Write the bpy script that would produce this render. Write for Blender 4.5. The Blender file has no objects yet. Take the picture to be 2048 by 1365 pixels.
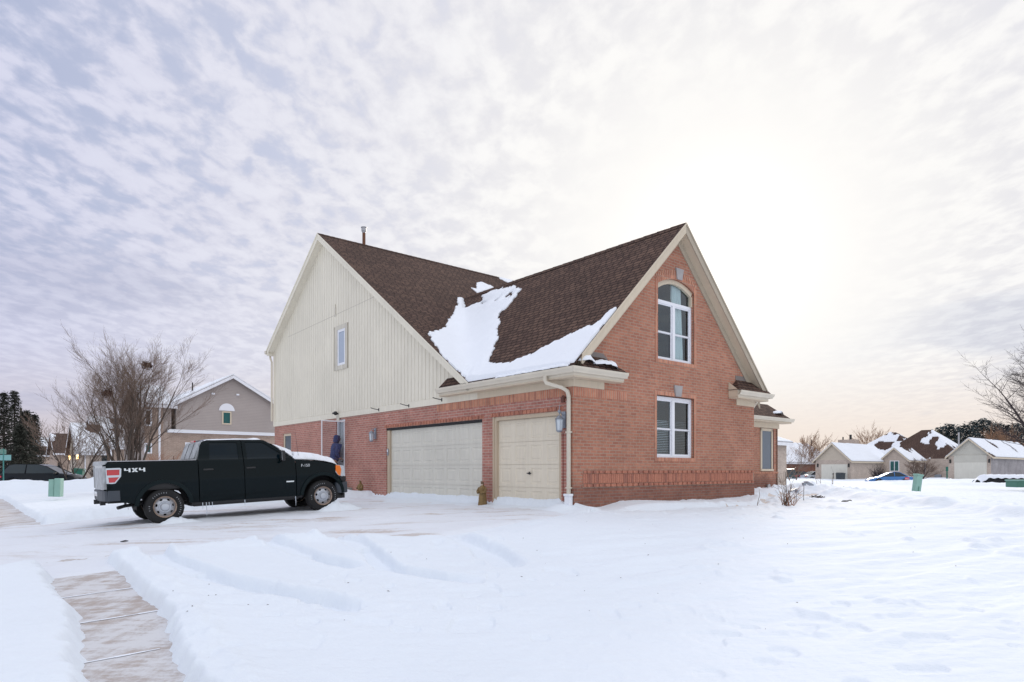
import bpy, bmesh, math, random
import numpy as np
from mathutils import Vector, Matrix
R = math.radians
random.seed(7)
scene = bpy.context.scene
COL = scene.collection
# ------------------------------------------------------------------ camera
CZ = 0.95            # eye height above the house's ground line
F = 1315.0           # focal length in pixels of the 2048 px wide photograph
cd = bpy.data.cameras.new('camera'); cam = bpy.data.objects.new('camera', cd); COL.objects.link(cam)
cam.location = (0, 0, CZ); cam.rotation_euler = (R(90), 0, 0)
cd.sensor_width = 36; cd.lens = F / 2048 * 36; cd.shift_x = 0; cd.shift_y = (940 - 682.5) / 2048
cd.clip_start = 0.1; cd.clip_end = 4000
scene.camera = cam
# ------------------------------------------------------------------ world
SUN_AZ, SUN_EL = R(17.5), R(17)          # azimuth clockwise from +Y
world = bpy.data.worlds.new('World'); scene.world = world; world.use_nodes = True

class NT:
    """tiny node helper"""
    def __init__(s, nt): s.nt = nt; s.nt.nodes.clear()
    def n(s, t, **k):
        nd = s.nt.nodes.new(t)
        for a, v in k.items():
            if a.startswith('i_'):
                key = a[2:]; key = int(key) if key.isdigit() else key.replace('_', ' ')
                s.set(nd.inputs[key], v)
            else: setattr(nd, a, v)
        return nd
    def set(s, inp, v):
        if isinstance(v, bpy.types.NodeSocket): s.nt.links.new(v, inp)
        else: inp.default_value = v
    def m(s, op, a, b=0.0, c=None, clamp=False):
        nd = s.nt.nodes.new('ShaderNodeMath'); nd.operation = op; nd.use_clamp = clamp
        s.set(nd.inputs[0], a); s.set(nd.inputs[1], b)
        if c is not None: s.set(nd.inputs[2], c)
        return nd.outputs[0]
    def v(s, op, a, b=(0, 0, 0)):
        nd = s.nt.nodes.new('ShaderNodeVectorMath'); nd.operation = op
        s.set(nd.inputs[0], a); s.set(nd.inputs[1], b)
        return nd.outputs['Value'] if op in ('DOT_PRODUCT', 'LENGTH') else nd.outputs[0]
    def mix(s, f, a, b, mode='MIX'):
        nd = s.nt.nodes.new('ShaderNodeMix'); nd.data_type = 'RGBA'; nd.blend_type = mode
        s.set(nd.inputs[0], f); s.set(nd.inputs[6], a); s.set(nd.inputs[7], b)
        return nd.outputs[2]
    def ramp(s, f, lo, hi, a=0.0, b=1.0, smooth=True):
        nd = s.nt.nodes.new('ShaderNodeMapRange'); nd.interpolation_type = 'SMOOTHSTEP' if smooth else 'LINEAR'
        s.set(nd.inputs[0], f); s.set(nd.inputs[1], lo); s.set(nd.inputs[2], hi); s.set(nd.inputs[3], a); s.set(nd.inputs[4], b)
        return nd.outputs[0]
    def noise(s, vec, scale, detail=4, rough=.5, dist=0.0, dim='3D'):
        nd = s.nt.nodes.new('ShaderNodeTexNoise'); nd.noise_dimensions = dim
        s.set(nd.inputs['Vector'], vec); nd.inputs['Scale'].default_value = scale
        nd.inputs['Detail'].default_value = detail; nd.inputs['Roughness'].default_value = rough
        nd.inputs['Distortion'].default_value = dist
        return nd.outputs[0]

w = NT(world.node_tree)
tc = w.n('ShaderNodeTexCoord')
d = w.v('NORMALIZE', tc.outputs['Generated'])
sep = w.n('ShaderNodeSeparateXYZ', i_0=d)
sx, sy, sz = sep.outputs
sky = w.n('ShaderNodeTexSky', sky_type='NISHITA')
sky.sun_disc = False; sky.sun_elevation = SUN_EL; sky.sun_rotation = SUN_AZ; sky.dust_density = 2.0; sky.altitude = 200
sd = (math.sin(SUN_AZ) * math.cos(SUN_EL), math.cos(SUN_AZ) * math.cos(SUN_EL), math.sin(SUN_EL))
dot = w.v('DOT_PRODUCT', d, sd)
zc = w.m('MAXIMUM', sz, 0.0)
inv = w.m('DIVIDE', 1.0, w.m('ADD', zc, 0.10))
px = w.m('MULTIPLY', sx, inv); py = w.m('MULTIPLY', sy, inv)
P = w.n('ShaderNodeCombineXYZ', i_0=px, i_1=py, i_2=0.0).outputs[0]
# high cloud deck seen in perspective: small altocumulus cells, broken by blue
Pr = w.n('ShaderNodeMapping', i_Vector=P); Pr.inputs['Rotation'].default_value = (0, 0, R(25)); Pr.inputs['Scale'].default_value = (1.15, .80, 1)
n1 = w.noise(Pr.outputs[0], 10.5, 5, .50, .25)
n2 = w.noise(P, 1.25, 3, .5, .4)
n3 = w.noise(Pr.outputs[0], 27.0, 5, .62, .25)
dens = w.m('ADD', w.m('ADD', w.m('MULTIPLY', n1, .62), w.m('MULTIPLY', n2, .30)), w.m('MULTIPLY', n3, .17))
west = w.ramp(w.m('DIVIDE', sx, w.m('ADD', w.m('ABSOLUTE', sy), .05)), -.85, .10)      # 0 far left, 1 centre/right
gap = w.ramp(w.m('ADD', dens, w.m('MULTIPLY', west, .045)), .60, .44)
gap = w.m('MULTIPLY', gap, w.ramp(dot, .97, .80))
gap = w.m('MULTIPLY', gap, w.ramp(sz, .14, .34))
glow = w.m('POWER', w.m('MAXIMUM', dot, 0.0), 9.0)
glow2 = w.m('POWER', w.m('MAXIMUM', dot, 0.0), 190.0)
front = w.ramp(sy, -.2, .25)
# cloud colours (radiance, before the x10 that the 0.1 background strength needs)
cl = w.mix(west, (.655, .67, .83, 1), (.875, .87, .90, 1))
cl = w.mix(w.ramp(glow, .12, .95), cl, (.98, .965, .945, 1))
cl = w.mix(w.m('MULTIPLY', glow2, .8), cl, (1.5, 1.40, 1.28, 1))
low = w.ramp(sz, .17, .0)
warm = w.mix(west, (.62, .545, .56, 1), (.90, .76, .65, 1))
cl = w.mix(w.m('MULTIPLY', low, .85), cl, warm)
# grey bars low over the horizon to the right and left
Pb = w.n('ShaderNodeCombineXYZ', i_0=w.m('MULTIPLY', sx, 1.6), i_1=w.m('MULTIPLY', sy, .6), i_2=w.m('MULTIPLY', sz, 7.5)).outputs[0]
bank_ = w.m('MULTIPLY', w.m('MULTIPLY', w.ramp(sz, .12, .17), w.ramp(sz, .245, .19)), w.ramp(sx, .30, .42))
bankl = w.m('MULTIPLY', w.m('MULTIPLY', w.ramp(sz, .17, .24), w.ramp(sz, .38, .30)), w.ramp(sx, -.36, -.50))
bar = w.ramp(w.m('ADD', w.noise(Pb, 1.9, 6, .6, .5), w.m('ADD', w.m('MULTIPLY', bank_, .26), w.m('MULTIPLY', bankl, .20))), .49, .68)
bar = w.m('MULTIPLY', bar, w.m('MULTIPLY', w.ramp(sz, .36, .22), w.ramp(sz, .03, .10)))
bar = w.m('MULTIPLY', bar, w.ramp(dot, .985, .945))
cl = w.mix(w.m('MULTIPLY', bar, .55), cl, w.mix(west, (.48, .50, .66, 1), (.62, .65, .75, 1)))
# soft mottling of the deck
shade = w.m('ADD', w.m('MULTIPLY', w.ramp(w.m('ADD', w.m('MULTIPLY', n1, .75), w.m('MULTIPLY', n3, .25)), .38, .64, 0, 1), .14), .90)
shade = w.m('ADD', w.m('MULTIPLY', shade, w.m('SUBTRACT', 1.0, low)), low)
shade = w.m('ADD', w.m('MULTIPLY', shade, w.ramp(dot, .995, .94)), w.ramp(dot, .94, .995))
cl = w.v('MULTIPLY', cl, w.n('ShaderNodeCombineXYZ', i_0=shade, i_1=shade, i_2=w.m('POWER', shade, .75)).outputs[0])
behind = (.86, .88, .93, 1)  # unseen sky behind the camera, one even level chosen to light the facades
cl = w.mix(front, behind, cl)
zen = w.ramp(sz, .60, .80, 1.0, 1.5)  # unseen zenith brightened to put more light on the snow
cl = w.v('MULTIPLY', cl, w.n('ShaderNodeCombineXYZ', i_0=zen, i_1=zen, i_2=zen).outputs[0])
blue = w.mix(.30, (3.5, 4.5, 6.9, 1), sky.outputs[0])
blue = w.mix(west, blue, (5.6, 6.2, 8.2, 1))
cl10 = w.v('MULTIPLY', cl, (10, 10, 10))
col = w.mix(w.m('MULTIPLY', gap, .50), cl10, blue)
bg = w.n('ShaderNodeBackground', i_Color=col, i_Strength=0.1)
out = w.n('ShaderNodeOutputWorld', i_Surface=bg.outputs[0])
# ------------------------------------------------------------------ sun behind thin cloud
sl = bpy.data.lights.new('sun', 'SUN'); sl.energy = 1.7; sl.angle = R(18); sl.color = (1, .90, .78)
so = bpy.data.objects.new('sun', sl); COL.objects.link(so)
so.rotation_euler = (R(90) - SUN_EL, 0, math.pi - SUN_AZ); so.location = (20, 60, 40)
scene.view_settings.view_transform = 'Standard'; scene.view_settings.look = 'None'
scene.view_settings.exposure = 0.0; scene.view_settings.gamma = 1.0
try: scene.view_settings.use_curve_mapping = False
except Exception: pass
scene.render.resolution_x = 1024; scene.render.resolution_y = 682

# ================================================================== helpers
dR = np.array([1556., F]); dR /= np.linalg.norm(dR); dL = np.array([-dR[1], dR[0]])
YC = F * CZ / 83; CC = np.array([(1147 - 1024) / F * YC, YC])      # near corner of the house on the ground
ANG = math.atan2(dR[1], dR[0])
def h2w(t, s, z=0.0):
    p = CC + dR * t + dL * s; return Vector((p[0], p[1], z))
def w2h(x, y):
    q = np.array([x, y]) - CC; return float(q @ dR), float(q @ dL)
def ray(px, py): return np.array([(px - 1024) / F, 1.0, (940 - py) / F])
def on_t(px, py, t=0.):
    r = ray(px, py); k = (t + CC @ dR) / (r[:2] @ dR); P = k * r; return float((P[:2] - CC) @ dL), float(P[2] + CZ)
def on_s(px, py, s=0.):
    r = ray(px, py); k = (s + CC @ dL) / (r[:2] @ dL); P = k * r; return float((P[:2] - CC) @ dR), float(P[2] + CZ)
def at(px, py, D):
    r = ray(px, py); return Vector((r[0] * D, D, r[2] * D + CZ))

def vnoise(x, y, seed=0):
    xi = np.floor(x).astype(np.int64); yi = np.floor(y).astype(np.int64); fx = x - xi; fy = y - yi
    def h(a, b):
        n = (a * 374761393 + b * 668265263 + seed * 974711) & 0x7fffffff
        n = ((n ^ (n >> 13)) * 1274126177) & 0x7fffffff
        return ((n ^ (n >> 16)) & 0xffff) / 65535.0
    u = fx * fx * fx * (fx * (fx * 6 - 15) + 10); v = fy * fy * fy * (fy * (fy * 6 - 15) + 10)
    return (h(xi, yi) * (1 - u) + h(xi + 1, yi) * u) * (1 - v) + (h(xi, yi + 1) * (1 - u) + h(xi + 1, yi + 1) * u) * v
def fbm(x, y, o=4, seed=0, g=.5):
    a = 1.0; s = 0; t = 0
    for i in range(o):
        s = s + a * vnoise(x * 2 ** i + 17.3 * i, y * 2 ** i - 9.1 * i, seed + i); t += a; a *= g
    return s / t
def sstep(a, b, x):
    t = np.clip((x - a) / (b - a), 0, 1); return t * t * (3 - 2 * t)
def inpoly(X, Y, poly):
    ins = np.zeros(X.shape, bool); n = len(poly); j = n - 1
    for i in range(n):
        xi, yi = poly[i]; xj, yj = poly[j]
        if yi != yj:
            c = ((yi > Y) != (yj > Y)) & (X < (xj - xi) * (Y - yi) / (yj - yi) + xi)
            ins ^= c
        j = i
    return ins

# ---- object helpers
def tag(o, label=None, cat=None, group=None, kind=None):
    if label: o['label'] = label
    if cat: o['category'] = cat
    if group: o['group'] = group
    if kind: o['kind'] = kind
    return o
def empty(name, loc=(0, 0, 0), rz=0, label=None, cat=None, group=None, rot=None):
    o = bpy.data.objects.new(name, None); COL.objects.link(o); o.location = loc
    o.rotation_euler = rot if rot else (0, 0, rz); o.empty_display_size = .2
    return tag(o, label, cat, group)
def uvbox(me):
    uvl = me.uv_layers.new(name='UVMap')
    n = len(me.loops); co = np.empty(len(me.vertices) * 3); me.vertices.foreach_get('co', co); co = co.reshape(-1, 3)
    vi = np.empty(n, int); me.loops.foreach_get('vertex_index', vi)
    nf = len(me.polygons); nor = np.empty(nf * 3); me.polygons.foreach_get('normal', nor); nor = nor.reshape(-1, 3)
    lt = np.empty(nf, int); me.polygons.foreach_get('loop_total', lt)
    N = np.repeat(nor, lt, axis=0); p = co[vi]
    hor = np.abs(N[:, 2]) > .999
    u = np.stack([-N[:, 1], N[:, 0], np.zeros(n)], 1); l = np.linalg.norm(u, axis=1); l[l < 1e-6] = 1; u /= l[:, None]
    u[hor] = (1, 0, 0); v = np.cross(N, u)
    uv = np.stack([(p * u).sum(1), (p * v).sum(1)], 1).astype(np.float32)
    uvl.data.foreach_set('uv', uv.ravel())
def finish(name, me, mat, parent=None, smooth=False, loc=None, ang=35):
    if not isinstance(mat, (list, tuple)): mat = [mat]
    for m in mat: me.materials.append(m)
    if smooth:
        me.polygons.foreach_set('use_smooth', [True] * len(me.polygons))
        if ang: me.set_sharp_from_angle(angle=R(ang))
    me.update(); uvbox(me)
    o = bpy.data.objects.new(name, me); COL.objects.link(o)
    if parent: o.parent = parent
    if loc is not None: o.location = loc
    return o
class MB:
    def __init__(s): s.v = []; s.f = []; s.mi = []
    def add(s, vs, fs, mi=0):
        b = len(s.v); s.v += [tuple(v) for v in vs]; s.f += [tuple(b + i for i in f) for f in fs]; s.mi += [mi] * len(fs); return s
    def box(s, x0, x1, y0, y1, z0, z1, mi=0, M=None):
        vs = [(x, y, z) for z in (z0, z1) for y in (y0, y1) for x in (x0, x1)]
        if M is not None: vs = [M @ Vector(v) for v in vs]
        return s.add(vs, [(0, 2, 3, 1), (4, 5, 7, 6), (0, 1, 5, 4), (2, 6, 7, 3), (0, 4, 6, 2), (1, 3, 7, 5)], mi)
    def prism(s, poly, axis, a, b, mi=0):
        """poly: 2-d points; axis x: (y,z), y: (x,z), z: (x,y); extruded from a to b"""
        def mk(p, w): return {'x': (w, p[0], p[1]), 'y': (p[0], w, p[1]), 'z': (p[0], p[1], w)}[axis]
        n = len(poly); vs = [mk(p, a) for p in poly] + [mk(p, b) for p in poly]
        ar = sum(poly[i][0] * poly[(i + 1) % n][1] - poly[(i + 1) % n][0] * poly[i][1] for i in range(n))
        flip = (ar > 0) ^ (b > a) ^ (axis == 'y')
        fs = [tuple(range(n)), tuple(range(2 * n - 1, n - 1, -1))] + [(i, n + i, n + (i + 1) % n, (i + 1) % n) for i in range(n)]
        if not flip: fs = [tuple(reversed(f)) for f in fs]
        fs = [tuple(reversed(f)) for f in fs]
        return s.add(vs, fs, mi)
    def tube(s, pts, rad, n=8, mi=0, caps=True):
        pts = [Vector(p) for p in pts]; k = len(pts)
        if not isinstance(rad, (list, tuple)): rad = [rad] * k
        vs = []; ref = None
        for i, p in enumerate(pts):
            d_ = (pts[min(i + 1, k - 1)] - pts[max(i - 1, 0)]).normalized()
            if ref is None: ref = Vector((0, 0, 1)) if abs(d_.z) < .9 else Vector((1, 0, 0))
            a = d_.cross(ref).normalized(); b = d_.cross(a).normalized(); ref = -b if False else ref
            if a.length < .5: a = Vector((1, 0, 0)); b = Vector((0, 1, 0))
            for j in range(n):
                q = 2 * math.pi * j / n; vs.append(p + (a * math.cos(q) + b * math.sin(q)) * rad[i])
        fs = [(i * n + j, (i + 1) * n + j, (i + 1) * n + (j + 1) % n, i * n + (j + 1) % n) for i in range(k - 1) for j in range(n)]
        if caps: fs += [tuple(range(n)), tuple(range(k * n - 1, (k - 1) * n - 1, -1))]
        return s.add(vs, fs, mi)
    def lathe(s, prof, n=24, c=(0, 0, 0), axis='z', mi=0, sx=1, sy=1):
        vs = []; k = len(prof)
        for r_, h in prof:
            for j in range(n):
                q = 2 * math.pi * j / n; a, b = r_ * math.cos(q) * sx, r_ * math.sin(q) * sy
                v = {'z': (a, b, h), 'y': (a, h, b), 'x': (h, a, b)}[axis]
                vs.append((v[0] + c[0], v[1] + c[1], v[2] + c[2]))
        fs = [(i * n + j, i * n + (j + 1) % n, (i + 1) * n + (j + 1) % n, (i + 1) * n + j) for i in range(k - 1) for j in range(n)]
        if axis == 'y': fs = [tuple(reversed(f)) for f in fs]
        fs += [tuple(range(n))[::(-1 if axis != 'y' else 1)], tuple(range((k - 1) * n, k * n))[::(1 if axis != 'y' else -1)]]
        return s.add(vs, fs, mi)
    def ball(s, c, r, n=12, mi=0, sc=(1, 1, 1)):
        prof = [(max(1e-4, r * math.sin(math.pi * i / n)), -r * math.cos(math.pi * i / n)) for i in range(n + 1)]
        b = len(s.v); s.lathe(prof, n * 2, (0, 0, 0), 'z', mi)
        for i in range(b, len(s.v)):
            v = s.v[i]; s.v[i] = (v[0] * sc[0] + c[0], v[1] * sc[1] + c[1], v[2] * sc[2] + c[2])
        return s
    def build(s, name, mat, parent=None, smooth=False, loc=None, bevel=0, ang=35, recalc=False):
        me = bpy.data.meshes.new(name); me.from_pydata(s.v, [], s.f)
        if s.f: me.polygons.foreach_set('material_index', s.mi)
        if bevel or recalc:
            bm = bmesh.new(); bm.from_mesh(me)
            if recalc: bmesh.ops.recalc_face_normals(bm, faces=bm.faces)
            if bevel:
                bmesh.ops.remove_doubles(bm, verts=bm.verts, dist=1e-5)
                es = [e for e in bm.edges if len(e.link_faces) == 2 and e.calc_face_angle(0) > .5]
                bmesh.ops.bevel(bm, geom=es, offset=bevel, segments=2, affect='EDGES', profile=.5, clamp_overlap=True)
            bm.to_mesh(me); bm.free()
        return finish(name, me, mat, parent, smooth, loc, ang)
def filled(outer, holes, cuts_x=(), cuts_y=()):
    """2-d polygon with holes -> bmesh in the XY plane, optionally sliced"""
    bm = bmesh.new(); ed = []
    for loop in [outer] + list(holes):
        vs = [bm.verts.new((p[0], p[1], 0)) for p in loop]
        ed += [bm.edges.new((vs[i], vs[(i + 1) % len(vs)])) for i in range(len(vs))]
    bmesh.ops.triangle_fill(bm, use_beauty=True, use_dissolve=False, edges=ed, normal=(0, 0, 1))
    for c in cuts_x: bmesh.ops.bisect_plane(bm, geom=bm.verts[:] + bm.edges[:] + bm.faces[:], plane_co=(c, 0, 0), plane_no=(1, 0, 0))
    for c in cuts_y: bmesh.ops.bisect_plane(bm, geom=bm.verts[:] + bm.edges[:] + bm.faces[:], plane_co=(0, c, 0), plane_no=(0, 1, 0))
    return bm
def sheet(name, outer, holes, fn_out, fn_in, mat, parent=None, smooth=False, cuts_x=(), cuts_y=()):
    """closed slab: outer face mapped by fn_out(a,b), inner by fn_in(a,b)"""
    bm = filled(outer, holes, cuts_x, cuts_y); bm.verts.ensure_lookup_table(); bm.faces.ensure_lookup_table()
    bm.verts.index_update(); n = len(bm.verts)
    A = [v.co.copy() for v in bm.verts]
    vs = [tuple(fn_out(p.x, p.y)) for p in A] + [tuple(fn_in(p.x, p.y)) for p in A]
    fs = [tuple(v.index for v in f.verts) for f in bm.faces]
    fs2 = [tuple(n + i for i in reversed(f)) for f in fs]
    side = []
    for e in bm.edges:
        if len(e.link_faces) == 1:
            l = e.link_loops[0]; a = l.vert.index; b = l.link_loop_next.vert.index
            side.append((b, a, n + a, n + b))
    bm.free(); m = MB(); m.v = vs; m.f = fs + fs2 + side; m.mi = [0] * len(m.f)
    return m.build(name, mat, parent, smooth, recalc=True)
def copy_tree(o, parent=None):
    c = o.copy(); COL.objects.link(c)
    if parent: c.parent = parent
    for ch in list(o.children): copy_tree(ch, c)
    return c

# ================================================================== materials
def mat(name, base=(.5, .5, .5), rough=.6, metal=0, spec=.5, coat=0, bump=0, bscale=20, var=0, vscale=3, alpha=None, emis=None, estr=0):
    m = bpy.data.materials.new(name); m.use_nodes = True; t = NT(m.node_tree)
    b = t.n('ShaderNodeBsdfPrincipled'); o = t.n('ShaderNodeOutputMaterial', i_Surface=b.outputs[0])
    b.inputs['Base Color'].default_value = (*base, 1); b.inputs['Roughness'].default_value = rough
    b.inputs['Metallic'].default_value = metal; b.inputs['Specular IOR Level'].default_value = spec
    b.inputs['Coat Weight'].default_value = coat; b.inputs['Coat Roughness'].default_value = .05
    c = t.n('ShaderNodeTexCoord')
    if var:
        nz = t.noise(c.outputs['Object'], vscale, 5, .6)
        f = t.ramp(nz, .3, .7, 1 - var, 1 + var, False)
        t.set(b.inputs['Base Color'], t.v('MULTIPLY', (*base,), t.n('ShaderNodeCombineXYZ', i_0=f, i_1=f, i_2=f).outputs[0]))
    if bump:
        bp = t.n('ShaderNodeBump', i_Strength=.6, i_Distance=bump, i_Height=t.noise(c.outputs['Object'], bscale, 5, .6))
        t.set(b.inputs['Normal'], bp.outputs[0])
    if emis: b.inputs['Emission Color'].default_value = (*emis, 1); b.inputs['Emission Strength'].default_value = estr
    return m
def brickmat(name, c1, c2, mortar, bw=.225, bh=.0745, ms=.009, off=.5, bump=.004, patch=.25, dirt=None):
    m = bpy.data.materials.new(name); m.use_nodes = True; t = NT(m.node_tree)
    b = t.n('ShaderNodeBsdfPrincipled', i_Roughness=.85); t.n('ShaderNodeOutputMaterial', i_Surface=b.outputs[0])
    b.inputs['Specular IOR Level'].default_value = .25
    uv = t.n('ShaderNodeUVMap', uv_map='UVMap').outputs[0]; c = t.n('ShaderNodeTexCoord').outputs['Object']
    br = t.n('ShaderNodeTexBrick', i_Vector=uv, i_Scale=1.0, offset=off)
    br.inputs['Color1'].default_value = (*c1, 1); br.inputs['Color2'].default_value = (*c2, 1); br.inputs['Mortar'].default_value = (*mortar, 1)
    br.inputs['Brick Width'].default_value = bw; br.inputs['Row Height'].default_value = bh
    br.inputs['Mortar Size'].default_value = ms; br.inputs['Mortar Smooth'].default_value = .15; br.inputs['Bias'].default_value = -.1
    n1 = t.noise(c, .9, 5, .6); n2 = t.noise(c, 9, 3, .6)
    f = t.m('ADD', t.ramp(n1, .3, .7, 1 - patch, 1 + patch * .6, False), t.ramp(n2, .3, .7, -.10, .10, False))
    col = t.v('MULTIPLY', br.outputs[0], t.n('ShaderNodeCombineXYZ', i_0=f, i_1=f, i_2=f).outputs[0])
    # scattered over-fired dark bricks
    vo = t.n('ShaderNodeTexVoronoi', i_Vector=t.n('ShaderNodeMapping', i_Vector=uv).outputs[0]); vo.inputs['Scale'].default_value = 3.2
    dark = t.ramp(t.noise(c, 1.6, 4, .7, 1.0), .60, .74)
    col = t.mix(t.m('MULTIPLY', dark, .32), col, (c1[0] * .45, c1[1] * .5, c1[2] * .6, 1))
    if dirt:
        z = t.n('ShaderNodeSeparateXYZ', i_0=c).outputs[2]
        dz = t.m('ADD', z, t.ramp(n1, .3, .7, -.08, .08, False))
        col = t.mix(t.ramp(dz, dirt[0], dirt[1], dirt[2], 0), col, (.50, .50, .56, 1), 'MULTIPLY')
    t.set(b.inputs['Base Color'], col)
    bp = t.n('ShaderNodeBump', i_Strength=.8, i_Distance=bump, i_Height=t.m('ADD', t.m('MULTIPLY', br.outputs[1], -1.0), t.m('MULTIPLY', n2, .4)))
    t.set(b.inputs['Normal'], bp.outputs[0])
    return m
BR1, BR2, BRM = (.465, .207, .135), (.36, .15, .103), (.41, .285, .22)
M = {}
M['brick'] = brickmat('brick', BR1, BR2, BRM, patch=.16, dirt=(.45, .80, .75, (.21, .12, .095)))
M['brick_pink_lit'] = brickmat('brick_pink_lit', (.47, .21, .165), (.37, .15, .12), (.50, .36, .31))  # same house brick, with the pinker light of the garage side in its colour
M['soldier'] = brickmat('soldier', (.60, .27, .17), (.40, .155, .105), (.46, .32, .25), bw=.0745, bh=.5, off=0, patch=.2)
M['brick_tan'] = brickmat('brick_tan', (.42, .31, .25), (.34, .25, .20), (.45, .38, .33), patch=.2)
M['brick_pink'] = brickmat('brick_pink', (.55, .45, .38), (.45, .36, .30), (.55, .49, .44), patch=.15)
M['brick_grey'] = brickmat('brick_grey', (.36, .33, .34), (.28, .26, .27), (.42, .40, .40), patch=.25)
M['brick_red'] = brickmat('brick_red', (.34, .15, .10), (.26, .11, .08), (.32, .22, .18), patch=.2)
def shingle(name, c1, c2, dk):
    m = bpy.data.materials.new(name); m.use_nodes = True; t = NT(m.node_tree)
    b = t.n('ShaderNodeBsdfPrincipled', i_Roughness=.92); t.n('ShaderNodeOutputMaterial', i_Surface=b.outputs[0])
    b.inputs['Specular IOR Level'].default_value = .2
    uv = t.n('ShaderNodeUVMap', uv_map='UVMap').outputs[0]; c = t.n('ShaderNodeTexCoord').outputs['Object']
    wv = t.v('ADD', uv, t.v('MULTIPLY', t.n('ShaderNodeTexNoise', i_Vector=c, i_Scale=4.0).outputs['Color'], (.02, .02, 0)))
    br = t.n('ShaderNodeTexBrick', i_Vector=wv, i_Scale=1.0, offset=.37, offset_frequency=2, squash=1.35, squash_frequency=3)
    br.inputs['Color1'].default_value = (*c1, 1); br.inputs['Color2'].default_value = (*c2, 1); br.inputs['Mortar'].default_value = (*dk, 1)
    br.inputs['Brick Width'].default_value = .21; br.inputs['Row Height'].default_value = .143
    br.inputs['Mortar Size'].default_value = .020; br.inputs['Mortar Smooth'].default_value = .5
    n1 = t.noise(c, .8, 5, .6); n2 = t.noise(c, 60, 3, .7)
    f = t.m('ADD', t.ramp(n1, .3, .7, .85, 1.12, False), t.ramp(n2, .3, .7, -.2, .2, False))
    t.set(b.inputs['Base Color'], t.v('MULTIPLY', br.outputs[0], t.n('ShaderNodeCombineXYZ', i_0=f, i_1=f, i_2=f).outputs[0]))
    sv = t.n('ShaderNodeSeparateXYZ', i_0=wv).outputs[1]
    saw = t.m('FRACT', t.m('DIVIDE', sv, .143))
    bp = t.n('ShaderNodeBump', i_Strength=.9, i_Distance=.012, i_Height=t.m('ADD', t.m('ADD', t.m('MULTIPLY', saw, -1.0), t.m('MULTIPLY', br.outputs[1], -.5)), t.m('MULTIPLY', n2, .3)))
    t.set(b.inputs['Normal'], bp.outputs[0]); return m
M['shingle'] = shingle('shingle', (.135, .082, .062), (.078, .046, .037), (.020, .012, .011))
M['shingle_far'] = shingle('shingle_far', (.12, .075, .06), (.09, .055, .045), (.04, .028, .025))
def sidingmat(name, c, h=.11):
    m = bpy.data.materials.new(name); m.use_nodes = True; t = NT(m.node_tree)
    b = t.n('ShaderNodeBsdfPrincipled', i_Roughness=.6); t.n('ShaderNodeOutputMaterial', i_Surface=b.outputs[0])
    uv = t.n('ShaderNodeUVMap', uv_map='UVMap').outputs[0]
    sv = t.m('FRACT', t.m('DIVIDE', t.n('ShaderNodeSeparateXYZ', i_0=uv).outputs[1], h))
    e = t.ramp(sv, 0.0, .12, .62, 1.0, False)
    n = t.ramp(t.noise(t.n('ShaderNodeTexCoord').outputs['Object'], .7, 4, .6), .3, .7, .93, 1.06, False)
    f = t.m('MULTIPLY', e, n)
    t.set(b.inputs['Base Color'], t.v('MULTIPLY', c, t.n('ShaderNodeCombineXYZ', i_0=f, i_1=f, i_2=f).outputs[0]))
    t.set(b.inputs['Normal'], t.n('ShaderNodeBump', i_Strength=.7, i_Distance=.015, i_Height=t.m('MULTIPLY', sv, -1.0)).outputs[0]); return m
M['lap_beige'] = sidingmat('lap_beige', (.40, .35, .33))
M['lap_tan'] = sidingmat('lap_tan', (.56, .48, .39))
M['lap_pale'] = sidingmat('lap_pale', (.55, .53, .47))
def paintwood(name, c, streak=.06):
    m = bpy.data.materials.new(name); m.use_nodes = True; t = NT(m.node_tree)
    b = t.n('ShaderNodeBsdfPrincipled', i_Roughness=.62); t.n('ShaderNodeOutputMaterial', i_Surface=b.outputs[0])
    c3 = t.n('ShaderNodeTexCoord').outputs['Object']
    mp = t.n('ShaderNodeMapping', i_Vector=c3); mp.inputs['Scale'].default_value = (9, 9, .8)
    a = t.ramp(t.noise(mp.outputs[0], 1.4, 5, .65), .3, .7, 1 - streak, 1 + streak, False)
    g = t.ramp(t.noise(c3, .5, 4, .6), .3, .7, .94, 1.05, False); f = t.m('MULTIPLY', a, g)
    t.set(b.inputs['Base Color'], t.v('MULTIPLY', c, t.n('ShaderNodeCombineXYZ', i_0=f, i_1=f, i_2=f).outputs[0]))
    t.set(b.inputs['Normal'], t.n('ShaderNodeBump', i_Strength=.3, i_Distance=.004, i_Height=t.noise(mp.outputs[0], 6, 4, .6)).outputs[0]); return m
M['siding'] = paintwood('siding', (.76, .71, .60))
def islandmat(name, c1, c2, c3):
    m = bpy.data.materials.new(name); m.use_nodes = True; t = NT(m.node_tree); b = t.n('ShaderNodeBsdfPrincipled', i_Roughness=.85); t.n('ShaderNodeOutputMaterial', i_Surface=b.outputs[0])
    b.inputs['Specular IOR Level'].default_value = .25; r_ = t.n('ShaderNodeNewGeometry').outputs['Random Per Island']
    col = t.mix(r_, (*c1, 1), (*c2, 1)); col = t.mix(t.ramp(r_, .86, .9), col, (*c3, 1)); g = t.ramp(t.noise(t.n('ShaderNodeTexCoord').outputs['Object'], 30, 4, .6), .3, .7, .85, 1.1, False)
    t.set(b.inputs['Base Color'], t.v('MULTIPLY', col, t.n('ShaderNodeCombineXYZ', i_0=g, i_1=g, i_2=g).outputs[0])); return m
M['loose_brick'] = islandmat('loose_brick', (.50, .215, .145), (.40, .165, .115), (.34, .15, .11))
M['groove_brick'] = mat('groove_brick', (.35, .225, .17), .9)
M['groove'] = mat('groove', (.50, .46, .39), .8)
M['trim'] = paintwood('trim', (.62, .53, .41), .05)
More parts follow.
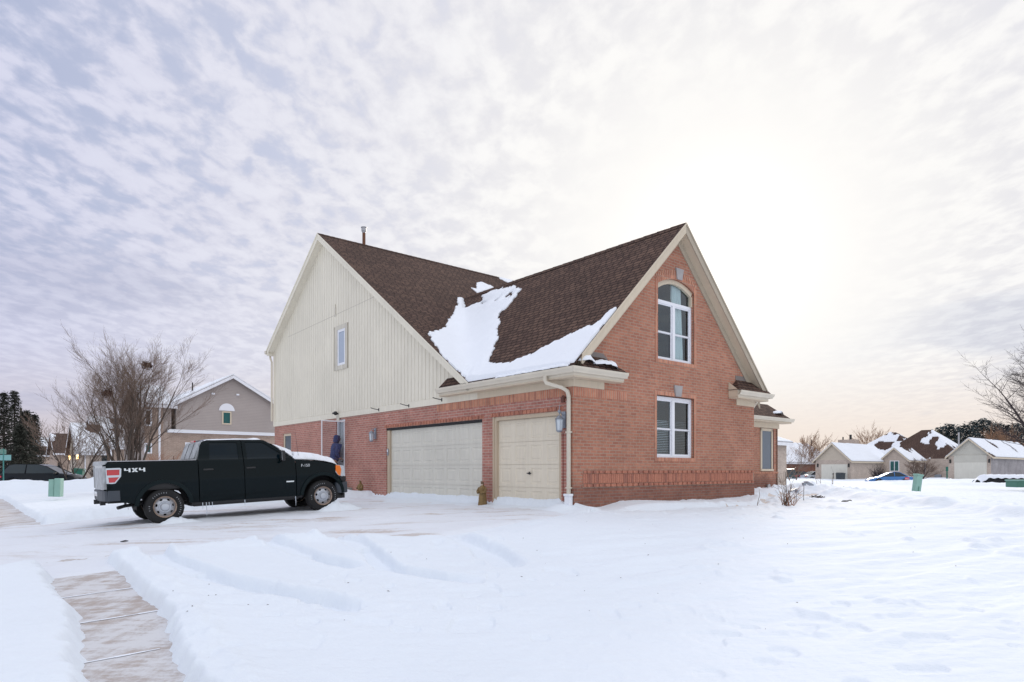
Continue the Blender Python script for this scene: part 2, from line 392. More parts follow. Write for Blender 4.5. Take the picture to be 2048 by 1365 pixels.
M['trim_old'] = paintwood('trim_old', (.60, .56, .48), .22)
M['gutter'] = mat('gutter', (.66, .60, .50), .45, var=.06, vscale=2)
M['fascia'] = mat('fascia', (.42, .36, .28), .55, var=.08, vscale=2)
M['flash'] = mat('flash', (.20, .17, .16), .6)
M['door_white'] = paintwood('door_white', (.67, .645, .575), .06)
M['door_cream'] = paintwood('door_cream', (.70, .63, .515), .06)
M['jamb'] = paintwood('jamb', (.52, .42, .31), .06)
M['vinyl'] = mat('vinyl', (.82, .83, .88), .35)
M['keystone'] = mat('keystone', (.36, .34, .34), .85, bump=.004, bscale=30, var=.1)
M['dark'] = mat('dark', (.02, .02, .022), .8)
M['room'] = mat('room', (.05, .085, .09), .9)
M['black'] = mat('black_plastic', (.018, .018, .02), .5)
M['grey_metal'] = mat('grey_metal', (.30, .33, .38), .45, .6)
M['galv'] = mat('galv', (.42, .42, .44), .4, .7)
M['rust'] = mat('rust', (.16, .07, .04), .85, bump=.003)
M['curtain'] = mat('curtain', (.85, .85, .83), .9)
M['blind'] = mat('blind', (.12, .16, .18), .7)
def glassmat(name, tint=(.55, .65, .68), refl=.35, rough=.01):
    m = bpy.data.materials.new(name); m.use_nodes = True; t = NT(m.node_tree)
    fr = t.n('ShaderNodeFresnel', i_IOR=1.5); bf = t.n('ShaderNodeNewGeometry').outputs['Backfacing']
    tr = t.n('ShaderNodeBsdfTransparent', i_Color=(*tint, 1)); gl = t.n('ShaderNodeBsdfGlossy', i_Color=(.85, .9, .95, 1), i_Roughness=rough)
    f = t.m('MULTIPLY', t.m('ADD', t.m('MULTIPLY', fr.outputs[0], 1.5), refl, clamp=True), t.m('SUBTRACT', 1.0, bf))
    mx = t.n('ShaderNodeMixShader', i_0=f, i_1=tr.outputs[0], i_2=gl.outputs[0]); t.n('ShaderNodeOutputMaterial', i_Surface=mx.outputs[0]); return m
M['glass'] = glassmat('glass', (.84, .91, .93), .015)
M['clear_glass'] = glassmat('clear_glass', (.92, .95, .97), .03)
M['car_glass'] = mat('car_glass', (.002, .008, .013), .02, spec=.24)
M['far_glass'] = mat('far_glass', (.02, .032, .04), .05, spec=.5)
M['teal_glass'] = mat('teal_glass', (.03, .12, .12), .1)
M['paint_green'] = mat('paint_green', (.0014, .0056, .0074), .08, coat=.0, spec=.17)
M['paint_flare'] = mat('paint_flare', (.0022, .0085, .010), .3, spec=.18)
M['paint_black'] = mat('paint_black', (.004, .007, .012), .2, spec=.25)
M['paint_blue'] = mat('paint_blue', (.012, .15, .42), .25, coat=1)
M['paint_white'] = mat('paint_white', (.55, .60, .66), .3, coat=.6)
M['paint_maroon'] = mat('paint_maroon', (.10, .03, .05), .3, coat=.8)
M['paint_navy'] = mat('paint_navy', (.03, .06, .07), .3, coat=.5)
M['tyre'] = mat('tyre', (.012, .012, .013), .85, bump=.004, bscale=60)
M['rim'] = mat('rim', (.50, .53, .58), .38, .55, var=.08, vscale=12)
M['rim_rust'] = mat('rim_rust', (.40, .30, .24), .5, .4, var=.3, vscale=30)
M['chrome'] = mat('chrome', (.55, .57, .6), .12, 1.0)
M['bumper'] = mat('bumper', (.045, .055, .07), .5, bump=.002, bscale=50)
M['red_lens'] = mat('red_lens', (.50, .02, .03), .15, coat=.8)
M['amber'] = mat('amber', (.85, .20, .02), .15, coat=.8)
M['lens'] = mat('lens', (.55, .6, .65), .08, coat=1)
M['white_decal'] = mat('white_decal', (.75, .8, .82), .4)
M['red_decal'] = mat('red_decal', (.62, .03, .05), .4)
M['frost'] = mat('frost', (.40, .42, .44), .55, var=.35, vscale=6)
M['bark'] = mat('bark', (.085, .066, .055), .95, bump=.01, bscale=25, var=.25)
M['twig'] = mat('twig', (.19, .135, .105), .95)
M['twig_dark'] = mat('twig_dark', (.055, .042, .045), .95)
M['twig_warm'] = mat('twig_warm', (.30, .17, .10), .95)
M['needle'] = mat('needle', (.036, .040, .030), .9, var=.35, vscale=1.2)
M['needle_far'] = mat('needle_far', (.035, .055, .060), .95, var=.3, vscale=.3)
M['needle_olive'] = mat('needle_olive', (.10, .085, .035), .95, var=.3, vscale=.3)
M['thuja'] = mat('thuja', (.085, .085, .03), .9, var=.3, vscale=4)
M['dry_orange'] = mat('dry_orange', (.30, .12, .055), .95)
M['nest'] = mat('nest', (.07, .03, .02), .95, var=.4, vscale=20)
M['util_green'] = mat('util_green', (.24, .42, .36), .55, var=.08, vscale=4)
M['util_dark'] = mat('util_dark', (.07, .20, .15), .55)
M['bin_green'] = mat('bin_green', (.012, .13, .09), .5)
M['bin_dark'] = mat('bin_dark', (.04, .05, .06), .5)
M['statue'] = mat('statue', (.20, .125, .045), .55, bump=.006, bscale=40, var=.3, vscale=15)
M['statue_skin'] = mat('statue_skin', (.16, .10, .06), .6)
M['statue_pale'] = mat('statue_pale', (.55, .45, .36), .6)
M['jacket'] = mat('jacket', (.005, .032, .125), .75, bump=.006, bscale=14, var=.25, vscale=8)
M['trousers'] = mat('trousers', (.02, .025, .05), .8)
M['skin'] = mat('skin', (.42, .24, .17), .55)
M['lamp_on'] = mat('lamp_on', (.9, .7, .4), .4, emis=(1, .62, .25), estr=6)
M['concrete'] = mat('concrete', (.33, .31, .29), .85, bump=.004, bscale=30, var=.15, vscale=5)
M['ice'] = mat('ice', (.55, .60, .66), .1, coat=.5)
M['rock'] = mat('rock', (.02, .02, .022), .8, bump=.02, bscale=12)
M['mulch'] = mat('mulch', (.02, .02, .022), .95, bump=.03, bscale=12)
M['sign_teal'] = mat('sign_teal', (.05, .22, .20), .4)
M['stone_step'] = mat('stone_step', (.10, .10, .11), .8, bump=.01, bscale=10)
def snowmat(name, col=(.785, .838, .905), fine=.5, rip=.35):
    m = bpy.data.materials.new(name); m.use_nodes = True; t = NT(m.node_tree)
    b = t.n('ShaderNodeBsdfPrincipled', i_Roughness=.75); t.n('ShaderNodeOutputMaterial', i_Surface=b.outputs[0])
    b.inputs['Specular IOR Level'].default_value = .25
    c = t.n('ShaderNodeTexCoord').outputs['Object']
    mp = t.n('ShaderNodeMapping', i_Vector=c); mp.inputs['Rotation'].default_value = (0, 0, R(-20)); mp.inputs['Scale'].default_value = (1.1, 4.5, 1)
    a = t.noise(mp.outputs[0], 1.5, 6, .55); g = t.noise(c, 22, 5, .65); h = t.noise(c, 4.0, 5, .6)
    hh = t.m('ADD', t.m('ADD', t.m('MULTIPLY', a, rip), t.m('MULTIPLY', g, fine * .12)), t.m('MULTIPLY', h, .22))
    t.set(b.inputs['Normal'], t.n('ShaderNodeBump', i_Strength=.85, i_Distance=.075, i_Height=hh).outputs[0])
    f = t.ramp(t.noise(c, .6, 4, .6), .3, .7, .985, 1.015, False)
    t.set(b.inputs['Base Color'], t.v('MULTIPLY', col, t.n('ShaderNodeCombineXYZ', i_0=f, i_1=f, i_2=f).outputs[0])); return m
M['snow'] = snowmat('snow')
M['roofsnow'] = snowmat('roofsnow', (.84, .87, .93), .6, .15)
def packed(name):
    """driven-over snow, brownish where the paving shows through"""
    m = bpy.data.materials.new(name); m.use_nodes = True; t = NT(m.node_tree)
    b = t.n('ShaderNodeBsdfPrincipled', i_Roughness=.6); t.n('ShaderNodeOutputMaterial', i_Surface=b.outputs[0])
    c = t.n('ShaderNodeTexCoord').outputs['Object']
    mp = t.n('ShaderNodeMapping', i_Vector=c); mp.inputs['Rotation'].default_value = (0, 0, -ANG); mp.inputs['Scale'].default_value = (.35, 2.6, 1)
    a = t.noise(mp.outputs[0], 1.0, 7, .62); g = t.noise(c, 14, 5, .7); l = t.noise(c, .45, 3, .5)
    k = t.m('MULTIPLY', t.ramp(t.m('ADD', a, t.m('MULTIPLY', g, .22)), .60, .76), t.ramp(l, .38, .62))
    col = t.mix(t.m('MULTIPLY', k, .75), (.76, .79, .85, 1), (.46, .37, .31, 1))
    t.set(b.inputs['Base Color'], col)
    t.set(b.inputs['Normal'], t.n('ShaderNodeBump', i_Strength=.7, i_Distance=.06, i_Height=t.m('ADD', t.m('MULTIPLY', a, .8), t.m('MULTIPLY', g, .3))).outputs[0]); return m
M['packed'] = packed('packed_snow')
def walkmat(name, rot, cover, dirt=(.33, .25, .205)):
    m = bpy.data.materials.new(name); m.use_nodes = True; t = NT(m.node_tree)
    b = t.n('ShaderNodeBsdfPrincipled', i_Roughness=.7); t.n('ShaderNodeOutputMaterial', i_Surface=b.outputs[0])
    c = t.n('ShaderNodeTexCoord').outputs['Object']
    mp = t.n('ShaderNodeMapping', i_Vector=c); mp.inputs['Rotation'].default_value = (0, 0, -ANG + rot); mp.inputs['Scale'].default_value = (1.3, 4.2, 1)
    mq = t.n('ShaderNodeMapping', i_Vector=c); mq.inputs['Rotation'].default_value = (0, 0, -ANG + rot); mq.inputs['Scale'].default_value = (5, 1.2, 1)
    a = t.noise(mp.outputs[0], 2.2, 7, .66, .2); g = t.noise(c, 40, 5, .7); l = t.noise(mq.outputs[0], .8, 5, .6)
    k = t.ramp(t.m('ADD', t.m('ADD', t.m('MULTIPLY', a, .42), t.m('MULTIPLY', l, .42)), t.m('MULTIPLY', g, .2)), cover - .07, cover + .08)
    col = t.mix(k, (.64, .64, .66, 1), (*dirt, 1))
    col = t.mix(t.m('MULTIPLY', t.ramp(g, .45, .75), .22), col, (.72, .70, .70, 1))
    t.set(b.inputs['Base Color'], col)
    t.set(b.inputs['Normal'], t.n('ShaderNodeBump', i_Strength=.5, i_Distance=.01, i_Height=t.m('SUBTRACT', t.m('MULTIPLY', g, .4), k)).outputs[0]); return m
M['walk'] = walkmat('sidewalk_concrete', 0, .535, (.41, .345, .31))
M['path'] = walkmat('path_dust', .6, .50, (.64, .56, .50))
# ================================================================== ground
CP = [(0, 0, -.74), (0, 4, -.72), (-3, 5.3, -.68), (-6.2, 9.4, -.55), (3, 6, -.60), (-7.63, 14.5, -.27), (-4.9, 16.9, -.13), (-9.8, 12.6, -.42),
      (1.4, 15, .0), (-1.2, 18.1, 0), (-4.4, 21.9, 0), (-10.2, 28.8, 0), (7.4, 20.1, .0), (12.5, 24.5, .0), (4.5, 17.6, 0), (0, 10, -.36), (4, 10.5, -.32),
      (8, 13, -.26), (14, 17.5, -.25), (10, 6, -.55), (20, 26, -.30), (-11.4, 15.5, -.48), (-15, 20, -.50), (-20, 30, -.40), (-25, 45, -.35),
      (-60, 60, -.25), (25, 60, -.55), (50, 60, -.5), (30, 90, -.35), (60, 90, -.30), (-40, 100, -.1), (-10, -4, -.8), (0, -15, -.8), (-25, 5, -.75),
      (25, 0, -.7), (0, 40, 0), (10, 35, 0), (20, 45, -.35), (-150, 0, -.5), (150, 0, -.6), (0, 250, -.2), (0, -200, -.8), (200, 200, -.3), (-200, 200, -.1)]
CPa = np.array(CP)
def tps_basis(d2): return d2 * np.log(d2 + 1e-9) * .5
def warpc(x, y):
    r = np.sqrt(x * x + y * y) + 1e-9; k = np.arcsinh(r / 8) * 8 / r; return x * k, y * k
_cx, _cy = warpc(CPa[:, 0], CPa[:, 1]); _n = len(CP)
_K = tps_basis((_cx[:, None] - _cx) ** 2 + (_cy[:, None] - _cy) ** 2) + np.eye(_n) * .6
_P = np.stack([np.ones(_n), _cx, _cy], 1)
_A = np.block([[_K, _P], [_P.T, np.zeros((3, 3))]])
_w = np.linalg.solve(_A, np.concatenate([CPa[:, 2], np.zeros(3)]))
def base(x, y):
    x = np.asarray(x, float); y = np.asarray(y, float); sh = x.shape; x = x.ravel(); y = y.ravel()
    u, v = warpc(x, y); z = _w[_n] + _w[_n + 1] * u + _w[_n + 2] * v
    for i in range(_n): z = z + _w[i] * tps_basis((u - _cx[i]) ** 2 + (v - _cy[i]) ** 2)
    return z.reshape(sh)
def base1(x, y): return float(base(np.array([x]), np.array([y]))[0])
def gp(px, py, up=0.06):
    """where the ray through a photo pixel meets the snow"""
    r = ray(px, py); k = 6.0
    lo, hi = 1.5, 400.
    for i in range(50):
        k = (lo + hi) / 2
        if CZ + r[2] * k > base1(r[0] * k, k) + up: lo = k
        else: hi = k
    return r[0] * k, k
def th(x, y):
    qx = x - CC[0]; qy = y - CC[1]; return qx * dR[0] + qy * dR[1], qx * dL[0] + qy * dL[1]
def segd(x, y, pts):
    """distance to polyline, and parameter along it 0..1"""
    best = np.full(x.shape, 1e9); par = np.zeros(x.shape)
    L = [math.dist(pts[i], pts[i + 1]) for i in range(len(pts) - 1)]; T = sum(L); acc = 0
    for i in range(len(pts) - 1):
        ax, ay = pts[i]; bx, by = pts[i + 1]; l2 = L[i] ** 2
        t = np.clip(((x - ax) * (bx - ax) + (y - ay) * (by - ay)) / l2, 0, 1)
        dd = np.hypot(x - ax - t * (bx - ax), y - ay - t * (by - ay)); m_ = dd < best
        best = np.where(m_, dd, best); par = np.where(m_, (acc + t * L[i]) / T, par); acc += L[i]
    return best, par
TR_A = [gp(*p) for p in [(300, 1108), (330, 1130), (405, 1160), (470, 1180), (560, 1200), (640, 1214), (700, 1232), (760, 1238)]]
TR_B = [gp(*p) for p in [(520, 1085), (560, 1098), (610, 1122), (680, 1140), (725, 1148)]]
TR_C = [gp(*p) for p in [(640, 1078), (700, 1088), (740, 1112), (768, 1140), (790, 1152), (880, 1168), (990, 1176)]]
TR_D = [gp(*p) for p in [(830, 1058), (900, 1075), (970, 1105), (1030, 1150)]]
BERM_R = [gp(*p) for p in [(1600, 990), (1660, 994), (1740, 1003), (1820, 1014), (1900, 1024), (2048, 1044), (2200, 1062)]]
FB1 = [at(1560, 960, 56)[:2], at(1640, 960, 58)[:2], at(1720, 962, 58)[:2], at(1800, 966, 55)[:2], at(1900, 968, 52)[:2], at(2120, 970, 50)[:2]]
FB2 = [at(-200, 960, 34)[:2], at(0, 960, 37)[:2], at(110, 958, 38)[:2], at(260, 960, 40)[:2], at(420, 960, 42)[:2], at(560, 960, 44)[:2]]
FB3 = [at(1830, 960, 66)[:2], at(1900, 950, 68)[:2], at(1960, 955, 70)[:2], at(2100, 955, 70)[:2]]
def rough(x, y): return fbm(x * 2.6, y * 2.6, 5, 3, .62) - .5
SWC = -9.55        # sidewalk centre line, parallel to the garage wall
def _edge(pts):
    q = [w2h(*gp(a, b, .01)) for a, b in pts]; q.sort(key=lambda v: v[1])
    ts = [v[0] for v in q]; ss = [v[1] for v in q]
    return ([ts[0]] + ts + [SWC + (-.45 if ts[-1] < SWC else .45)] * 2, [ss[0] - 2] + ss + [9, 30])
SWL = _edge([(182, 1365), (172, 1330), (166, 1270), (158, 1235), (132, 1205), (110, 1178), (98, 1152)])
SWR = _edge([(372, 1365), (356, 1335), (345, 1290), (322, 1235), (290, 1200), (255, 1168), (228, 1142)])
def walk_edges(t, s, x, y):
    n = (fbm(s * 1.3, s * 0 + 5, 3, 9) - .5) * .14 + (fbm(s * 6, t * 2, 3, 12) - .5) * .12
    return np.interp(s, SWL[1], SWL[0]) + n - .05, np.interp(s, SWR[1], SWR[0]) + n * .8 + .06
TX0, TY0, TANG = -.5262 * 14.78, 14.78, R(37.8)
def ground(x, y):
    t, s = th(x, y); r = np.hypot(x, y); z = base(x, y)
    depth = .165 + .05 * (fbm(x * .35, y * .35, 3, 1) - .5)
    und = .11 * (fbm(x * .22 + 3, y * .22, 3, 21) - .5) * sstep(1.5, 6, np.hypot(x, y)) + .018 * (fbm(x * 1.1, y * 1.1, 4, 31) - .5)
    near_h = np.exp(-np.maximum(0, -t - .0) * 1.5) * (s > -1) * (s < 20)
    und = und * (1 - .7 * np.clip(near_h, 0, 1))
    # wind ripples across the front lawn
    c_, s_ = math.cos(.45), math.sin(.45); u = x * c_ + y * s_; v = -x * s_ + y * c_
    rp = (fbm(u * .8, v * 3.6, 4, 41) - .5) * .080 * sstep(.40, .60, fbm(x * .25, y * .25, 2, 44) + .18 * sstep(-2, 8, x))
    # small lumps
    lump = np.maximum(0, fbm(x * 3.1, y * 3.1, 3, 51) - .64) * .26 * sstep(0, 5, x) * sstep(.45, .6, fbm(x * .4, y * .4, 2, 55))
    wallf = sstep(0.1, 4.5, np.hypot(np.maximum(0, np.maximum(-t, t - 8.2)), np.maximum(-s, 0))) * (s < .3) + (s >= .3)
    add = depth * (.12 + .88 * wallf) + und * (.2 + .8 * wallf) + rp + lump
    # boot prints and scuffs scattered over the lawn
    add = add - .022 * sstep(.72, .80, vnoise(x * 4.2 + 7, y * 4.2, 57)) * sstep(.50, .60, fbm(x * .22 + 5, y * .22, 2, 58))
    # ---- sidewalk cut
    e0, e1 = walk_edges(t, s, x, y)
    sw_on = (s > -14) & (s < 30)
    inside = sstep(-.12, .10, t - e0) * sstep(-.05, .09, e1 - t) * sw_on
    # ---- driveway cut
    dn = (fbm(x * .9, y * .9, 4, 61) - .5) * 1.0 + (fbm(x * 4, y * 4, 3, 66) - .5) * .3
    s_near = .15 + .95 * sstep(-1, -9, t) - .9 * sstep(-1.0, -3.5, t) * sstep(-8, -4.5, t)
    s_far = 9.6 + .3 * sstep(0, -9, t)
    w0 = .05 + 1.5 * sstep(-6.5, -3.5, t)
    drv = sstep(-w0, .28, s - s_near + dn * .7) * sstep(0, .4, s_far - s + dn * .5) * sstep(.05, -.02, t) * sstep(-22.5, -22, t)
    cut = np.clip(np.maximum(inside, drv), 0, 1)
    bank = np.exp(-((t - e1 - .22) / .15) ** 2) * sw_on * (1 - drv) * (.035 + .09 * (fbm(x * 5, y * 5, 4, 71) - .5)) * sstep(3, 0, s)
    bank2 = np.exp(-((t - e0 + .22) / .25) ** 2) * sw_on * (1 - drv) * .035
    bank3 = np.exp(-((s - s_near + dn * .7 + .30) / .26) ** 2) * sstep(-1.2, -2.5, t) * sstep(-12, -8.5, t) * sstep(-3.5, -6, t) * (.02 + .14 * rough(x, y)) * (1 - inside)
    bank4 = np.exp(-((s - s_far - dn * .5 - .35) / .3) ** 2) * sstep(-.3, -1, t) * (.10 + .2 * rough(x, y))
    add = add + np.maximum(bank, bank3) + bank2 + bank4
    # ---- shovel and boot furrows
    for pts, wd, dp in ((TR_A, .17, .21), (TR_B, .15, .20), (TR_C, .16, .20), (TR_D, .22, .16)):
        dd, pr = segd(x, y, pts); wv = wd * (1 + .5 * (fbm(x * 2, y * 2, 3, 81) - .5))
        env = sstep(0, .05, pr) * sstep(1.0, .82, pr)
        env = np.where((pr <= 0) | (pr >= 1), 0, env)
        rr = rough(x * 1.3, y * 1.3)
        add = add - dp * env * np.exp(-(dd / wv) ** 6) * (1 + .5 * rr)
        add = add + (.02 + .10 * np.maximum(rr, 0) * sstep(.7, .1, pr)) * env * np.exp(-((dd - wv * 1.45) / (wv * .5)) ** 2)
    for pts, rad, hh in ((TR_A, .45, .11), (TR_B, .40, .10), (TR_C, .45, .10)):
        q = np.hypot(x - pts[0][0], y - pts[0][1]); add = add + hh * np.exp(-(q / rad) ** 2) * (.35 + 1.6 * rough(x, y)) * (1 - drv)
    # trampled area in front of the tracks
    gx, gy = gp(760, 1220); q = np.hypot((x - gx) / 1.6, (y - gy) / .9)
    add = add + .05 * rough(x * 2.2, y * 2.2) * np.exp(-q ** 2)
    # ---- drifts against the house
    drift = .0
    garage = (s > -.6) & (s < 10) & (t < .3)
    drift = drift + np.where(garage, np.exp(-((t + .12) / .45) ** 2) * (.03 + .07 * (fbm(s * 1.1, t * 1.1, 3, 91))), 0)
    drift = drift + .13 * np.exp(-((t + .10) / .45) ** 2 - ((s - .25) / .32) ** 2)
    drift = drift + .09 * np.exp(-((t + .6) / .9) ** 2 - ((s - 6.6) / 1.3) ** 2) * (.7 + rough(x, y))
    drift = drift + .10 * np.exp(-((t + 1.6) / 1.2) ** 2 - ((s - 9.3) / .8) ** 2)
    # planting bed with a crisp edge in front of the gable
    be = -1.02 + .20 * np.sin(t * .9 + .3) + .12 * (fbm(t * 2.0, s * 0, 3, 95) - .5) + .55 * sstep(6.0, 8.2, t)
    bed = sstep(be - .05, be + .16, s) * sstep(.35, 1.6, t) * sstep(8.05, 7.75, t) * (s < .6)
    drift = drift + bed * (.09 + .06 * np.exp(-((t - 2.3) / 1.2) ** 2) + .02 * (fbm(x * 2, y * 2, 3, 97) - .5)) - .05 * np.exp(-((s - be + .12) / .12) ** 2) * sstep(.6, 2, t) * sstep(8.5, 7.5, t)
    # ---- truck: wheels sit in shallow ruts with snow kicked up beside them
    wx = []
    for (tx, hh) in ((0.24, .26), (3.84, .25), (4.30, .22)):
        uc, us = math.cos(TANG), math.sin(TANG); X = TX0 + uc * tx + us * .17; Y = TY0 + us * tx - uc * .17
        along = (x - X) * uc + (y - Y) * us; ac = -(x - X) * us + (y - Y) * uc
        wx.append(hh * np.exp(-(along / .38) ** 2 - (ac / .13) ** 2) * (.8 + .9 * rough(x * 1.5, y * 1.5)))
    kick = wx[0] + wx[1] + wx[2]
    # ---- berms
    for pts, wd, hh, fr in ((BERM_R, .55, .20, 1.0), (FB1, 1.6, .52, .5), (FB2, 1.7, .62, .5), (FB3, 3.5, .28, .3)):
        dd, pr = segd(x, y, pts)
        nn = fbm(x * fr, y * fr, 4, 101)
        add = add + hh * (1 - (.5 * sstep(.15, .38, pr) if pts is FB1 else 0)) * np.exp(-(dd / (wd * (.7 + .6 * nn))) ** 2) * (.45 + 1.1 * nn)
    q = np.exp(-((x - at(1660, 1000, 22)[0]) / 2.6) ** 2 - ((y - 22.6) / 1.5) ** 2); add = add + q * (.14 + .5 * rough(x, y))
    q = np.exp(-((x - at(1590, 1010, 19)[0]) / 1.2) ** 2 - ((y - 19.5) / .9) ** 2); add = add + q * (.10 + .25 * rough(x * 1.5, y * 1.5))
    edge_ = (s > -1.15) & (s < 10.6) & (t > -22.5) & (t < .3); add = np.where(edge_, np.maximum(add, .075), np.maximum(add, .02))
    z = z + add * (1 - cut) + cut * (-.03) + drift + kick
    # snow surface roughness, only where the mesh is fine enough to carry it
    z = z + (fbm(x * 9, y * 9, 3, 111) - .5) * .012 * sstep(14, 6, r)
    return z, cut
def groundz(x, y):
    z, c = ground(np.array([float(x)]), np.array([float(y)])); return float(max(z[0], base1(x, y) + .0))

def polar_sheet(name, mat_):
    a1 = np.arange(-50, 50.01, .11); a2 = np.arange(53, 307, 3.5); ang = np.radians(np.concatenate([a1, a2]))
    rs = [.4]
    while rs[-1] < 2600:
        r_ = rs[-1]; rs.append(r_ * (1.12 if r_ < 2.5 else 1.0062 if r_ < 34 else 1.012 if r_ < 90 else 1.12))
    rs = np.array(rs); na, nr = len(ang), len(rs)
    A, Rr = np.meshgrid(ang, rs); X = np.sin(A) * Rr; Y = np.cos(A) * Rr
    Z, cut = ground(X, Y)
    co = np.stack([X, Y, Z], -1).reshape(-1, 3)
    co = np.vstack([co, [[0, 0, float(base1(0, 0)) + .1]]])
    i = np.arange(nr - 1)[:, None] * na + np.arange(na)[None, :]; j = np.arange(nr - 1)[:, None] * na + (np.arange(na)[None, :] + 1) % na
    q = np.stack([i, j, j + na, i + na], -1).reshape(-1, 4)[:, ::-1]
    me = bpy.data.meshes.new(name)
    nq = len(q); tri = np.stack([np.full(na, len(co) - 1), np.arange(na), (np.arange(na) + 1) % na], 1)[:, ::-1]
    loops = np.concatenate([q.ravel(), tri.ravel()]); me.vertices.add(len(co)); me.vertices.foreach_set('co', co.ravel())
    me.loops.add(len(loops)); me.loops.foreach_set('vertex_index', loops.astype(np.int32))
    st = np.concatenate([np.arange(nq) * 4, nq * 4 + np.arange(na) * 3]).astype(np.int32)
    me.polygons.add(nq + na); me.polygons.foreach_set('loop_start', st)
    me.update(calc_edges=True); me.validate()
    me.polygons.foreach_set('use_smooth', [True] * len(me.polygons)); me.materials.append(mat_)
    o = bpy.data.objects.new(name, me); COL.objects.link(o); return o
g = polar_sheet('snowy_ground', M['snow']); tag(g, kind='structure')
def strip_sheet(name, tr, sr, ds, mat_, lift, zfn=None):
    nt = int((tr[1] - tr[0]) / ds) + 1; ns = int((sr[1] - sr[0]) / ds) + 1
    T, S = np.meshgrid(np.linspace(*tr, nt), np.linspace(*sr, ns))
    X = CC[0] + T * dR[0] + S * dL[0]; Y = CC[1] + T * dR[1] + S * dL[1]
    Z = base(X, Y) + lift
    if zfn is not None: Z = Z + zfn(X, Y, T, S)
    co = np.stack([X, Y, Z], -1).reshape(-1, 3); i = (np.arange(ns - 1)[:, None] * nt + np.arange(nt - 1)[None, :]).ravel()
    q = np.stack([i, i + 1, i + nt + 1, i + nt], 1)
    me = bpy.data.meshes.new(name); me.from_pydata(co.tolist(), [], q.tolist()); me.polygons.foreach_set('use_smooth', [True] * len(me.polygons))
    me.materials.append(mat_); o = bpy.data.objects.new(name, me); COL.objects.link(o); tag(o, kind='structure'); return o
def drvz(X, Y, T, S):
    # packed tyre lanes running to the garage doors
    ln = 0
    for c in (1.9, 3.6, 5.2, 6.9, 8.0): ln = ln - .022 * np.exp(-((S - c - .25 * np.sin(T * .5 + c)) / .20) ** 2)
    l0 = -.45 + .95 * sstep(-7.9, -8.6, T) * sstep(-10.6, -10.2, T)
    ln = ln - .14 * sstep(l0, l0 - .35, S) - .12 * sstep(9.9, 10.28, S)
    return ln + .05 * (fbm(X * .5, Y * .5, 4, 121) - .5) + .045 * (fbm(X * 2.2, Y * 2.2, 4, 125) - .5) + .02 * (fbm(X * 8, Y * 8, 3, 127) - .5)
drv = strip_sheet('driveway', (-22, 0.3), (-.9, 10.3), .07, M['packed'], .03, drvz)
# sidewalk slabs with open joints (lines of drifted snow lie in them)
def build_walk():
    m = MB(); k = 0
    for a in np.arange(-13.2, 28, 1.52):
        if 1.3 < a + .6 < 9.2: continue
        n = 10
        for i in range(n):
            s0_, s1_ = a + i * 1.52 / n, a + (i + 1) * 1.52 / n
            for t0_, t1_ in ((SWC - .68, SWC), (SWC, SWC + .72)):
                vs = [h2w(t0_, s0_), h2w(t1_, s0_), h2w(t1_, s1_), h2w(t0_, s1_)]
                vs = [(v.x, v.y, base1(v.x, v.y) + .012) for v in vs]; m.add(vs, [(0, 1, 2, 3)])
        k += 1
    o = m.build('sidewalk', M['walk']); tag(o, kind='structure')
    m = MB()
    for a in np.arange(-13.2, 28, 1.52):
        if 1.3 < a + .6 < 9.2: continue
        for i in range(12):
            ta, tb = SWC - .66 + i * .115, SWC - .66 + (i + 1) * .115
            if random.random() < .12: continue
            wd = .010 + .016 * random.random(); b = a - .003
            vs = [h2w(ta, b - wd), h2w(tb, b - wd), h2w(tb, b + wd), h2w(ta, b + wd)]
            vs = [(v.x, v.y, base1(v.x, v.y) + .018) for v in vs]; m.add(vs, [(0, 1, 2, 3)])
    o = m.build('joint_snow', M['roofsnow']); tag(o, kind='structure')
build_walk()
# the trodden, dust coloured path along the gable to the front entrance
def pathz(X, Y, T, S): return 0
def build_path():
    cl = [gp(1420, 1025), gp(1455, 1020), gp(1510, 1012), gp(1555, 1003), gp(1572, 993)]
    wd = [.22, .40, .55, .9, .9]; m = MB(); L = []
    n = 36
    for i in range(n + 1):
        f = i / n * (len(cl) - 1); j = min(int(f), len(cl) - 2); u = f - j
        x = cl[j][0] * (1 - u) + cl[j + 1][0] * u; y = cl[j][1] * (1 - u) + cl[j + 1][1] * u; w_ = wd[j] * (1 - u) + wd[j + 1] * u
        dx, dy = cl[j + 1][0] - cl[j][0], cl[j + 1][1] - cl[j][1]; l = math.hypot(dx, dy); L.append((x, y, -dy / l, dx / l, w_ * (1 + .25 * math.sin(i * 1.3) * random.random())))
    vs = []
    for (x, y, nx, ny, w_) in L:
        for k in range(9):
            a = (k / 8 * 2 - 1) * w_; X, Y = x + nx * a, y + ny * a
            e = 1 - abs(k / 8 * 2 - 1) ** 4
            vs.append((X, Y, groundz(X, Y) - .014 + .052 * e * min(1, i / 6, (n - i) / 4)))
    fs = [(i * 9 + k, i * 9 + k + 1, (i + 1) * 9 + k + 1, (i + 1) * 9 + k) for i in range(n) for k in range(8)]
    m.add(vs, fs); o = m.build('trodden_path', M['path'], smooth=True); tag(o, kind='structure')
build_path()
# ================================================================== the brick house
H = empty('brick_house', (CC[0], CC[1], 0), ANG, 'large orange brick house with twin gables, pale board siding and brown shingle roofs', 'house')
ZR1, K1, T1 = 7.48, .985, 3.95        # garage wing ridge height, pitch, ridge t
ZR2, K2, S2 = 9.95, .69, 13.3         # main ridge
def zw(t): return ZR1 - K1 * abs(T1 - t)
def zm(s): return ZR2 - K2 * abs(S2 - s)
TH = .15
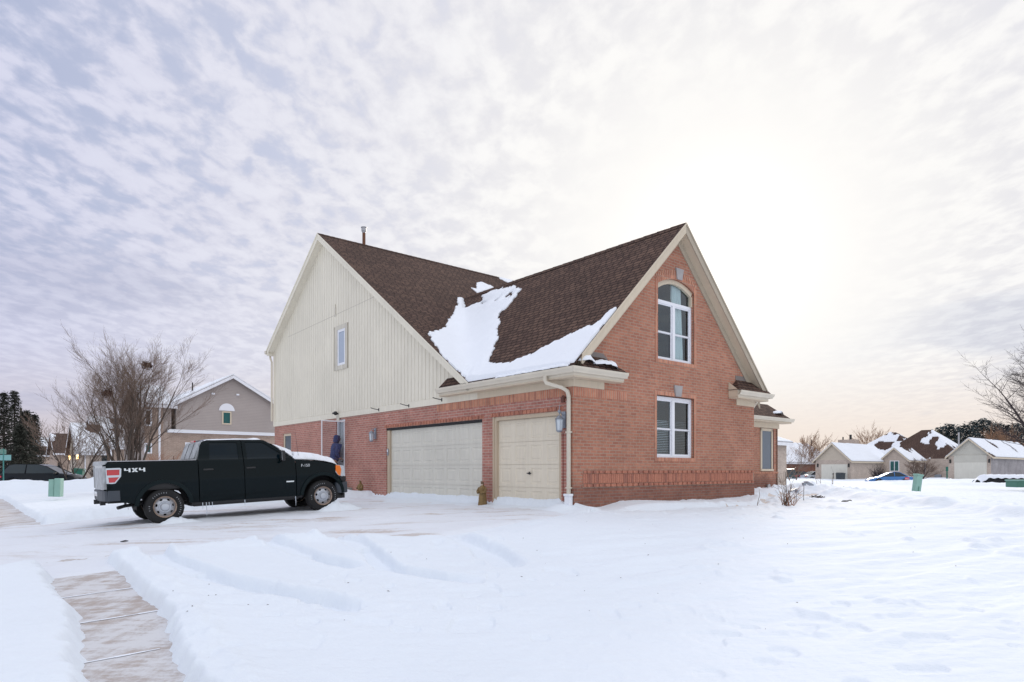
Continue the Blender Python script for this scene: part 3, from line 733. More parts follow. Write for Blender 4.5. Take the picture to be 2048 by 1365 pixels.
# --- gable wall (plane s = 0), window openings
W1 = (3.06, 4.71, 1.27, 2.90); W2 = (3.10, 4.71, 3.84, 5.42)
arch = [(W2[0] + (W2[1] - W2[0]) * i / 14, 5.42 + .46 * math.sqrt(max(0, 1 - ((i / 7 - 1) ** 2) * .985))) for i in range(15)]
AZ = lambda f, dz=0: 5.42 + (.38 - dz * .7) + (.22) * (1 - (2 * f - 1) ** 2) - dz * .3
arch = [(a, AZ(i / 14)) for i, (a, b) in enumerate(arch)]
hole2 = [(W2[0], W2[2]), (W2[1], W2[2])] + [(a, b) for a, b in reversed(arch)]
hole1 = [(W1[0], W1[2]), (W1[1], W1[2]), (W1[1], W1[3]), (W1[0], W1[3])]
gw = sheet('wall', [(0, -.6), (7.85, -.6), (7.85, zw(7.85) - .12), (T1, ZR1 - .14), (0, zw(0) - .12)], [hole1, hole2],
           lambda a, b: (a, 0, b), lambda a, b: (a, TH, b), M['brick'], H); gw['label'] = 'orange brick gable wall with two windows'
# right return wall of the wing and hidden back
MB().box(7.85 - TH, 7.85, TH + .003, 3.0, -.6, 3.2).build('wall', M['brick_pink_lit'], H)
# --- garage wall (plane t = 0)
D1 = (.40, 2.98, 2.33); D2 = (3.42, 8.58, 2.31); DO = (11.58, 12.33, 2.80); WN = (16.62, 17.55, .9, 2.50)
def gway(a, b, c): return [(a, -.6), (b, -.6), (b, c), (a, c)]
sheet('wall', [(TH + .002, -.599), (D1[0], -.599), (D1[0], D1[2]), (D1[1], D1[2]), (D1[1], -.599), (D2[0], -.599), (D2[0], D2[2]), (D2[1], D2[2]), (D2[1], -.599), (18.50, -.599), (18.50, 2.87), (TH + .002, 2.87)],
      [[(DO[0], .30), (DO[1], .30), (DO[1], DO[2]), (DO[0], DO[2])], [(WN[0], WN[2]), (WN[1], WN[2]), (WN[1], WN[3]), (WN[0], WN[3])]],
      lambda a, b: (.0, a, b), lambda a, b: (TH, a, b), M['brick_pink_lit'], H)['label'] = 'brick garage wall, pinkish light put into its colour'
# --- soldier courses, rowlocks and bands: every row proud of the wall
def course(name, plane, a, b, z0, z1, out=.006, m_='soldier', parent=H):
    mb = MB()
    if plane == 's': mb.box(a, b, -out, .0 + .02, z0, z1)
    else: mb.box(-out, .02, a, b, z0, z1)
    return mb.build(name, M[m_], parent)
def brick_row(name, a, b, z0, z1, w_, oa, ob, label=None):
    m = MB(); x = a; i = 0; rnd = random.Random(int(z0 * 100))
    while x + w_ <= b + .001:
        o_ = (oa if i % 2 else ob) + rnd.uniform(-.002, .002); m.box(x + .005, x + w_ - .005, -o_, .0, z0 + .004, z1 - .004); x += w_; i += 1
    return m.build(name, M['loose_brick'], H)
MB().box(.30, 7.84, -.004, .0, .53, .945).build('band_mortar', M['groove_brick'], H)
brick_row('header_row', .32, 7.84, .862, .935, .1035, .045, .018); brick_row('soldier_row', .30, 7.84, .625, .858, .0755, .020, .017); brick_row('header_row', .32, 7.84, .545, .618, .1035, .045, .018)
MB().box(.0, 7.86, -.010, .01, -.6, .505).build('brick_plinth', M['brick'], H)
def brick_row_t(name, a, b, z0, z1, w_, oa, ob):
    m = MB(); x = a; i = 0
    while x + w_ <= b + .001:
        o_ = oa if i % 2 else ob; m.box(-o_, .0, x + .005, x + w_ - .005, z0 + .004, z1 - .004); x += w_; i += 1
    return m.build(name, M['loose_brick'], H)
brick_row_t('lintel_row', D1[0] - .08, D1[1] + .1, D1[2] + .006, D1[2] + .10, .0755, .022, .008); brick_row_t('lintel_row', D2[0] - .08, D2[1] + .15, D2[2] + .006, D2[2] + .10, .0755, .022, .008)
course('soldier_course', 't', 0, 5.6, 2.66, 2.86, .005, 'soldier')
course('soldier_course', 's', 0, 1.9, 2.66, 2.86, .006)
def brick_ring(poly, wd, out, name='brick_frame'):
    n = len(poly); c = (sum(p[0] for p in poly) / n, sum(p[1] for p in poly) / n); m = MB()
    for i in range(n):
        a, b = poly[i], poly[(i + 1) % n]
        def off(p): 
            dx, dz = p[0] - c[0], p[1] - c[1]; return (p[0] + wd * (1 if dx > 0 else -1) * (1 if abs(dx) > .5 else abs(dx) / .5), p[1] + wd * (1 if dz > 0 else -1))
        A, B = off(a), off(b)
        m.prism([a, b, B, A], 'y', -out, .03)
    return m.build(name, M['soldier'], H, recalc=True)
brick_ring(hole1, .10, .012); brick_ring(hole2, .10, .012)
# arch soldier bricks fan
m = MB()
for i in range(24):
    a0, a1 = i / 24 + .006, (i + 1) / 24 - .006
    def ap(f, o_):
        x = W2[0] + (W2[1] - W2[0]) * f; z = AZ(f); nx = (f - .5) * .9; return (x + nx * o_, z + math.sqrt(1 - min(.9, nx * nx)) * o_)
    m.prism([ap(a0, .02), ap(a1, .02), ap(a1, .24), ap(a0, .24)], 'y', -.016, .03)
m.build('arch_bricks', M['soldier'], H, recalc=True)
# keystones
MB().prism([(3.90, 6.04), (4.12, 6.04), (4.19, 6.34), (3.85, 6.34)], 'y', -.045, .02).build('keystone', M['keystone'], H, bevel=.006, recalc=True)
MB().prism([(3.84, 2.905), (4.08, 2.905), (4.14, 3.20), (3.78, 3.20)], 'y', -.045, .02).build('keystone', M['keystone'], H, bevel=.006, recalc=True)
# --- windows
def win_big(hole_x0, hole_x1, z0, z1, name='window', head=None, blinds=False):
    root = MB()
    d0, d1 = .085, .145; xm = (hole_x0 + hole_x1) / 2; fw = .06
    # outer frame and central mullion
    root.box(hole_x0, hole_x0 + fw, d0, d1, z0, z1); root.box(hole_x1 - fw, hole_x1, d0, d1, z0, z1)
    root.box(hole_x0 + fw, hole_x1 - fw, d0, d1, z1 - fw * 1.3, z1); root.box(hole_x0 + fw, hole_x1 - fw, d0 - .02, d1, z0, z0 + fw)
    root.box(xm - .055, xm + .055, d0 - .01, d1, z0 + fw, z1 - fw * 1.3)
    fr = root.build(name, M['vinyl'], H, bevel=.004)
    zmid = z0 + (z1 - z0) * .47
    for i, (a, b) in enumerate(((hole_x0 + fw, xm - .055), (xm + .055, hole_x1 - fw))):
        s_ = MB(); e = .035
        s_.box(a, b, d0 + .02, d1 - .01, zmid - .016, zmid + .016)
        for zz0, zz1, dd in ((z0 + fw, zmid - .022, .045), (zmid + .022, z1 - fw * 1.3, .03)):
            s_.box(a, a + e, d0 + dd - .01, d1 - .01, zz0, zz1); s_.box(b - e, b, d0 + dd - .01, d1 - .01, zz0, zz1)
            eb = e if zz0 < zmid - .1 else .006; et = .006 if zz0 < zmid - .1 else e; s_.box(a + e, b - e, d0 + dd - .01, d1 - .01, zz0, zz0 + eb); s_.box(a + e, b - e, d0 + dd - .01, d1 - .01, zz1 - et, zz1)
        s_.build('sash', M['vinyl'], fr)
        MB().box(a + e, b - e, d0 + .055, d0 + .06, z0 + fw + e, zmid - .022).box(a + e, b - e, d0 + .04, d0 + .045, zmid + .022, z1 - fw * 1.3 - e).build('pane', M['glass'], fr)
        if blinds:
            bl = MB(); z = z0 + .12
            while z < zmid + .25: bl.box(a, b, .19, .225, z, z + .006, M=None); z += .045
            bl.build('blind', M['vinyl'] if i == 0 else M['blind'], fr)
    return fr
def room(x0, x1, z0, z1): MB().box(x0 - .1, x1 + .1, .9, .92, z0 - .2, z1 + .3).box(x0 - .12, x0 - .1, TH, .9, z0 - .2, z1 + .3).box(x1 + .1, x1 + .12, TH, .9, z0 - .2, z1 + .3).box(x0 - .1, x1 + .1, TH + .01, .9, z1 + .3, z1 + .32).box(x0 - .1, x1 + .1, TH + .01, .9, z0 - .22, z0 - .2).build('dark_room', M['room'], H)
f1 = win_big(W1[0], W1[1], W1[2], W1[3] - .02, blinds=True); f1['label'] = 'white lower window with dark blinds'; room(*W1)
f2 = win_big(W2[0], W2[1], W2[2], W2[3], blinds=False); f2['label'] = 'white arched upper window with pale curtain'; room(W2[0], W2[1], W2[2], 5.95)
# beige arched surround of the fanlight + pane
def arcp(f, sh, dz=0): return (W2[0] + sh + (W2[1] - W2[0] - 2 * sh) * f, AZ(f, dz))
m = MB()
for i in range(20):
    a, b = i / 20, (i + 1) / 20
    m.prism([arcp(a, 0), arcp(b, 0), arcp(b, .07, .11), arcp(a, .07, .11)], 'y', .055, .145)
m.box(W2[0], W2[0] + .07, .055, .145, 5.423, 5.70).box(W2[1] - .07, W2[1], .055, .145, 5.423, 5.70)
m.build('arch_surround', M['trim'], f2, recalc=True)
MB().prism([(W2[0] + .05, 5.42)] + [(W2[1] - .05, 5.42)] + [arcp(f, .06, .10) for f in [1 - i / 16 for i in range(17)]], 'y', .120, .126).build('fanlight_pane', M['glass'], f2, recalc=True)
cur = MB()
n = 60; x0c, x1c = W2[0] + .86, W2[1] - .30
vs = []
for i in range(n + 1):
    x = x0c + (x1c - x0c) * i / n
    for z in (3.85, 4.6, 5.3, 6.0): vs.append((x + (.12 * (4.9 - z) / 2 if i > 20 else 0) * (1 if i > 40 else .3), .22 + .04 * math.sin(i * .95 + math.sin(i * .3)), z))
cur.add(vs, [(i * 4 + k, (i + 1) * 4 + k, (i + 1) * 4 + k + 1, i * 4 + k + 1) for i in range(n) for k in range(3)])
cur.build('curtain', M['curtain'], f2, smooth=True, ang=None)
# --- siding boards (plane t = 0), each board a strip with a groove beside it
def sidz(s): return zm(s) - .20
NARW = (11.50, 12.14, 4.78, 6.10)
bd = MB(); s = 3.35; i = 0
while s < 18.5:
    e = min(s + .203, 18.5)
    a, b = s, e - .020
    def strip(a, b, zlo, za, zb):
        if za > zlo + .02 or zb > zlo + .02: bd.prism([(a, zlo), (b, zlo), (b, max(zb, zlo + .01)), (a, max(za, zlo + .01))], 'x', -.020, -.004)
    def cut_at(a, b):
        if a < S2 < b: strip(a, S2, 3.06, sidz(a), sidz(S2)); strip(S2, b, 3.06, sidz(S2), sidz(b)); return
        if b > NARW[0] - .16 and a < NARW[1] + .16:
            strip(a, b, 3.06, NARW[2] - .16, NARW[2] - .16); strip(a, b, NARW[3] + .16, sidz(a), sidz(b)); return
        strip(a, b, 3.06, sidz(a), sidz(b))
    if a < S2 - 0 and True: cut_at(a, b)
    else: cut_at(a, b)
    s = e
sdg = bd.build('siding_boards', M['siding'], H, recalc=True); sdg['label'] = 'pale vertical board siding filling the left gable'
MB().prism([(3.3, 2.9), (18.5, 2.9), (18.5, sidz(18.5) + .02), (S2, sidz(S2) + .02), (3.3, sidz(3.3) + .02)], 'x', -.004, .10).build('siding_backing', M['groove'], H, recalc=True)
MB().box(-.035, -.004, 3.6, 18.52, 2.86, 3.055).build('belt_board', M['siding'], H, bevel=.004)
# slightly open seam where two courses of boards meet
sm = MB(); sm.prism([(9.3, 6.78), (9.3, 6.795), (16.9, 6.60), (16.9, 6.585)], 'x', -.0225, -.019); sm.build('board_seam', M['groove'], H, recalc=True)
# narrow window in rough wood frame
nw = MB(); a, b, z0, z1 = NARW
nw.box(-.045, -.004, a - .16, a, z0 - .16, z1 + .16).box(-.045, -.004, b, b + .16, z0 - .16, z1 + .16).box(-.045, -.004, a, b, z1, z1 + .16).box(-.055, -.004, a, b, z0 - .16, z0)
nwo = nw.build('window', M['trim_old'], H, bevel=.004); nwo['label'] = 'narrow window in weathered wooden frame'
MB().box(-.03, -.003, a, a + .09, z0, z1).box(-.03, -.003, b - .09, b, z0, z1).box(-.03, -.003, a + .09, b - .09, z1 - .09, z1).box(-.03, -.003, a + .09, b - .09, z0, z0 + .09).build('sash', M['vinyl'], nwo)
MB().box(-.014, -.008, a + .09, b - .09, z0 + .09, z1 - .09).build('pane', mat('pale_pane', (.38, .44, .54), .15), nwo)
v_ = MB().box(-.05, -.02, 12.28, 12.36, 6.72, 6.98); v_.box(-.035, -.02, 12.22, 12.42, 6.66, 6.72); v_.tube([(-.035, 12.32, 6.98), (-.035, 12.32, 7.1)], .014, 6)
v_.build('wall_vent', M['trim_old'], H)
# house number of pale metal under the camera
# lower back window beside the truck roof
MB().box(.04, .10, WN[0], WN[0] + .12, WN[2], WN[3]).box(.04, .10, WN[1] - .12, WN[1], WN[2], WN[3]).box(.04, .10, WN[0] + .12, WN[1] - .12, WN[3] - .1, WN[3]).build('window', M['trim'], H)
MB().box(.07, .076, WN[0] + .12, WN[1] - .12, WN[2], WN[3] - .1).build('pane', mat('slate_pane', (.06, .09, .12), .1), H)
# --- body that closes the volume behind (hidden sides)
MB().prism([(3.3, 2.9), (18.5, 2.9), (18.5, zm(18.5) - .2), (S2, ZR2 - .2), (3.3, zm(3.3) - .2)], 'x', 14.45, 14.6).build('wall', M['siding'], H, recalc=True)
MB().box(0.1, 14.6, 18.35, 18.5, -.6, 6.15).build('wall', M['brick'], H)
MB().box(7.85, 14.6, 2.8, 2.95, -.6, 2.98).build('wall', M['brick'], H)
# ----------------------------------------------------------------- roofs
def roof_sheet(name, outer, zf, th, m_, parent=H, holes=()):
    return sheet(name, outer, holes, lambda a, b: (a, b, zf(a, b)), lambda a, b: (a, b, zf(a, b) - th), m_, parent)
TE = 8.22; SE = -.28
roof_sheet('roof', [(-.30, SE), (T1, SE), (T1, 9.9), (0.001, 9.9), (0.001, 5.05), (-.30, 5.05)], lambda a, b: zw(a) , .045, M['shingle'])['label'] = 'steep brown shingle slope above the garage'
roof_sheet('roof', [(T1, SE), (TE, SE), (TE, 9.9), (T1, 9.9)], lambda a, b: zw(a), .045, M['shingle'])
roof_sheet('roof', [(-.30, 3.45), (14.9, 3.45), (14.9, S2), (-.30, S2)], lambda a, b: zm(b), .045, M['shingle'])['label'] = 'wide brown shingle slope of the main gable'
roof_sheet('roof', [(-.30, S2), (14.9, S2), (14.9, 18.68), (-.30, 18.68)], lambda a, b: zm(b), .045, M['shingle'])
# ridge caps
rc = MB(); 
k = 0; y = SE
while y < 9.9:
    e = min(y + .26, 9.9); zz = ZR1 + .012 + .004 * (k % 2)
    rc.add([(T1 - .14, y, zz - .14 * K1), (T1, y, zz), (T1 + .14, y, zz - .14 * K1), (T1 - .14, e, zz - .14 * K1 + .006), (T1, e, zz + .008), (T1 + .14, e, zz - .14 * K1 + .006)], [(0, 1, 4, 3), (1, 2, 5, 4)]); y = e - .03 if e < 9.9 else e; k += 1
rc.build('ridge_cap', M['shingle'], H)
rc = MB(); x = -.30; k = 0
while x < 14.9:
    e = min(x + .26, 14.9); zz = ZR2 + .012
    rc.add([(x, S2 - .14, zz - .14 * K2), (x, S2, zz), (x, S2 + .14, zz - .14 * K2), (e, S2 - .14, zz - .14 * K2 + .006), (e, S2, zz + .008), (e, S2 + .14, zz - .14 * K2 + .006)], [(0, 1, 4, 3), (1, 2, 5, 4)]); x = e - .03 if e < 14.9 else e
rc.build('ridge_cap', M['shingle'], H, recalc=True)
# rake fascias and soffits
def rake_s(x0, x1, side):   # front gable
    m = MB(); z0, z1 = zw(x0), zw(x1)
    m.prism([(x0, z0 - .05), (x1, z1 - .05), (x1, z1 - .27), (x0, z0 - .27)], 'y', SE, SE + .03)
    m.prism([(x0, z0 - .0), (x1, z1 - .0), (x1, z1 - .055), (x0, z0 - .055)], 'y', SE - .022, SE)
    f = m.build('rake_board', M['fascia'] if side > 0 else M['trim'], H, recalc=True)
    m = MB(); m.add([(x0, SE + .03, z0 - .26), (x1, SE + .03, z1 - .26), (x1, -.0, z1 - .26), (x0, -.0, z0 - .26), (x0, SE + .03, z0 - .05), (x1, SE + .03, z1 - .05), (x1, 0, z1 - .05), (x0, 0, z0 - .05)],
        [(0, 1, 2, 3), (7, 6, 5, 4), (0, 4, 5, 1), (2, 6, 7, 3), (0, 3, 7, 4), (1, 5, 6, 2)])
    m.build('soffit', M['trim'], H, recalc=True)
    m = MB(); m.prism([(x0, z0 - .26), (x1, z1 - .26), (x1, z1 - .50), (x0, z0 - .50)], 'y', -.03, .0); m.build('frieze_board', M['fascia'] if side > 0 else M['trim'], H, recalc=True)
rake_s(-.02, T1, -1); rake_s(T1, 8.16, 1)
def rake_t(y0, y1):
    m = MB(); z0, z1 = zm(y0), zm(y1)
    m.prism([(y0, z0 - .05), (y1, z1 - .05), (y1, z1 - .25), (y0, z0 - .25)], 'x', -.30, -.27)
    m.prism([(y0, z0 - .002), (y1, z1 - .002), (y1, z1 - .055), (y0, z0 - .055)], 'x', -.322, -.3)
    m.build('rake_board', M['siding'], H, recalc=True)
    m = MB(); m.add([(-.27, y0, z0 - .235), (-.27, y1, z1 - .235), (-.02, y1, z1 - .235), (-.02, y0, z0 - .235), (-.27, y0, z0 - .05), (-.27, y1, z1 - .05), (-.02, y1, z1 - .05), (-.02, y0, z0 - .05)],
        [(0, 1, 2, 3), (7, 6, 5, 4), (0, 4, 5, 1), (2, 6, 7, 3), (0, 3, 7, 4), (1, 5, 6, 2)])
    m.build('soffit', M['siding'], H, recalc=True)
rake_t(3.62, S2); rake_t(S2, 18.64)
# corner board + rear eave gutter of the tall gable
MB().box(-.045, -.003, 18.40, 18.54, 2.87, 6.2).build('corner_board', M['siding'], H, bevel=.003)
MB().prism([(18.68, 6.05), (18.82, 6.08), (18.86, 6.22), (18.68, 6.22)], 'x', -.33, 14.9).build('gutter', M['gutter'], H, recalc=True)
MB().box(-.27, 14.9, 18.50, 18.68, 6.0, 6.10).build('soffit', M['siding'], H)
MB().tube([(-.12, 18.72, 6.08), (-.12, 18.70, 5.9), (-.10, 18.58, 5.72), (-.10, 18.58, 3.1)], .045, 8).build('downspout', M['gutter'], H, smooth=True)
# --- garage eave: soffit, frieze, gutter with corner turned onto the gable
MB().box(-.30, 0, -.30, 5.05, 3.03, 3.07).box(-.002, 1.40, -.30, 0, 3.031, 3.069).build('soffit', M['trim'], H)
MB().box(-.028, 0, -.028, 5.30, 2.862, 3.03).box(0.0, 1.02, -.028, 0, 2.862, 3.03).build('frieze_board', M['trim'], H, bevel=.003)
MB().box(-.30, -.27, -.27, 5.05, 3.07, 3.27).box(-.30, 1.42, -.30, -.27, 3.07, 3.27).build('fascia_board', M['gutter'], H)
def gutter_prof(o, sgn): return None
gt = MB()
P_ = [(0.0, 0.0), (.075, .0), (.085, .03), (.12, .085), (.125, .13), (.115, .13), (.108, .09), (.07, .02), (.012, .02), (.012, .13), (0, .13)]
def gsweep(pts, nrm, zb, parent, name='gutter', m_='gutter', zend=None):
    n = len(P_); vs = []
    for k, (p, nn) in enumerate(zip(pts, nrm)):
        for (o, h) in P_: vs.append((p[0] + nn[0] * o, p[1] + nn[1] * o, zb + h + (p[2] if len(p) > 2 else 0)))
    m = MB(); fs = []
    for k in range(len(pts) - 1):
        for j in range(n): fs.append((k * n + j, k * n + (j + 1) % n, (k + 1) * n + (j + 1) % n, (k + 1) * n + j))
    fs += [tuple(range(n)), tuple(range((len(pts) - 1) * n, len(pts) * n))]
    m.add(vs, fs); return m.build(name, M[m_], parent, recalc=True)
gsweep([(-.30, 5.08), (-.30, -.30), (1.45, -.30)], [(-1, 0), (-1, -1), (0, -1)], 3.12, H)['label'] = 'cream gutter turning the garage corner'
# cornice return roofs (small hipped shingle caps)
def ret_roof(x0, x1, hipx, zt=3.62):
    # eave at s=-.34 z=3.26, top against wall
    m = MB()
    if x1 > x0: a, b, c, e = x0, x1, hipx, 1
    m.add([(x0, -.36, 3.27), (x1, -.36, 3.27), (x1, -.002, 3.27), (hipx, -.002, zt), (x0, -.002, zt if x0 < x1 else zt), (x0, -.002, 3.27)], [(0, 1, 3, 4), (1, 2, 3), (0, 5, 2, 1), (0, 4, 5), (5, 4, 3, 2)])
    return m.build('return_roof', M['shingle'], H, recalc=True)
ret_roof(-.02, 1.46, 1.02); ret_roof(8.20, 6.42, 6.86)
MB().prism([(.55, 3.60), (1.04, 3.60), (1.16, 3.54), (1.16, 3.60), (1.0, 3.72), (.55, 3.72)], 'y', -.012, .0).build('flashing', M['flash'], H, recalc=True)
MB().box(6.80, 7.5, -.014, 0, 3.60, 3.74).build('flashing', M['flash'], H)
# right return: soffit, frieze, gutter
MB().box(6.46, 8.16, -.30, 0, 3.03, 3.07).box(6.84, 7.85, -.028, 0, 2.862, 3.03).build('frieze_board', M['trim'], H)
MB().box(6.46, 8.16, -.30, -.27, 3.07, 3.27).build('fascia_board', M['gutter'], H)
MB().prism([(-.30, 3.07), (-.002, 3.07), (-.002, 3.50), (-.30, 3.27)], 'x', 6.44, 6.46).build('return_end', M['trim'], H, recalc=True)
gsweep([(6.42, -.30), (8.20, -.30), (8.20, 2.4)], [(0, -1), (1, -1), (1, 0)], 3.12, H)
MB().box(7.85, 8.20, 0, 2.8, 3.03, 3.07).build('soffit', M['trim'], H)
MB().tube([(8.0, -.05, 3.1), (7.98, .05, 2.95), (7.90, .10, 2.80), (7.90, .10, .3)], .045, 8).build('downspout', M['gutter'], H, smooth=True)
# main downspout on the garage corner
def rect_tube(path, a, b, up):
    m = MB(); vs = []
    for i, p in enumerate(path):
        p = Vector(p); d_ = (Vector(path[min(i + 1, len(path) - 1)]) - Vector(path[max(i - 1, 0)])).normalized(); sx_ = Vector(up); n_ = d_.cross(sx_).normalized()
        for (u, v) in ((-1, -1), (1, -1), (1, 1), (-1, 1)): vs.append(p + sx_ * u * a + n_ * v * b)
    k = len(path); m.add(vs, [(i * 4 + j, i * 4 + (j + 1) % 4, (i + 1) * 4 + (j + 1) % 4, (i + 1) * 4 + j) for i in range(k - 1) for j in range(4)] + [(0, 1, 2, 3), (k * 4 - 4, k * 4 - 3, k * 4 - 2, k * 4 - 1)])
    return m
dp = rect_tube([(-.36, .56, 3.14), (-.36, .56, 3.02), (-.345, .53, 2.96), (-.14, .22, 2.84), (-.07, .13, 2.76), (-.055, .10, 2.64), (-.055, .10, .34)], .03, .042, (1, 0, 0))
dso = dp.build('downspout', M['gutter'], H, bevel=.008, recalc=True)
MB().box(-.12, -.003, .02, .18, -.1, .34).box(-.135, -.003, 0.0, .20, .34, .40).build('drain_adaptor', M['vinyl'], dso, bevel=.01)
MB().box(-.10, -.003, .035, .165, 1.8, 1.83).build('strap', M['gutter'], dso); MB().box(-.10, -.003, .035, .165, .52, .55).build('strap', M['gutter'], dso)
# side extension to the right
zt_, st_ = on_t(1555, 808, 14.9)[1], on_t(1555, 808, 14.9)[0]
s_r = max(st_, 3.4); z_r = zt_; kk = (z_r - 3.0) / (s_r - 2.4)
roof_sheet('roof', [(8.0, 2.4), (14.9, 2.4), (14.9, s_r), (8.0, s_r)], lambda a, b: 3.0 + kk * (b - 2.4), .06, M['shingle'])
roof_sheet('roof', [(8.0, s_r), (14.9, s_r), (14.9, s_r + 1.3), (8.0, s_r + 1.3)], lambda a, b: z_r - kk * (b - s_r), .06, M['shingle'])
MB().prism([(2.95, 2.9), (s_r + 1.0, 2.9), (s_r + 1.0, z_r - kk * 1.0 - .1), (s_r, z_r - .08), (2.95, 3.0 + kk * .55 - .08)], 'x', 14.45, 14.6).build('wall', M['siding'], H, recalc=True)
gsweep([(8.2, 2.4), (15.0, 2.4)], [(0, -1), (0, -1)], 2.86, H)
MB().box(8.0, 14.95, 2.4, 2.8, 2.80, 2.86).box(8.0, 14.9, 2.4, 2.43, 2.86, 2.98).box(7.9, 14.62, 2.74, 2.80, 2.6, 2.80).build('soffit', M['trim'], H)
MB().box(14.45, 14.602, 2.8, 9, -.6, 2.98).build('wall', M['brick'], H)
wx0, _ = on_s(1520, 857, 2.8); wx1, _ = on_s(1540, 857, 2.8); wx1 += .15
fr = MB().box(wx0, wx0 + .10, 2.76, 2.80, .95, 2.58).box(wx1 - .10, wx1, 2.76, 2.80, .95, 2.58).box(wx0, wx1, 2.76, 2.80, 2.48, 2.58).box(wx0 - .02, wx1 + .02, 2.73, 2.80, .90, .98).build('window', M['trim'], H)
MB().box(wx0 + .10, wx1 - .10, 2.785, 2.79, .98, 2.48).build('pane', mat('sky_pane', (.10, .14, .19), .08), fr)
MB().box(wx1 + .06, wx1 + .12, 2.785, 2.80, .9, 2.55).build('shutter_strip', mat('dark_brick', (.12, .05, .04), .9), H)
course('brick_band', 's', 0, 0.01, .8, .82)
MB().box(11.0, 14.6, 2.775, 2.80, .80, .87).build('brick_band', M['soldier'], H)
m = MB(); m.lathe([(.11, .0), (.11, .05), (.07, .10)], 14, (13.75, 2.70, .28), 'y'); m.tube([(13.75, 2.72, .28), (13.75, 2.72, -.1)], .025, 6); m.build('gas_meter', M['galv'], H, smooth=True)
# roof vent pipe
pz = on_t(718, 487, 1.6); vp = MB().tube([(1.66, 13.32, 9.7), (1.66, 13.32, 10.42)], .062, 12)
vpo = vp.build('vent_pipe', M['rust'], H, smooth=True)
MB().tube([(1.66, 13.32, 10.42), (1.66, 13.32, 10.48)], .07, 12).tube([(1.66, 13.32, 10.48), (1.66, 13.32, 10.62)], .10, 12).tube([(1.66, 13.32, 10.62), (1.66, 13.32, 10.65)], .12, 12).build('cap', M['galv'], vpo, smooth=True)
# ----------------------------------------------------------------- garage doors
def garage_door(a, b, top, nx, rows, m_, rec, label, z0=-.25):
    d_ = MB(); g_ = .006; h = (top - z0) / rows; L = b - a
    out_ = MB()
    for r_ in range(rows):
        zb, zt = z0 + r_ * h, z0 + (r_ + 1) * h - .008
        cw = L / nx
        # stiles/rails flush, panel ring recessed, field raised
        for c_ in range(nx):
            y0, y1 = a + c_ * cw, a + (c_ + 1) * cw
            mx, mz = .07 if nx > 4 else .09, .085
            rings = [(0, 0, rec), (mx, mz, rec), (mx + .015, mz + .015, rec + .014), (mx + .05, mz + .05, rec + .014), (mx + .075, mz + .075, rec + .003)]
            vs = []
            for (oy, oz, x) in rings: vs += [(x, y0 + oy, zb + oz), (x, y1 - oy, zb + oz), (x, y1 - oy, zt - oz), (x, y0 + oy, zt - oz)]
            fs = [(k * 4 + j, k * 4 + (j + 1) % 4, (k + 1) * 4 + (j + 1) % 4, (k + 1) * 4 + j) for k in range(4) for j in range(4)] + [(16, 17, 18, 19)]
            d_.add(vs, fs)
        d_.add([(rec, a, zt), (rec, b, zt), (rec + .02, b, zt), (rec + .02, a, zt)], [(0, 1, 2, 3)])
        d_.add([(rec, a, zb), (rec, b, zb), (rec + .02, b, zb), (rec + .02, a, zb)], [(3, 2, 1, 0)])
    d_.box(rec + .02, rec + .04, a, b, z0, top)
    o = d_.build('garage_door', m_, H, recalc=True); o['label'] = label; return o
gd1 = garage_door(D1[0] + .10, D1[1] - .13, D1[2] - .10, 4, 4, M['door_cream'], .11, 'narrow cream panelled garage door', -.06)
gd2 = garage_door(D2[0] + .02, D2[1] - .16, D2[2] - .07, 8, 4, M['door_white'], .10, 'wide off-white panelled garage door', -.06)
MB().box(.03, .13, D1[1] - .13, D1[1], -.1, D1[2]).box(.03, .13, D1[0], D1[0] + .10, -.1, D1[2]).box(.02, .13, D1[0] + .10, D1[1] - .13, D1[2] - .10, D1[2]).box(.003, .03, D1[1] - .05, D1[1], -.1, D1[2] - .001).build('door_frame', M['jamb'], H, bevel=.004)
MB().box(.03, .13, D2[1] - .16, D2[1], -.1, D2[2] - .07).build('door_frame', M['jamb'], H, bevel=.004)
MB().box(.015, .13, D2[0], D2[1] - .002, D2[2] - .065, D2[2] - .002).build('door_header', M['dark'], H)
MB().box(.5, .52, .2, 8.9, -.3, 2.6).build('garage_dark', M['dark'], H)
gh = MB(); gh.tube([(.12, 1.62, .86), (.06, 1.62, .86)], .02, 8); gh.box(.052, .068, 1.52, 1.68, .85, .875); gh.box(.06, .07, 1.57, 1.61, .83, .90)
gh.build('handle', M['black'], gd1)
kp = MB(); kp.box(.005, .03, 8.47, 8.55, 1.42, 1.64); ko = kp.build('keypad', M['grey_metal'], H, bevel=.006)
MB().box(-.004, .006, 8.485, 8.535, 1.53, 1.61).build('button_cover', M['vinyl'], ko)
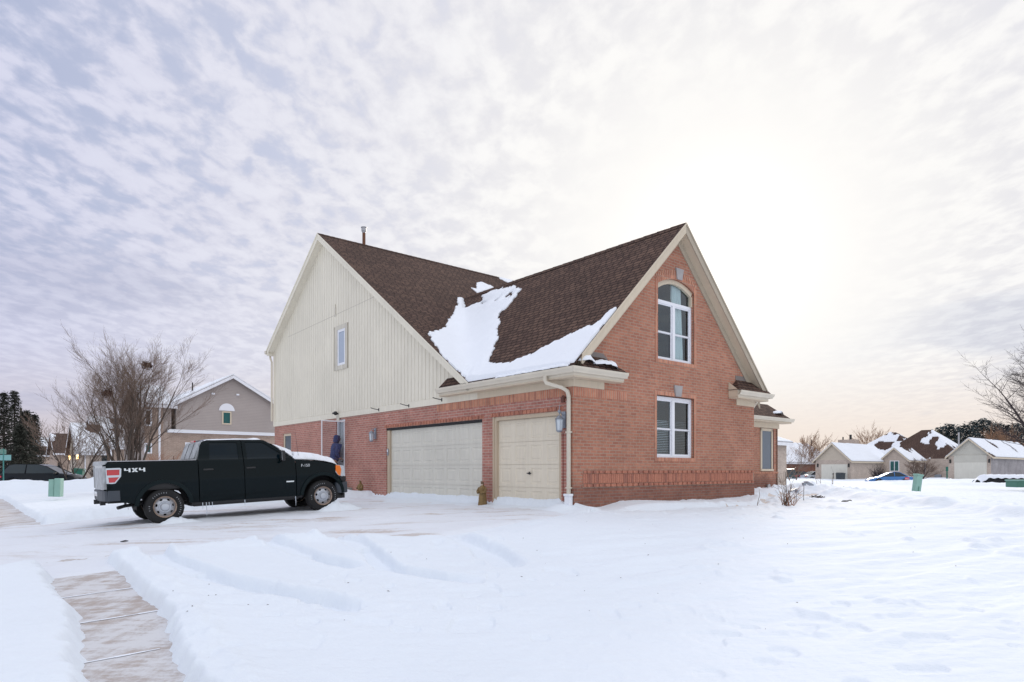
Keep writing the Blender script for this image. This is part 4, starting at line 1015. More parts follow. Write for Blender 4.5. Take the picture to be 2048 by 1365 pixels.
# --- entrance door, open storm door, stoop
MB().box(.05, .13, DO[0], DO[0] + .05, .3, DO[2]).box(.05, .13, DO[1] - .05, DO[1], .3, DO[2]).box(.05, .13, DO[0], DO[1], DO[2] - .06, DO[2]).build('door_frame', M['vinyl'], H)
sl_ = MB().box(.14, .18, DO[0] + .36, DO[1] - .05, .32, DO[2] - .06); slo = sl_.build('entrance_door', mat('door_slab', (.36, .38, .40), .5), H)
MB().tube([(.10, DO[0] + .44, 1.25), (.14, DO[0] + .44, 1.25)], .022, 8).ball((.09, DO[0] + .44, 1.25), .028, 6).build('handle', M['black'], slo, smooth=True)
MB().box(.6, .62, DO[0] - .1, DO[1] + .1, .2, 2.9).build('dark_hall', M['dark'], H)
hinge = (0, DO[0] + .02)
sd_ = MB(); x1_ = -.90; y_ = DO[0] + .02
sd_.box(x1_, x1_ + .035, y_ - .012, y_ + .012, .34, 2.72).box(-.035, 0, y_ - .012, y_ + .012, .34, 2.72).box(x1_ + .035, -.035, y_ - .012, y_ + .012, 2.68, 2.72).box(x1_ + .035, -.035, y_ - .012, y_ + .012, .34, .55)
sdo = sd_.build('storm_door', M['vinyl'], H); sdo['label'] = 'storm door with full glass pane swung open'
MB().box(x1_ + .035, -.035, y_ - .003, y_ + .003, .55, 2.68).build('pane', M['clear_glass'], sdo)
st = MB().box(-1.5, 0, 11.0, 13.0, -.3, .32).box(-1.9, -1.502, 11.0, 13.0, -.3, .14); st.build('stoop', M['concrete'], H, bevel=.01)
# --- lanterns, hooks, cameras, number plate
def lantern(loc, sc=1.0, hook=False):
    m = MB(); m.box(-.02, 0, -.055, .055, .05, .38); m.tube([(-.02, 0, .30), (-.10, 0, .36), (-.14, 0, .33)], .010, 6)
    m.lathe([(.02, .30), (.05, .27), (.085, .235)], 8, (-.14, 0, 0)); m.lathe([(.085, .23), (.085, .215)], 8, (-.14, 0, 0))
    for k in range(6):
        q = k * math.pi / 3; m.tube([(-.14 + .078 * math.cos(q), .078 * math.sin(q), .22), (-.14 + .060 * math.cos(q), .060 * math.sin(q), .0)], .006, 4)
    m.lathe([(.062, .0), (.062, -.015), (.03, -.04)], 8, (-.14, 0, 0))
    if hook:
        m.tube([(-.14, 0, .30), (-.14, 0, .42), (-.11, .02, .50), (-.06, .03, .49)], .008, 5); m.ball((-.14, 0, .38), .035, 5)
    o = m.build('wall_lantern', M['grey_metal'], H); 
    g_ = MB().lathe([(.056, .0), (.072, .215)], 6, (-.14, 0, 0)); go = g_.build('glass', M['lens'], o)
    MB().tube([(-.14, 0, .0), (-.14, 0, .10)], .012, 6).build('candle', M['vinyl'], o)
    o.location = loc; o.scale = (sc, sc, sc); return o
lantern((-.005, 9.30, 1.93), 1.1)['label'] = 'grey lantern left of the wide garage door'
lantern((-.01, .29, 1.86), 1.15, True)['label'] = 'grey lantern beside the corner downspout'
for y0, z0 in ((9.02, 2.97), (7.12, 2.96), (5.30, 3.00)):
    m = MB(); m.box(-.045, -.035, y0 - .03, y0 + .01, z0 - .07, z0 + .03); m.tube([(-.045, y0, z0 - .02), (-.22, y0 + .05, z0 + .01), (-.30, y0 + .07, z0 + .035)], .013, 6)
    m.build('hook_bracket', M['black'], H)
m = MB(); cs, cz_ = on_t(672, 827, -.12); m.ball((-.14, cs, cz_), .075, 8); m.tube([(-.03, cs, cz_ - .02), (-.14, cs, cz_)], .03, 8); m.box(-.20, -.12, cs - .02, cs + .14, cz_ - .03, cz_ + .03)
m.build('security_camera', M['black'], H, smooth=True)
MB().box(-.05, -.035, cs - .11, cs + .11, cz_ - .27, cz_ - .10).build('number_plate', M['trim_old'], H)
m = MB(); m.tube([(-.0, .24, 2.62), (-.11, .22, 2.60)], .02, 8); m.box(-.15, -.09, .18, .26, 2.50, 2.62); m.ball((-.12, .21, 2.63), .04, 6); m.build('security_camera', mat('red_cam', (.10, .03, .02), .5), H)
m = MB(); m.tube([(-.012, .33, 1.8), (-.012, .33, .05)], .008, 6); m.build('cable', mat('cable_red', (.20, .05, .03), .6), H)
# ----------------------------------------------------------------- snow on the roofs
SN = [(360,280),(430,285),(440,330),(450,385),(490,365),(520,350),(560,325),(600,318),(612,290),(606,262),(640,245),(700,215),(740,205),(800,185),(845,175),(880,170),(945,168),(940,185),(997,180),(985,205),(962,228),(950,255),(915,300),(880,330),(850,375),(820,402),(790,430),(765,462),(778,490),(787,512),(770,545),(755,592),(768,620),(760,650),(768,685),(740,715),(722,770),(700,820),(680,870),(678,908),(720,918),(800,912),(880,907),(940,888),(1000,868),(1110,820),(1220,762),(1300,720),(1400,670),(1530,608),(1590,585),(1640,563),(1700,540),(1750,500),(1800,455),(1850,410),(1900,375),(1925,370),(1912,410),(1870,460),(1830,505),(1780,555),(1760,590),(1730,640),(1690,690),(1650,750),(1600,820),(1560,870),(1500,912),(1440,945),(1480,990),(1300,1030),(1000,1075),(600,1140),(350,1190),(180,1200),(240,1170),(330,1150),(400,1110),(440,1062),(400,1010),(350,988),(250,890),(190,810),(150,742),(110,690),(75,640),(85,615),(130,602),(200,588),(250,560),(270,500),(300,470),(330,430),(345,380),(360,340)]
SN2 = [(550,128),(600,122),(640,140),(690,160),(720,180),(640,208),(565,235),(530,205),(493,178),(545,192),(552,160)]
SN3 = [(742,64),(800,75),(860,88),(918,106),(900,125),(868,137),(825,112)]
HOLES = [[(600,335),(645,305),(650,315),(620,340)],[(715,305),(770,275),(760,292),(725,312)],[(835,275),(870,240),(915,215),(910,232),(880,255),(850,275)]]
full = lambda P: [(840 + u / 4.876, 540 + v / 4.876) for u, v in P]
def snow_on(name, zf, tr, sr, polys, holes, ds=.035, thick=.085, seed=0, clip=None, parent=H):
    T, S = np.meshgrid(np.arange(tr[0], tr[1], ds), np.arange(sr[0], sr[1], ds)); Z = zf(T, S)
    X = CC[0] + T * dR[0] + S * dL[0]; Y = CC[1] + T * dR[1] + S * dL[1]
    U = 1024 + F * X / Y; V = 940 - F * (Z - CZ) / Y
    U = U + (fbm(T * 6, S * 6, 2, 5 + seed) - .5) * (3 if seed else 8); V = V + (fbm(T * 6, S * 6, 2, 15 + seed) - .5) * (2 if seed else 6)
    mk = np.zeros(T.shape, bool)
    for p in polys: mk |= inpoly(U, V, full(p))
    for p in holes: mk &= ~inpoly(U, V, full(p))
    if clip is not None: mk &= clip(T, S)
    dist = np.zeros(T.shape); cur_ = mk.copy()
    for k in range(9):
        dist += cur_; c = cur_.copy(); c[1:] &= cur_[:-1]; c[:-1] &= cur_[1:]; c[:, 1:] &= cur_[:, :-1]; c[:, :-1] &= cur_[:, 1:]; cur_ = c
    h = .012 + thick * np.sqrt(np.clip(dist, 0, 9) / 9) * (.8 + .5 * fbm(T * 1.5, S * 1.5, 3, 7))
    za_, zb_ = ZR1 - K1 * np.abs(T1 - T), ZR2 - K2 * np.abs(S2 - S); q_ = .16
    soft = q_ * np.log(np.exp((za_ - Z) / q_) + np.exp(np.clip((zb_ - Z) / q_, -40, 0))); h = h + np.clip(soft, 0, .3) * np.clip(dist, 0, 9) / 9 * .9 + .035 * (fbm(T * 2.5, S * 2.5, 3, 27) - .5) * (dist > 3)
    if not mk.any(): return None
    ny, nx = T.shape; cell = mk[:-1, :-1] & mk[1:, :-1] & mk[:-1, 1:] & mk[1:, 1:]
    idx = -np.ones(T.shape, int); use = np.zeros(T.shape, bool)
    for a in (0, 1):
        for b in (0, 1): use[a:ny - 1 + a, b:nx - 1 + b] |= cell
    idx[use] = np.arange(use.sum()); n = int(use.sum())
    top = np.stack([T[use], S[use], Z[use] + h[use]], 1); bot = np.stack([T[use], S[use], Z[use] - .01], 1)
    jj, ii = np.nonzero(cell)
    a, b, c, d_ = idx[jj, ii], idx[jj, ii + 1], idx[jj + 1, ii + 1], idx[jj + 1, ii]
    fs = np.stack([a, b, c, d_], 1).tolist()
    cp = np.zeros((ny + 1, nx + 1), bool); cp[1:ny, 1:nx] = cell
    for dj, di, p, q in ((-1, 0, (0, 1), (0, 0)), (1, 0, (1, 0), (1, 1)), (0, -1, (0, 0), (1, 0)), (0, 1, (1, 1), (0, 1))):
        e = ~cp[jj + 1 + dj, ii + 1 + di]; A_ = idx[jj[e] + p[0], ii[e] + p[1]]; B_ = idx[jj[e] + q[0], ii[e] + q[1]]
        fs += np.stack([A_, B_, B_ + n, A_ + n], 1).tolist()
    me = bpy.data.meshes.new(name); me.from_pydata(np.vstack([top, bot]).tolist(), [], fs)
    return finish(name, me, M['roofsnow'], parent, True, None, 60)
zroof = lambda T, S: np.maximum(ZR1 - K1 * np.abs(T1 - T), np.where(T > -.3, ZR2 - K2 * np.abs(S2 - S), -9))
zboth = lambda T, S: np.where(T < 0, np.where(S < 3.9, ZR1 - K1 * (T1 - T), zroof(T, S)), zroof(T, S))
sno = snow_on('snow_patch', zroof, (-.28, 5.0), (-.26, 12), [SN], HOLES, clip=lambda T, S: (S < 4.6) | (T > -.02) | (S > 3.7)); sno['label'] = 'snow lying in the roof valley and along the gutter'
for _k, _p in enumerate((SN2, SN3)): snow_on('snow_patch', zroof, (1.0, 9.5), (8, 13.2), [_p], [], seed=4 + _k, thick=.06)
# snow along the gutter bottom & in the return cap
def heap(name, pts, rad, parent=H, seed=1, mat_=None):
    """rounded ridge of snow along a line of points (local)"""
    m = MB(); vs = []; n = 9; rnd = random.Random(seed)
    P2 = []
    for i in range(len(pts) - 1):
        a, b = Vector(pts[i]), Vector(pts[i + 1]); k = max(2, int((b - a).length / .06))
        for j in range(k): P2.append(a.lerp(b, j / k))
    P2.append(Vector(pts[-1])); K = len(P2)
    for i, p in enumerate(P2):
        d_ = (P2[min(i + 1, K - 1)] - P2[max(i - 1, 0)]).normalized(); sd2 = d_.cross(Vector((0, 0, 1))).normalized()
        e = min(1, i / 3 + .15, (K - 1 - i) / 3 + .15); r0 = rad[0] * e * (.75 + .5 * rnd.random()); h0 = rad[1] * e * (.7 + .5 * rnd.random())
        for j in range(n):
            q = math.pi * j / (n - 1); vs.append(p + sd2 * math.cos(q) * r0 + Vector((0, 0, math.sin(q) * h0 - .01)))
    m.add(vs, [(i * n + j, i * n + j + 1, (i + 1) * n + j + 1, (i + 1) * n + j) for i in range(K - 1) for j in range(n - 1)])
    return m.build(name, mat_ or M['roofsnow'], parent, smooth=True, ang=None, recalc=True)
heap('gutter_snow', [(-.35, 4.9, 3.235), (-.35, .6, 3.235)], (.06, .035), seed=3)
heap('gutter_snow', [(-.30, 2.5, 3.27), (-.28, -.15, 3.29)], (.10, .07), seed=5)
heap('return_snow', [(-.10, -.18, 3.42), (.28, -.17, 3.46), (.50, -.24, 3.38)], (.20, .15), seed=8)
heap('return_snow', [(.40, -.23, 3.39), (.85, -.22, 3.41), (1.25, -.24, 3.34)], (.17, .13), seed=9)
heap('return_snow', [(14.1, 2.62, 3.20), (14.5, 2.75, 3.28), (14.75, 2.62, 3.2)], (.18, .07), seed=11)
# ================================================================== pickup truck
tx0, ty0 = TX0, TY0
TP = math.atan2(.162, 3.68)
T = empty('pickup_truck', (tx0, ty0, -.287), label='dark green four-door pickup truck with snow on its hood parked on the driveway', cat='pickup truck')
T.rotation_euler = Matrix.Rotation(TANG, 3, 'Z').__matmul__(Matrix.Rotation(-TP, 3, 'Y')).to_euler()
HWT = .0   # the reference plane is the outer face of the right-hand tyres; the truck's centre line is at +y = .99
YC_ = .97
def hw(z, x=1.0):
    v = float(np.interp(z, [.34, .45, .60, .85, 1.02, 1.10, 1.28, 1.40, 1.46, 1.83, 1.93], [.90, .95, .975, .985, .995, .985, .975, .955, .925, .80, .76]))
    if x > 3.9: v -= .16 * ((x - 3.9) / .75) ** 2
    if x < -.9: v -= .05 * ((-.9 - x) / .35) ** 2
    return v
zc_ = [.45, .5, .56, .62, .7, .78, .85, .93, 1.02, 1.06, 1.10, 1.18, 1.28, 1.34, 1.40, 1.43, 1.46, 1.55, 1.65, 1.75, 1.83, 1.88]
xc_ = [-1.1, -1.0, -.8, 3.95, 4.05, 4.15, 4.25]
def arc(cx, cz, r, a0, a1, n=16): return [(cx + r * math.cos(R(a0 + (a1 - a0) * i / n)), cz + r * math.sin(R(a0 + (a1 - a0) * i / n))) for i in range(n + 1)]
def tpanel(name, outer, holes, mat_, parent, side, th=.035, out=0.0):
    f1 = lambda a, b: (a, YC_ - side * (hw(b, a) + out), b); f2 = lambda a, b: (a, YC_ - side * (hw(b, a) + out - th), b)
    return sheet(name, outer, holes, f1, f2, mat_, parent, True, xc_, zc_)
bed = None
for side in (1, -1):
    RA = arc(0, .42, .53, 172, 5); FA = arc(3.68, .42, .52, 175, 8)
    b_ = tpanel('bed_side', [(-1.10, .62), (-.80, .56)] + [(-.525, .50)] + RA + [(.535, .46), (.715, .46), (.715, 1.405), (.69, 1.43), (-1.10, 1.455)], [], M['paint_green'], T, side)
    tpanel('rear_door', [(.735, .46), (1.735, .455), (1.735, 1.88), (.98, 1.895), (.86, 1.86), (.80, 1.75), (.735, 1.46)], [[(.98, 1.44), (1.64, 1.42), (1.64, 1.825), (1.02, 1.835)]], M['paint_green'], T, side)
    tpanel('front_door', [(1.75, .455), (2.98, .45), (2.985, 1.38), (2.90, 1.44), (2.30, 1.86), (2.20, 1.885), (1.75, 1.88)], [[(1.83, 1.42), (2.76, 1.395), (2.70, 1.50), (2.28, 1.795), (2.20, 1.82), (1.83, 1.825)]], M['paint_green'], T, side)
    tpanel('fender', [(3.0, .42), (3.162, .46)] + FA + [(4.20, .50), (4.22, .74), (4.16, .86), (4.09, .92), (4.03, 1.00), (4.02, 1.14), (4.06, 1.20), (3.6, 1.30), (3.0, 1.37)], [], M['paint_green'], T, side)
    tpanel('rocker_panel', [(.55, .40), (3.15, .40), (3.15, .448), (.55, .452)], [], M['black'], T, side, .05, -.02)
    for cx, nm in ((0, 'wheel_flare'), (3.68, 'wheel_flare')):
        n = 20; r0, r1 = .515, .60; o_ = arc(cx, .42, r1, 176, 4, n); i_ = arc(cx, .42, r0, 4, 176, n)
        f = tpanel(nm, o_ + i_, [], M['paint_flare'], T, side, .06, .022)
    # tinted windows
    for pts, nm in (([(.96, 1.42), (1.66, 1.40), (1.66, 1.845), (1.0, 1.855)], 0), ([(1.81, 1.40), (2.80, 1.375), (2.72, 1.52), (2.29, 1.815), (1.81, 1.845)], 1)):
        tpanel('window', pts, [], M['car_glass'], T, side, .006, -.016)
    # handles
    for hx in (.94, 1.90):
        m = MB(); yy = YC_ - side * (hw(1.2) + .018); m.box(hx - .11, hx + .11, min(yy, yy + side * .02), max(yy, yy + side * .02), 1.185, 1.225); m.build('door_handle', M['black'], T, bevel=.008)
    # tail lamp
    yb = .99
    def tl(a, b): return (a, YC_ - side * (hw(b, a) + .012), b)
    def tl2(a, b): return (a, YC_ - side * (hw(b, a) - .03), b)
    o = sheet('tail_light', [(-1.105, .985), (-1.0, .975), (-.94, .985), (-.83, 1.13), (-.815, 1.295), (-.845, 1.315), (-1.105, 1.315)], [[(-1.09, 1.16), (-.86, 1.16), (-.85, 1.28), (-1.09, 1.28)], [(-1.06, 1.005), (-.955, 1.005), (-.865, 1.115), (-1.065, 1.115)]], tl, tl2, M['lens'], T, True, [-1.1, -1.0, -.9], [1.02, 1.1, 1.28])
    tq = lambda a, b: (a, YC_ - side * (hw(b, a) + .004), b)
    sheet('red_lens', [(-1.10, 1.150), (-.850, 1.150), (-.838, 1.29), (-1.10, 1.29)], [], tq, tl2, M['red_lens'], o, True, [-1.1, -1.0, -.9]); sheet('red_lens', [(-1.07, 1.0), (-.95, 1.0), (-.86, 1.12), (-1.07, 1.12)], [], tq, tl2, M['red_lens'], o, True, [-1.0])
    # head lamp
    hq = lambda a, b: (a, YC_ - side * (hw(b, a) + .006 - .25 * max(0, a - 4.15)), b); hq2 = lambda a, b: (a, YC_ - side * (hw(b, a) - .12), b)
    o = sheet('headlight', [(4.03, 1.01), (4.10, .92), (4.22, .88), (4.34, .90), (4.30, 1.16), (4.06, 1.195)], [], hq, hq2, M['lens'], T, True, [4.1, 4.15, 4.2, 4.28]); 
    hr = lambda a, b: (a, YC_ - side * (hw(b, a) + .010), b)
    sheet('turn_signal', [(4.035, 1.03), (4.10, .93), (4.17, .90), (4.20, 1.06), (4.17, 1.17), (4.05, 1.185)], [], hr, hq2, M['amber'], o, True, [4.1, 4.15])
    # mirror
    m = MB(); ys = YC_ - side * (hw(1.38) + .13)
    m.box(2.60, 2.68, ys - .11, ys + .11, 1.33, 1.60); mi = m.build('mirror', M['black'], T, bevel=.03)
    MB().tube([(2.72, YC_ - side * (hw(1.38) - .02), 1.40), (2.66, ys + side * .05, 1.40)], .035, 8).build('mirror_arm', M['black'], mi)
    MB().box(2.595, 2.60, ys - .085, ys + .085, 1.36, 1.57).build('mirror_glass', M['chrome'], mi)
# cab roof, rear wall, pillars
def cab_section(x, zt, yt, zb=1.42): return x
rf = MB(); st = [(.86, 1.855, .775), (.92, 1.90, .77), (1.1, 1.925, .77), (1.7, 1.932, .77), (2.15, 1.915, .765), (2.28, 1.875, .76)]
vs = []; NB = 11
for x, z, y in st:
    for j in range(NB):
        u = -1 + 2 * j / (NB - 1); vs.append((x, YC_ + u * y, z - .045 * abs(u) ** 4 + .012 * (1 - u * u)))
rf.add(vs, [(i * NB + j, (i + 1) * NB + j, (i + 1) * NB + j + 1, i * NB + j + 1) for i in range(len(st) - 1) for j in range(NB - 1)])
rf.build('cab_roof', M['paint_green'], T, smooth=True, ang=None)
# windshield
def lin(a, b, t): return a + (b - a) * t
ws = MB(); vs = []
for i in range(6):
    t = i / 5; x, z, y = lin(2.28, 2.98, t), lin(1.875, 1.42, t) + .03 * math.sin(math.pi * t), lin(.76, .88, t)
    for j in range(NB):
        u = -1 + 2 * j / (NB - 1); vs.append((x + .06 * (1 - u * u), YC_ + u * y, z))
ws.add(vs, [(i * NB + j, (i + 1) * NB + j, (i + 1) * NB + j + 1, i * NB + j + 1) for i in range(5) for j in range(NB - 1)])
ws.build('windshield', M['car_glass'], T, smooth=True, ang=None)
# rear cab wall: panel + frosted sliding window in three panes
MB().prism([(.70, 1.43), (.735, 1.43), (.88, 1.87), (.85, 1.86)], 'y', YC_ - .79, YC_ + .79).build('cab_back', M['frost'], T, recalc=True)
MB().box(.70, .745, YC_ - .92, YC_ + .92, .45, 1.44).build('cab_back', M['paint_green'], T)
for a, b in ((-.72, -.28), (-.24, .24), (.28, .72)):
    m = MB(); m.prism([(.683, 1.47), (.703, 1.47), (.836, 1.82), (.816, 1.82)], 'y', YC_ + a, YC_ + b); m.build('rear_window', M['frost'] if a else M['car_glass'], T, recalc=True)
for a in (-.26, .26): MB().prism([(.675, 1.46), (.70, 1.46), (.84, 1.83), (.812, 1.83)], 'y', YC_ + a - .018, YC_ + a + .018).build('window_bar', M['black'], T, recalc=True)
MB().box(.83, .87, YC_ - .16, YC_ + .16, 1.86, 1.905).build('brake_light', M['red_lens'], T, bevel=.008)
# bed inside, rails, tailgate
MB().box(-1.08, .70, YC_ - .90, YC_ + .90, .80, .84).box(-1.08, .70, YC_ - .92, YC_ - .90, .84, 1.42).box(-1.08, .70, YC_ + .90, YC_ + .92, .84, 1.42).build('bed_liner', M['black'], T)
for sd__ in (1, -1): MB().prism([(-1.08, 1.452), (.69, 1.428), (.69, 1.446), (-1.08, 1.472)], 'y', YC_ - sd__ * .96, YC_ - sd__ * .87).build('bed_rail', M['galv'] if sd__ == 1 else M['black'], T, bevel=.006, recalc=True)
tg = MB().box(-1.145, -1.095, YC_ - .80, YC_ + .80, .78, 1.45).build('tailgate', M['paint_green'], T, bevel=.012)
MB().prism([(-1.17, 1.38), (-1.10, 1.40), (-1.04, 1.475), (-1.15, 1.475)], 'y', YC_ - .93, YC_ + .93).build('tailgate_top_snow', M['frost'], T, bevel=.01, recalc=True)
MB().box(-1.152, -1.145, YC_ - .72, YC_ + .72, .86, 1.32).box(-1.155, -1.10, YC_ + .80, YC_ + .93, .86, 1.36).box(-1.155, -1.10, YC_ - .93, YC_ - .80, .86, 1.36).build('frosted_panel', M['frost'], tg)
# rear bumper, hitch, exhaust
bp = MB(); bp.prism([(-1.10, YC_ + .88), (-1.17, YC_ + .6), (-1.205, YC_ + .25), (-1.205, YC_ - .25), (-1.19, YC_ - .6), (-1.17, YC_ - .80), (-1.0, YC_ - .80), (-1.0, YC_ + .88)], 'z', .60, .83)
for sg in (1, -1):
    bp.prism([(-1.17, YC_ - sg * .79), (-1.0, YC_ - sg * .79), (-.86, YC_ - sg * .965), (-.86, YC_ - sg * .99), (-1.07, YC_ - sg * .985), (-1.14, YC_ - sg * .93)], 'z', .602, .828)
bpo = bp.build('rear_bumper', M['bumper'], T, bevel=.015, recalc=True)
MB().box(-1.215, -1.20, YC_ - .25, YC_ + .25, .70, .80).build('bumper_step', M['chrome'], bpo)
MB().box(-1.26, -1.0, YC_ - .04, YC_ + .04, .52, .62).box(-1.18, -1.08, YC_ - .42, YC_ - .30, .50, .61).build('hitch', M['black'], T)
MB().tube([(-.40, YC_ - .62, .50), (-.75, YC_ - .70, .47), (-.90, YC_ - .78, .44)], .038, 10).build('exhaust_pipe', M['black'], T, smooth=True)
# hood, cowl, front end
hd = MB(); vs = []; prof = [(2.96, 1.425, .88), (3.2, 1.42, .88), (3.5, 1.395, .875), (3.8, 1.35, .86), (4.0, 1.30, .84), (4.15, 1.235, .80), (4.24, 1.16, .77), (4.27, 1.05, .76)]
for x, z, y in prof:
    for j in range(NB):
        u = -1 + 2 * j / (NB - 1); vs.append((x + (.10 * (1 - u * u) if x > 4 else 0), YC_ + u * (y + .07), z - .055 * abs(u) ** 3))
hd.add(vs, [(i * NB + j, (i + 1) * NB + j, (i + 1) * NB + j + 1, i * NB + j + 1) for i in range(len(prof) - 1) for j in range(NB - 1)])
hd.build('hood', M['paint_green'], T, smooth=True, ang=None)
gr = MB().box(4.25, 4.40, YC_ - .56, YC_ + .56, .78, 1.16).build('grille', M['chrome'], T, bevel=.03)
for k in range(3): MB().box(4.39, 4.415, YC_ - .5, YC_ + .5, .84 + k * .1, .89 + k * .1).build('grille_bar', M['black'], gr)
fb = MB(); fb.prism([(4.16, YC_ - .97), (4.42, YC_ - .82), (4.50, YC_ - .4), (4.52, YC_), (4.50, YC_ + .4), (4.42, YC_ + .82), (4.16, YC_ + .97), (4.05, YC_ + .9), (4.05, YC_ - .9)], 'z', .44, .74)
fb.build('front_bumper', M['bumper'], T, bevel=.03, recalc=True)
MB().box(4.1, 4.38, YC_ - .85, YC_ + .85, .745, .88).build('front_valance', M['black'], T, bevel=.02)
MB().box(4.05, 4.35, YC_ - .8, YC_ + .8, .30, .44).build('air_dam', M['black'], T, bevel=.02)
# underbody, wheel houses, axles
MB().box(-1.08, -.62, YC_ - .88, YC_ + .88, .55, .80).box(-.62, .62, YC_ - .55, YC_ + .55, .5, .9).box(.62, 3.05, YC_ - .90, YC_ + .90, .36, .62).box(3.05, 4.2, YC_ - .55, YC_ + .55, .38, 1.1).box(2.2, 2.6, YC_ - .86, YC_ + .86, .6, 1.35).build('chassis', M['dark'], T)
for cx in (0, 3.68):
    for sg in (1, -1):
        m = MB()
        o_ = arc(cx, .42, .56, 185, -5, 18); 
        for i in range(18): m.add([(o_[i][0], YC_ - sg * .93, o_[i][1]), (o_[i + 1][0], YC_ - sg * .93, o_[i + 1][1]), (o_[i + 1][0], YC_ - sg * .5, o_[i + 1][1]), (o_[i][0], YC_ - sg * .5, o_[i][1])], [(0, 1, 2, 3)])
        m.build('wheel_housing', M['dark'], T)
    MB().tube([(cx, YC_ - .7, .40), (cx, YC_ + .7, .40)], .05, 8).ball((cx, YC_, .40), .14, 6).build('axle', M['dark'], T)
# wheels
def make_wheel():
    w_ = empty('wheel'); tr = .402; tw = .265
    prof = [(.245, .0), (.262, -.012), (.33, -.020), (.375, -.012), (.396, .012), (.402, .05), (.402, tw - .05), (.396, tw - .012), (.375, tw), (.25, tw), (.235, tw - .03), (.235, .03)]
    # closed ring profile around y axis
    n = 48; m = MB(); vs = []; k = len(prof)
    for r_, h in prof:
        for j in range(n):
            q = 2 * math.pi * j / n; rr = r_ + (.006 if (r_ > .395 and j % 2) else 0); vs.append((rr * math.cos(q), h, rr * math.sin(q)))
    m.add(vs, [(i * n + j, i * n + (j + 1) % n, ((i + 1) % k) * n + (j + 1) % n, ((i + 1) % k) * n + j) for i in range(k) for j in range(n)])
    m.build('tyre', M['tyre'], w_, smooth=True, recalc=True, ang=50)
    m = MB()
    for j in range(26):
        if 9 <= j <= 12 or 20 <= j <= 22: continue
        a = 2 * math.pi * j / 40 - .6; 
        for dr, l in ((.0, .020),):
            c, s = math.cos(a), math.sin(a); r0, r1 = .305, .333; da = .045 * (.6 + .4 * ((j * 7) % 3) / 2)
            m.add([(r0 * math.cos(a), -.0215, r0 * math.sin(a)), (r1 * math.cos(a), -.0215, r1 * math.sin(a)), (r1 * math.cos(a + da), -.0215, r1 * math.sin(a + da)), (r0 * math.cos(a + da), -.0215, r0 * math.sin(a + da))], [(0, 1, 2, 3)])
    m.build('sidewall_lettering', mat('tyre_letters', (.30, .31, .33), .8), w_)
    # rim barrel ring
    m = MB(); pr = [(.245, .005), (.235, -.010), (.222, .0), (.215, .035), (.205, .09), (.24, .10), (.243, .04)]; vs = []
    for r_, h in pr:
        for j in range(n): q = 2 * math.pi * j / n; vs.append((r_ * math.cos(q), h, r_ * math.sin(q)))
    k = len(pr); m.add(vs, [(i * n + j, i * n + (j + 1) % n, ((i + 1) % k) * n + (j + 1) % n, ((i + 1) % k) * n + j) for i in range(k) for j in range(n)])
    rim = m.build('rim', M['rim_rust'], w_, smooth=True, recalc=True)
    # pressed steel disc with seven holes: built from filled outline
    holes = []
    for h_ in range(7):
        a0 = 2 * math.pi * h_ / 7 + .2; holes.append([(.172 * math.cos(a0) + .034 * math.cos(q) * -math.sin(a0) + .022 * math.sin(q) * math.cos(a0), .172 * math.sin(a0) + .034 * math.cos(q) * math.cos(a0) + .022 * math.sin(q) * math.sin(a0)) for q in [2 * math.pi * i / 10 for i in range(10)]])
    outer = [(.218 * math.cos(2 * math.pi * i / 42), .218 * math.sin(2 * math.pi * i / 42)) for i in range(42)]
    mid = [(.135 * math.cos(2 * math.pi * i / 28), .135 * math.sin(2 * math.pi * i / 28)) for i in range(28)]
    def fo(a, b): r_ = math.hypot(a, b); return (a, .055 - .05 * max(0, (.218 - r_) / .083) if r_ > .134 else .03, b)
    def fi(a, b): v = fo(a, b); return (v[0], v[1] + .015, v[2])
    sheet('disc', outer, holes + [mid], fo, fi, M['rim'], rim, True)
    MB().lathe([(.135, .006), (.130, -.002), (.118, .010), (.105, .016)], 32, axis='y').build('disc_ring', M['rim'], rim, smooth=True)
    MB().lathe([(.104, .018), (.098, -.012), (.080, -.034), (.05, -.042), (.001, -.044)], 28, axis='y').build('hub_cap', M['rim'], rim, smooth=True)
    MB().lathe([(.20, .10), (.02, .10)], 24, axis='y').build('brake_disc', M['dark'], rim)
    return w_
wh = make_wheel(); wh.parent = T; wh.location = (0, .0, .402)
w2 = copy_tree(wh, T); w2.location = (3.68, .0, .402)
for cx in (0, 3.68):
    w3 = copy_tree(wh, T); w3.location = (cx, 2 * YC_, .402); w3.rotation_euler = (0, 0, math.pi)
# decals: 4X4, fender emblem, door badge
def decal(polys, name, mat_, x0, z0, sx_, sz_, out=.006):
    m = MB()
    for p in polys:
        P2 = [(x0 + a * sx_, z0 + b * sz_) for a, b in p]
        n = len(P2); vs = [(a, YC_ - (hw(b, a) + out), b) for a, b in P2] + [(a, YC_ - (hw(b, a) + out - .004), b) for a, b in P2]
        m.add(vs, [tuple(range(n)), tuple(range(2 * n - 1, n - 1, -1))] + [(i, (i + 1) % n, n + (i + 1) % n, n + i) for i in range(n)])
    return m.build(name, mat_, T, recalc=True)
four = lambda o: [[(o + 0, .45), (o + .26, .45), (o + .26, 1), (o + .16, 1), (o + .16, .62), (o + .0, .62)] if False else [(o, .40), (o + .30, .40), (o + .30, .60), (o, .60)], [(o, .60), (o + .09, .60), (o + .09, 1.0), (o, 1.0)], [(o + .215, 0), (o + .305, 0), (o + .305, 1.0), (o + .215, 1.0)]]
decal(four(0) + four(.72) + [[(.36, 0), (.47, 0), (.67, 1.0), (.56, 1.0)], [(.56, 0), (.67, 0), (.47, 1.0), (.36, 1.0)]], 'lettering_4x4', M['white_decal'], -.765, 1.215, .395, .085)
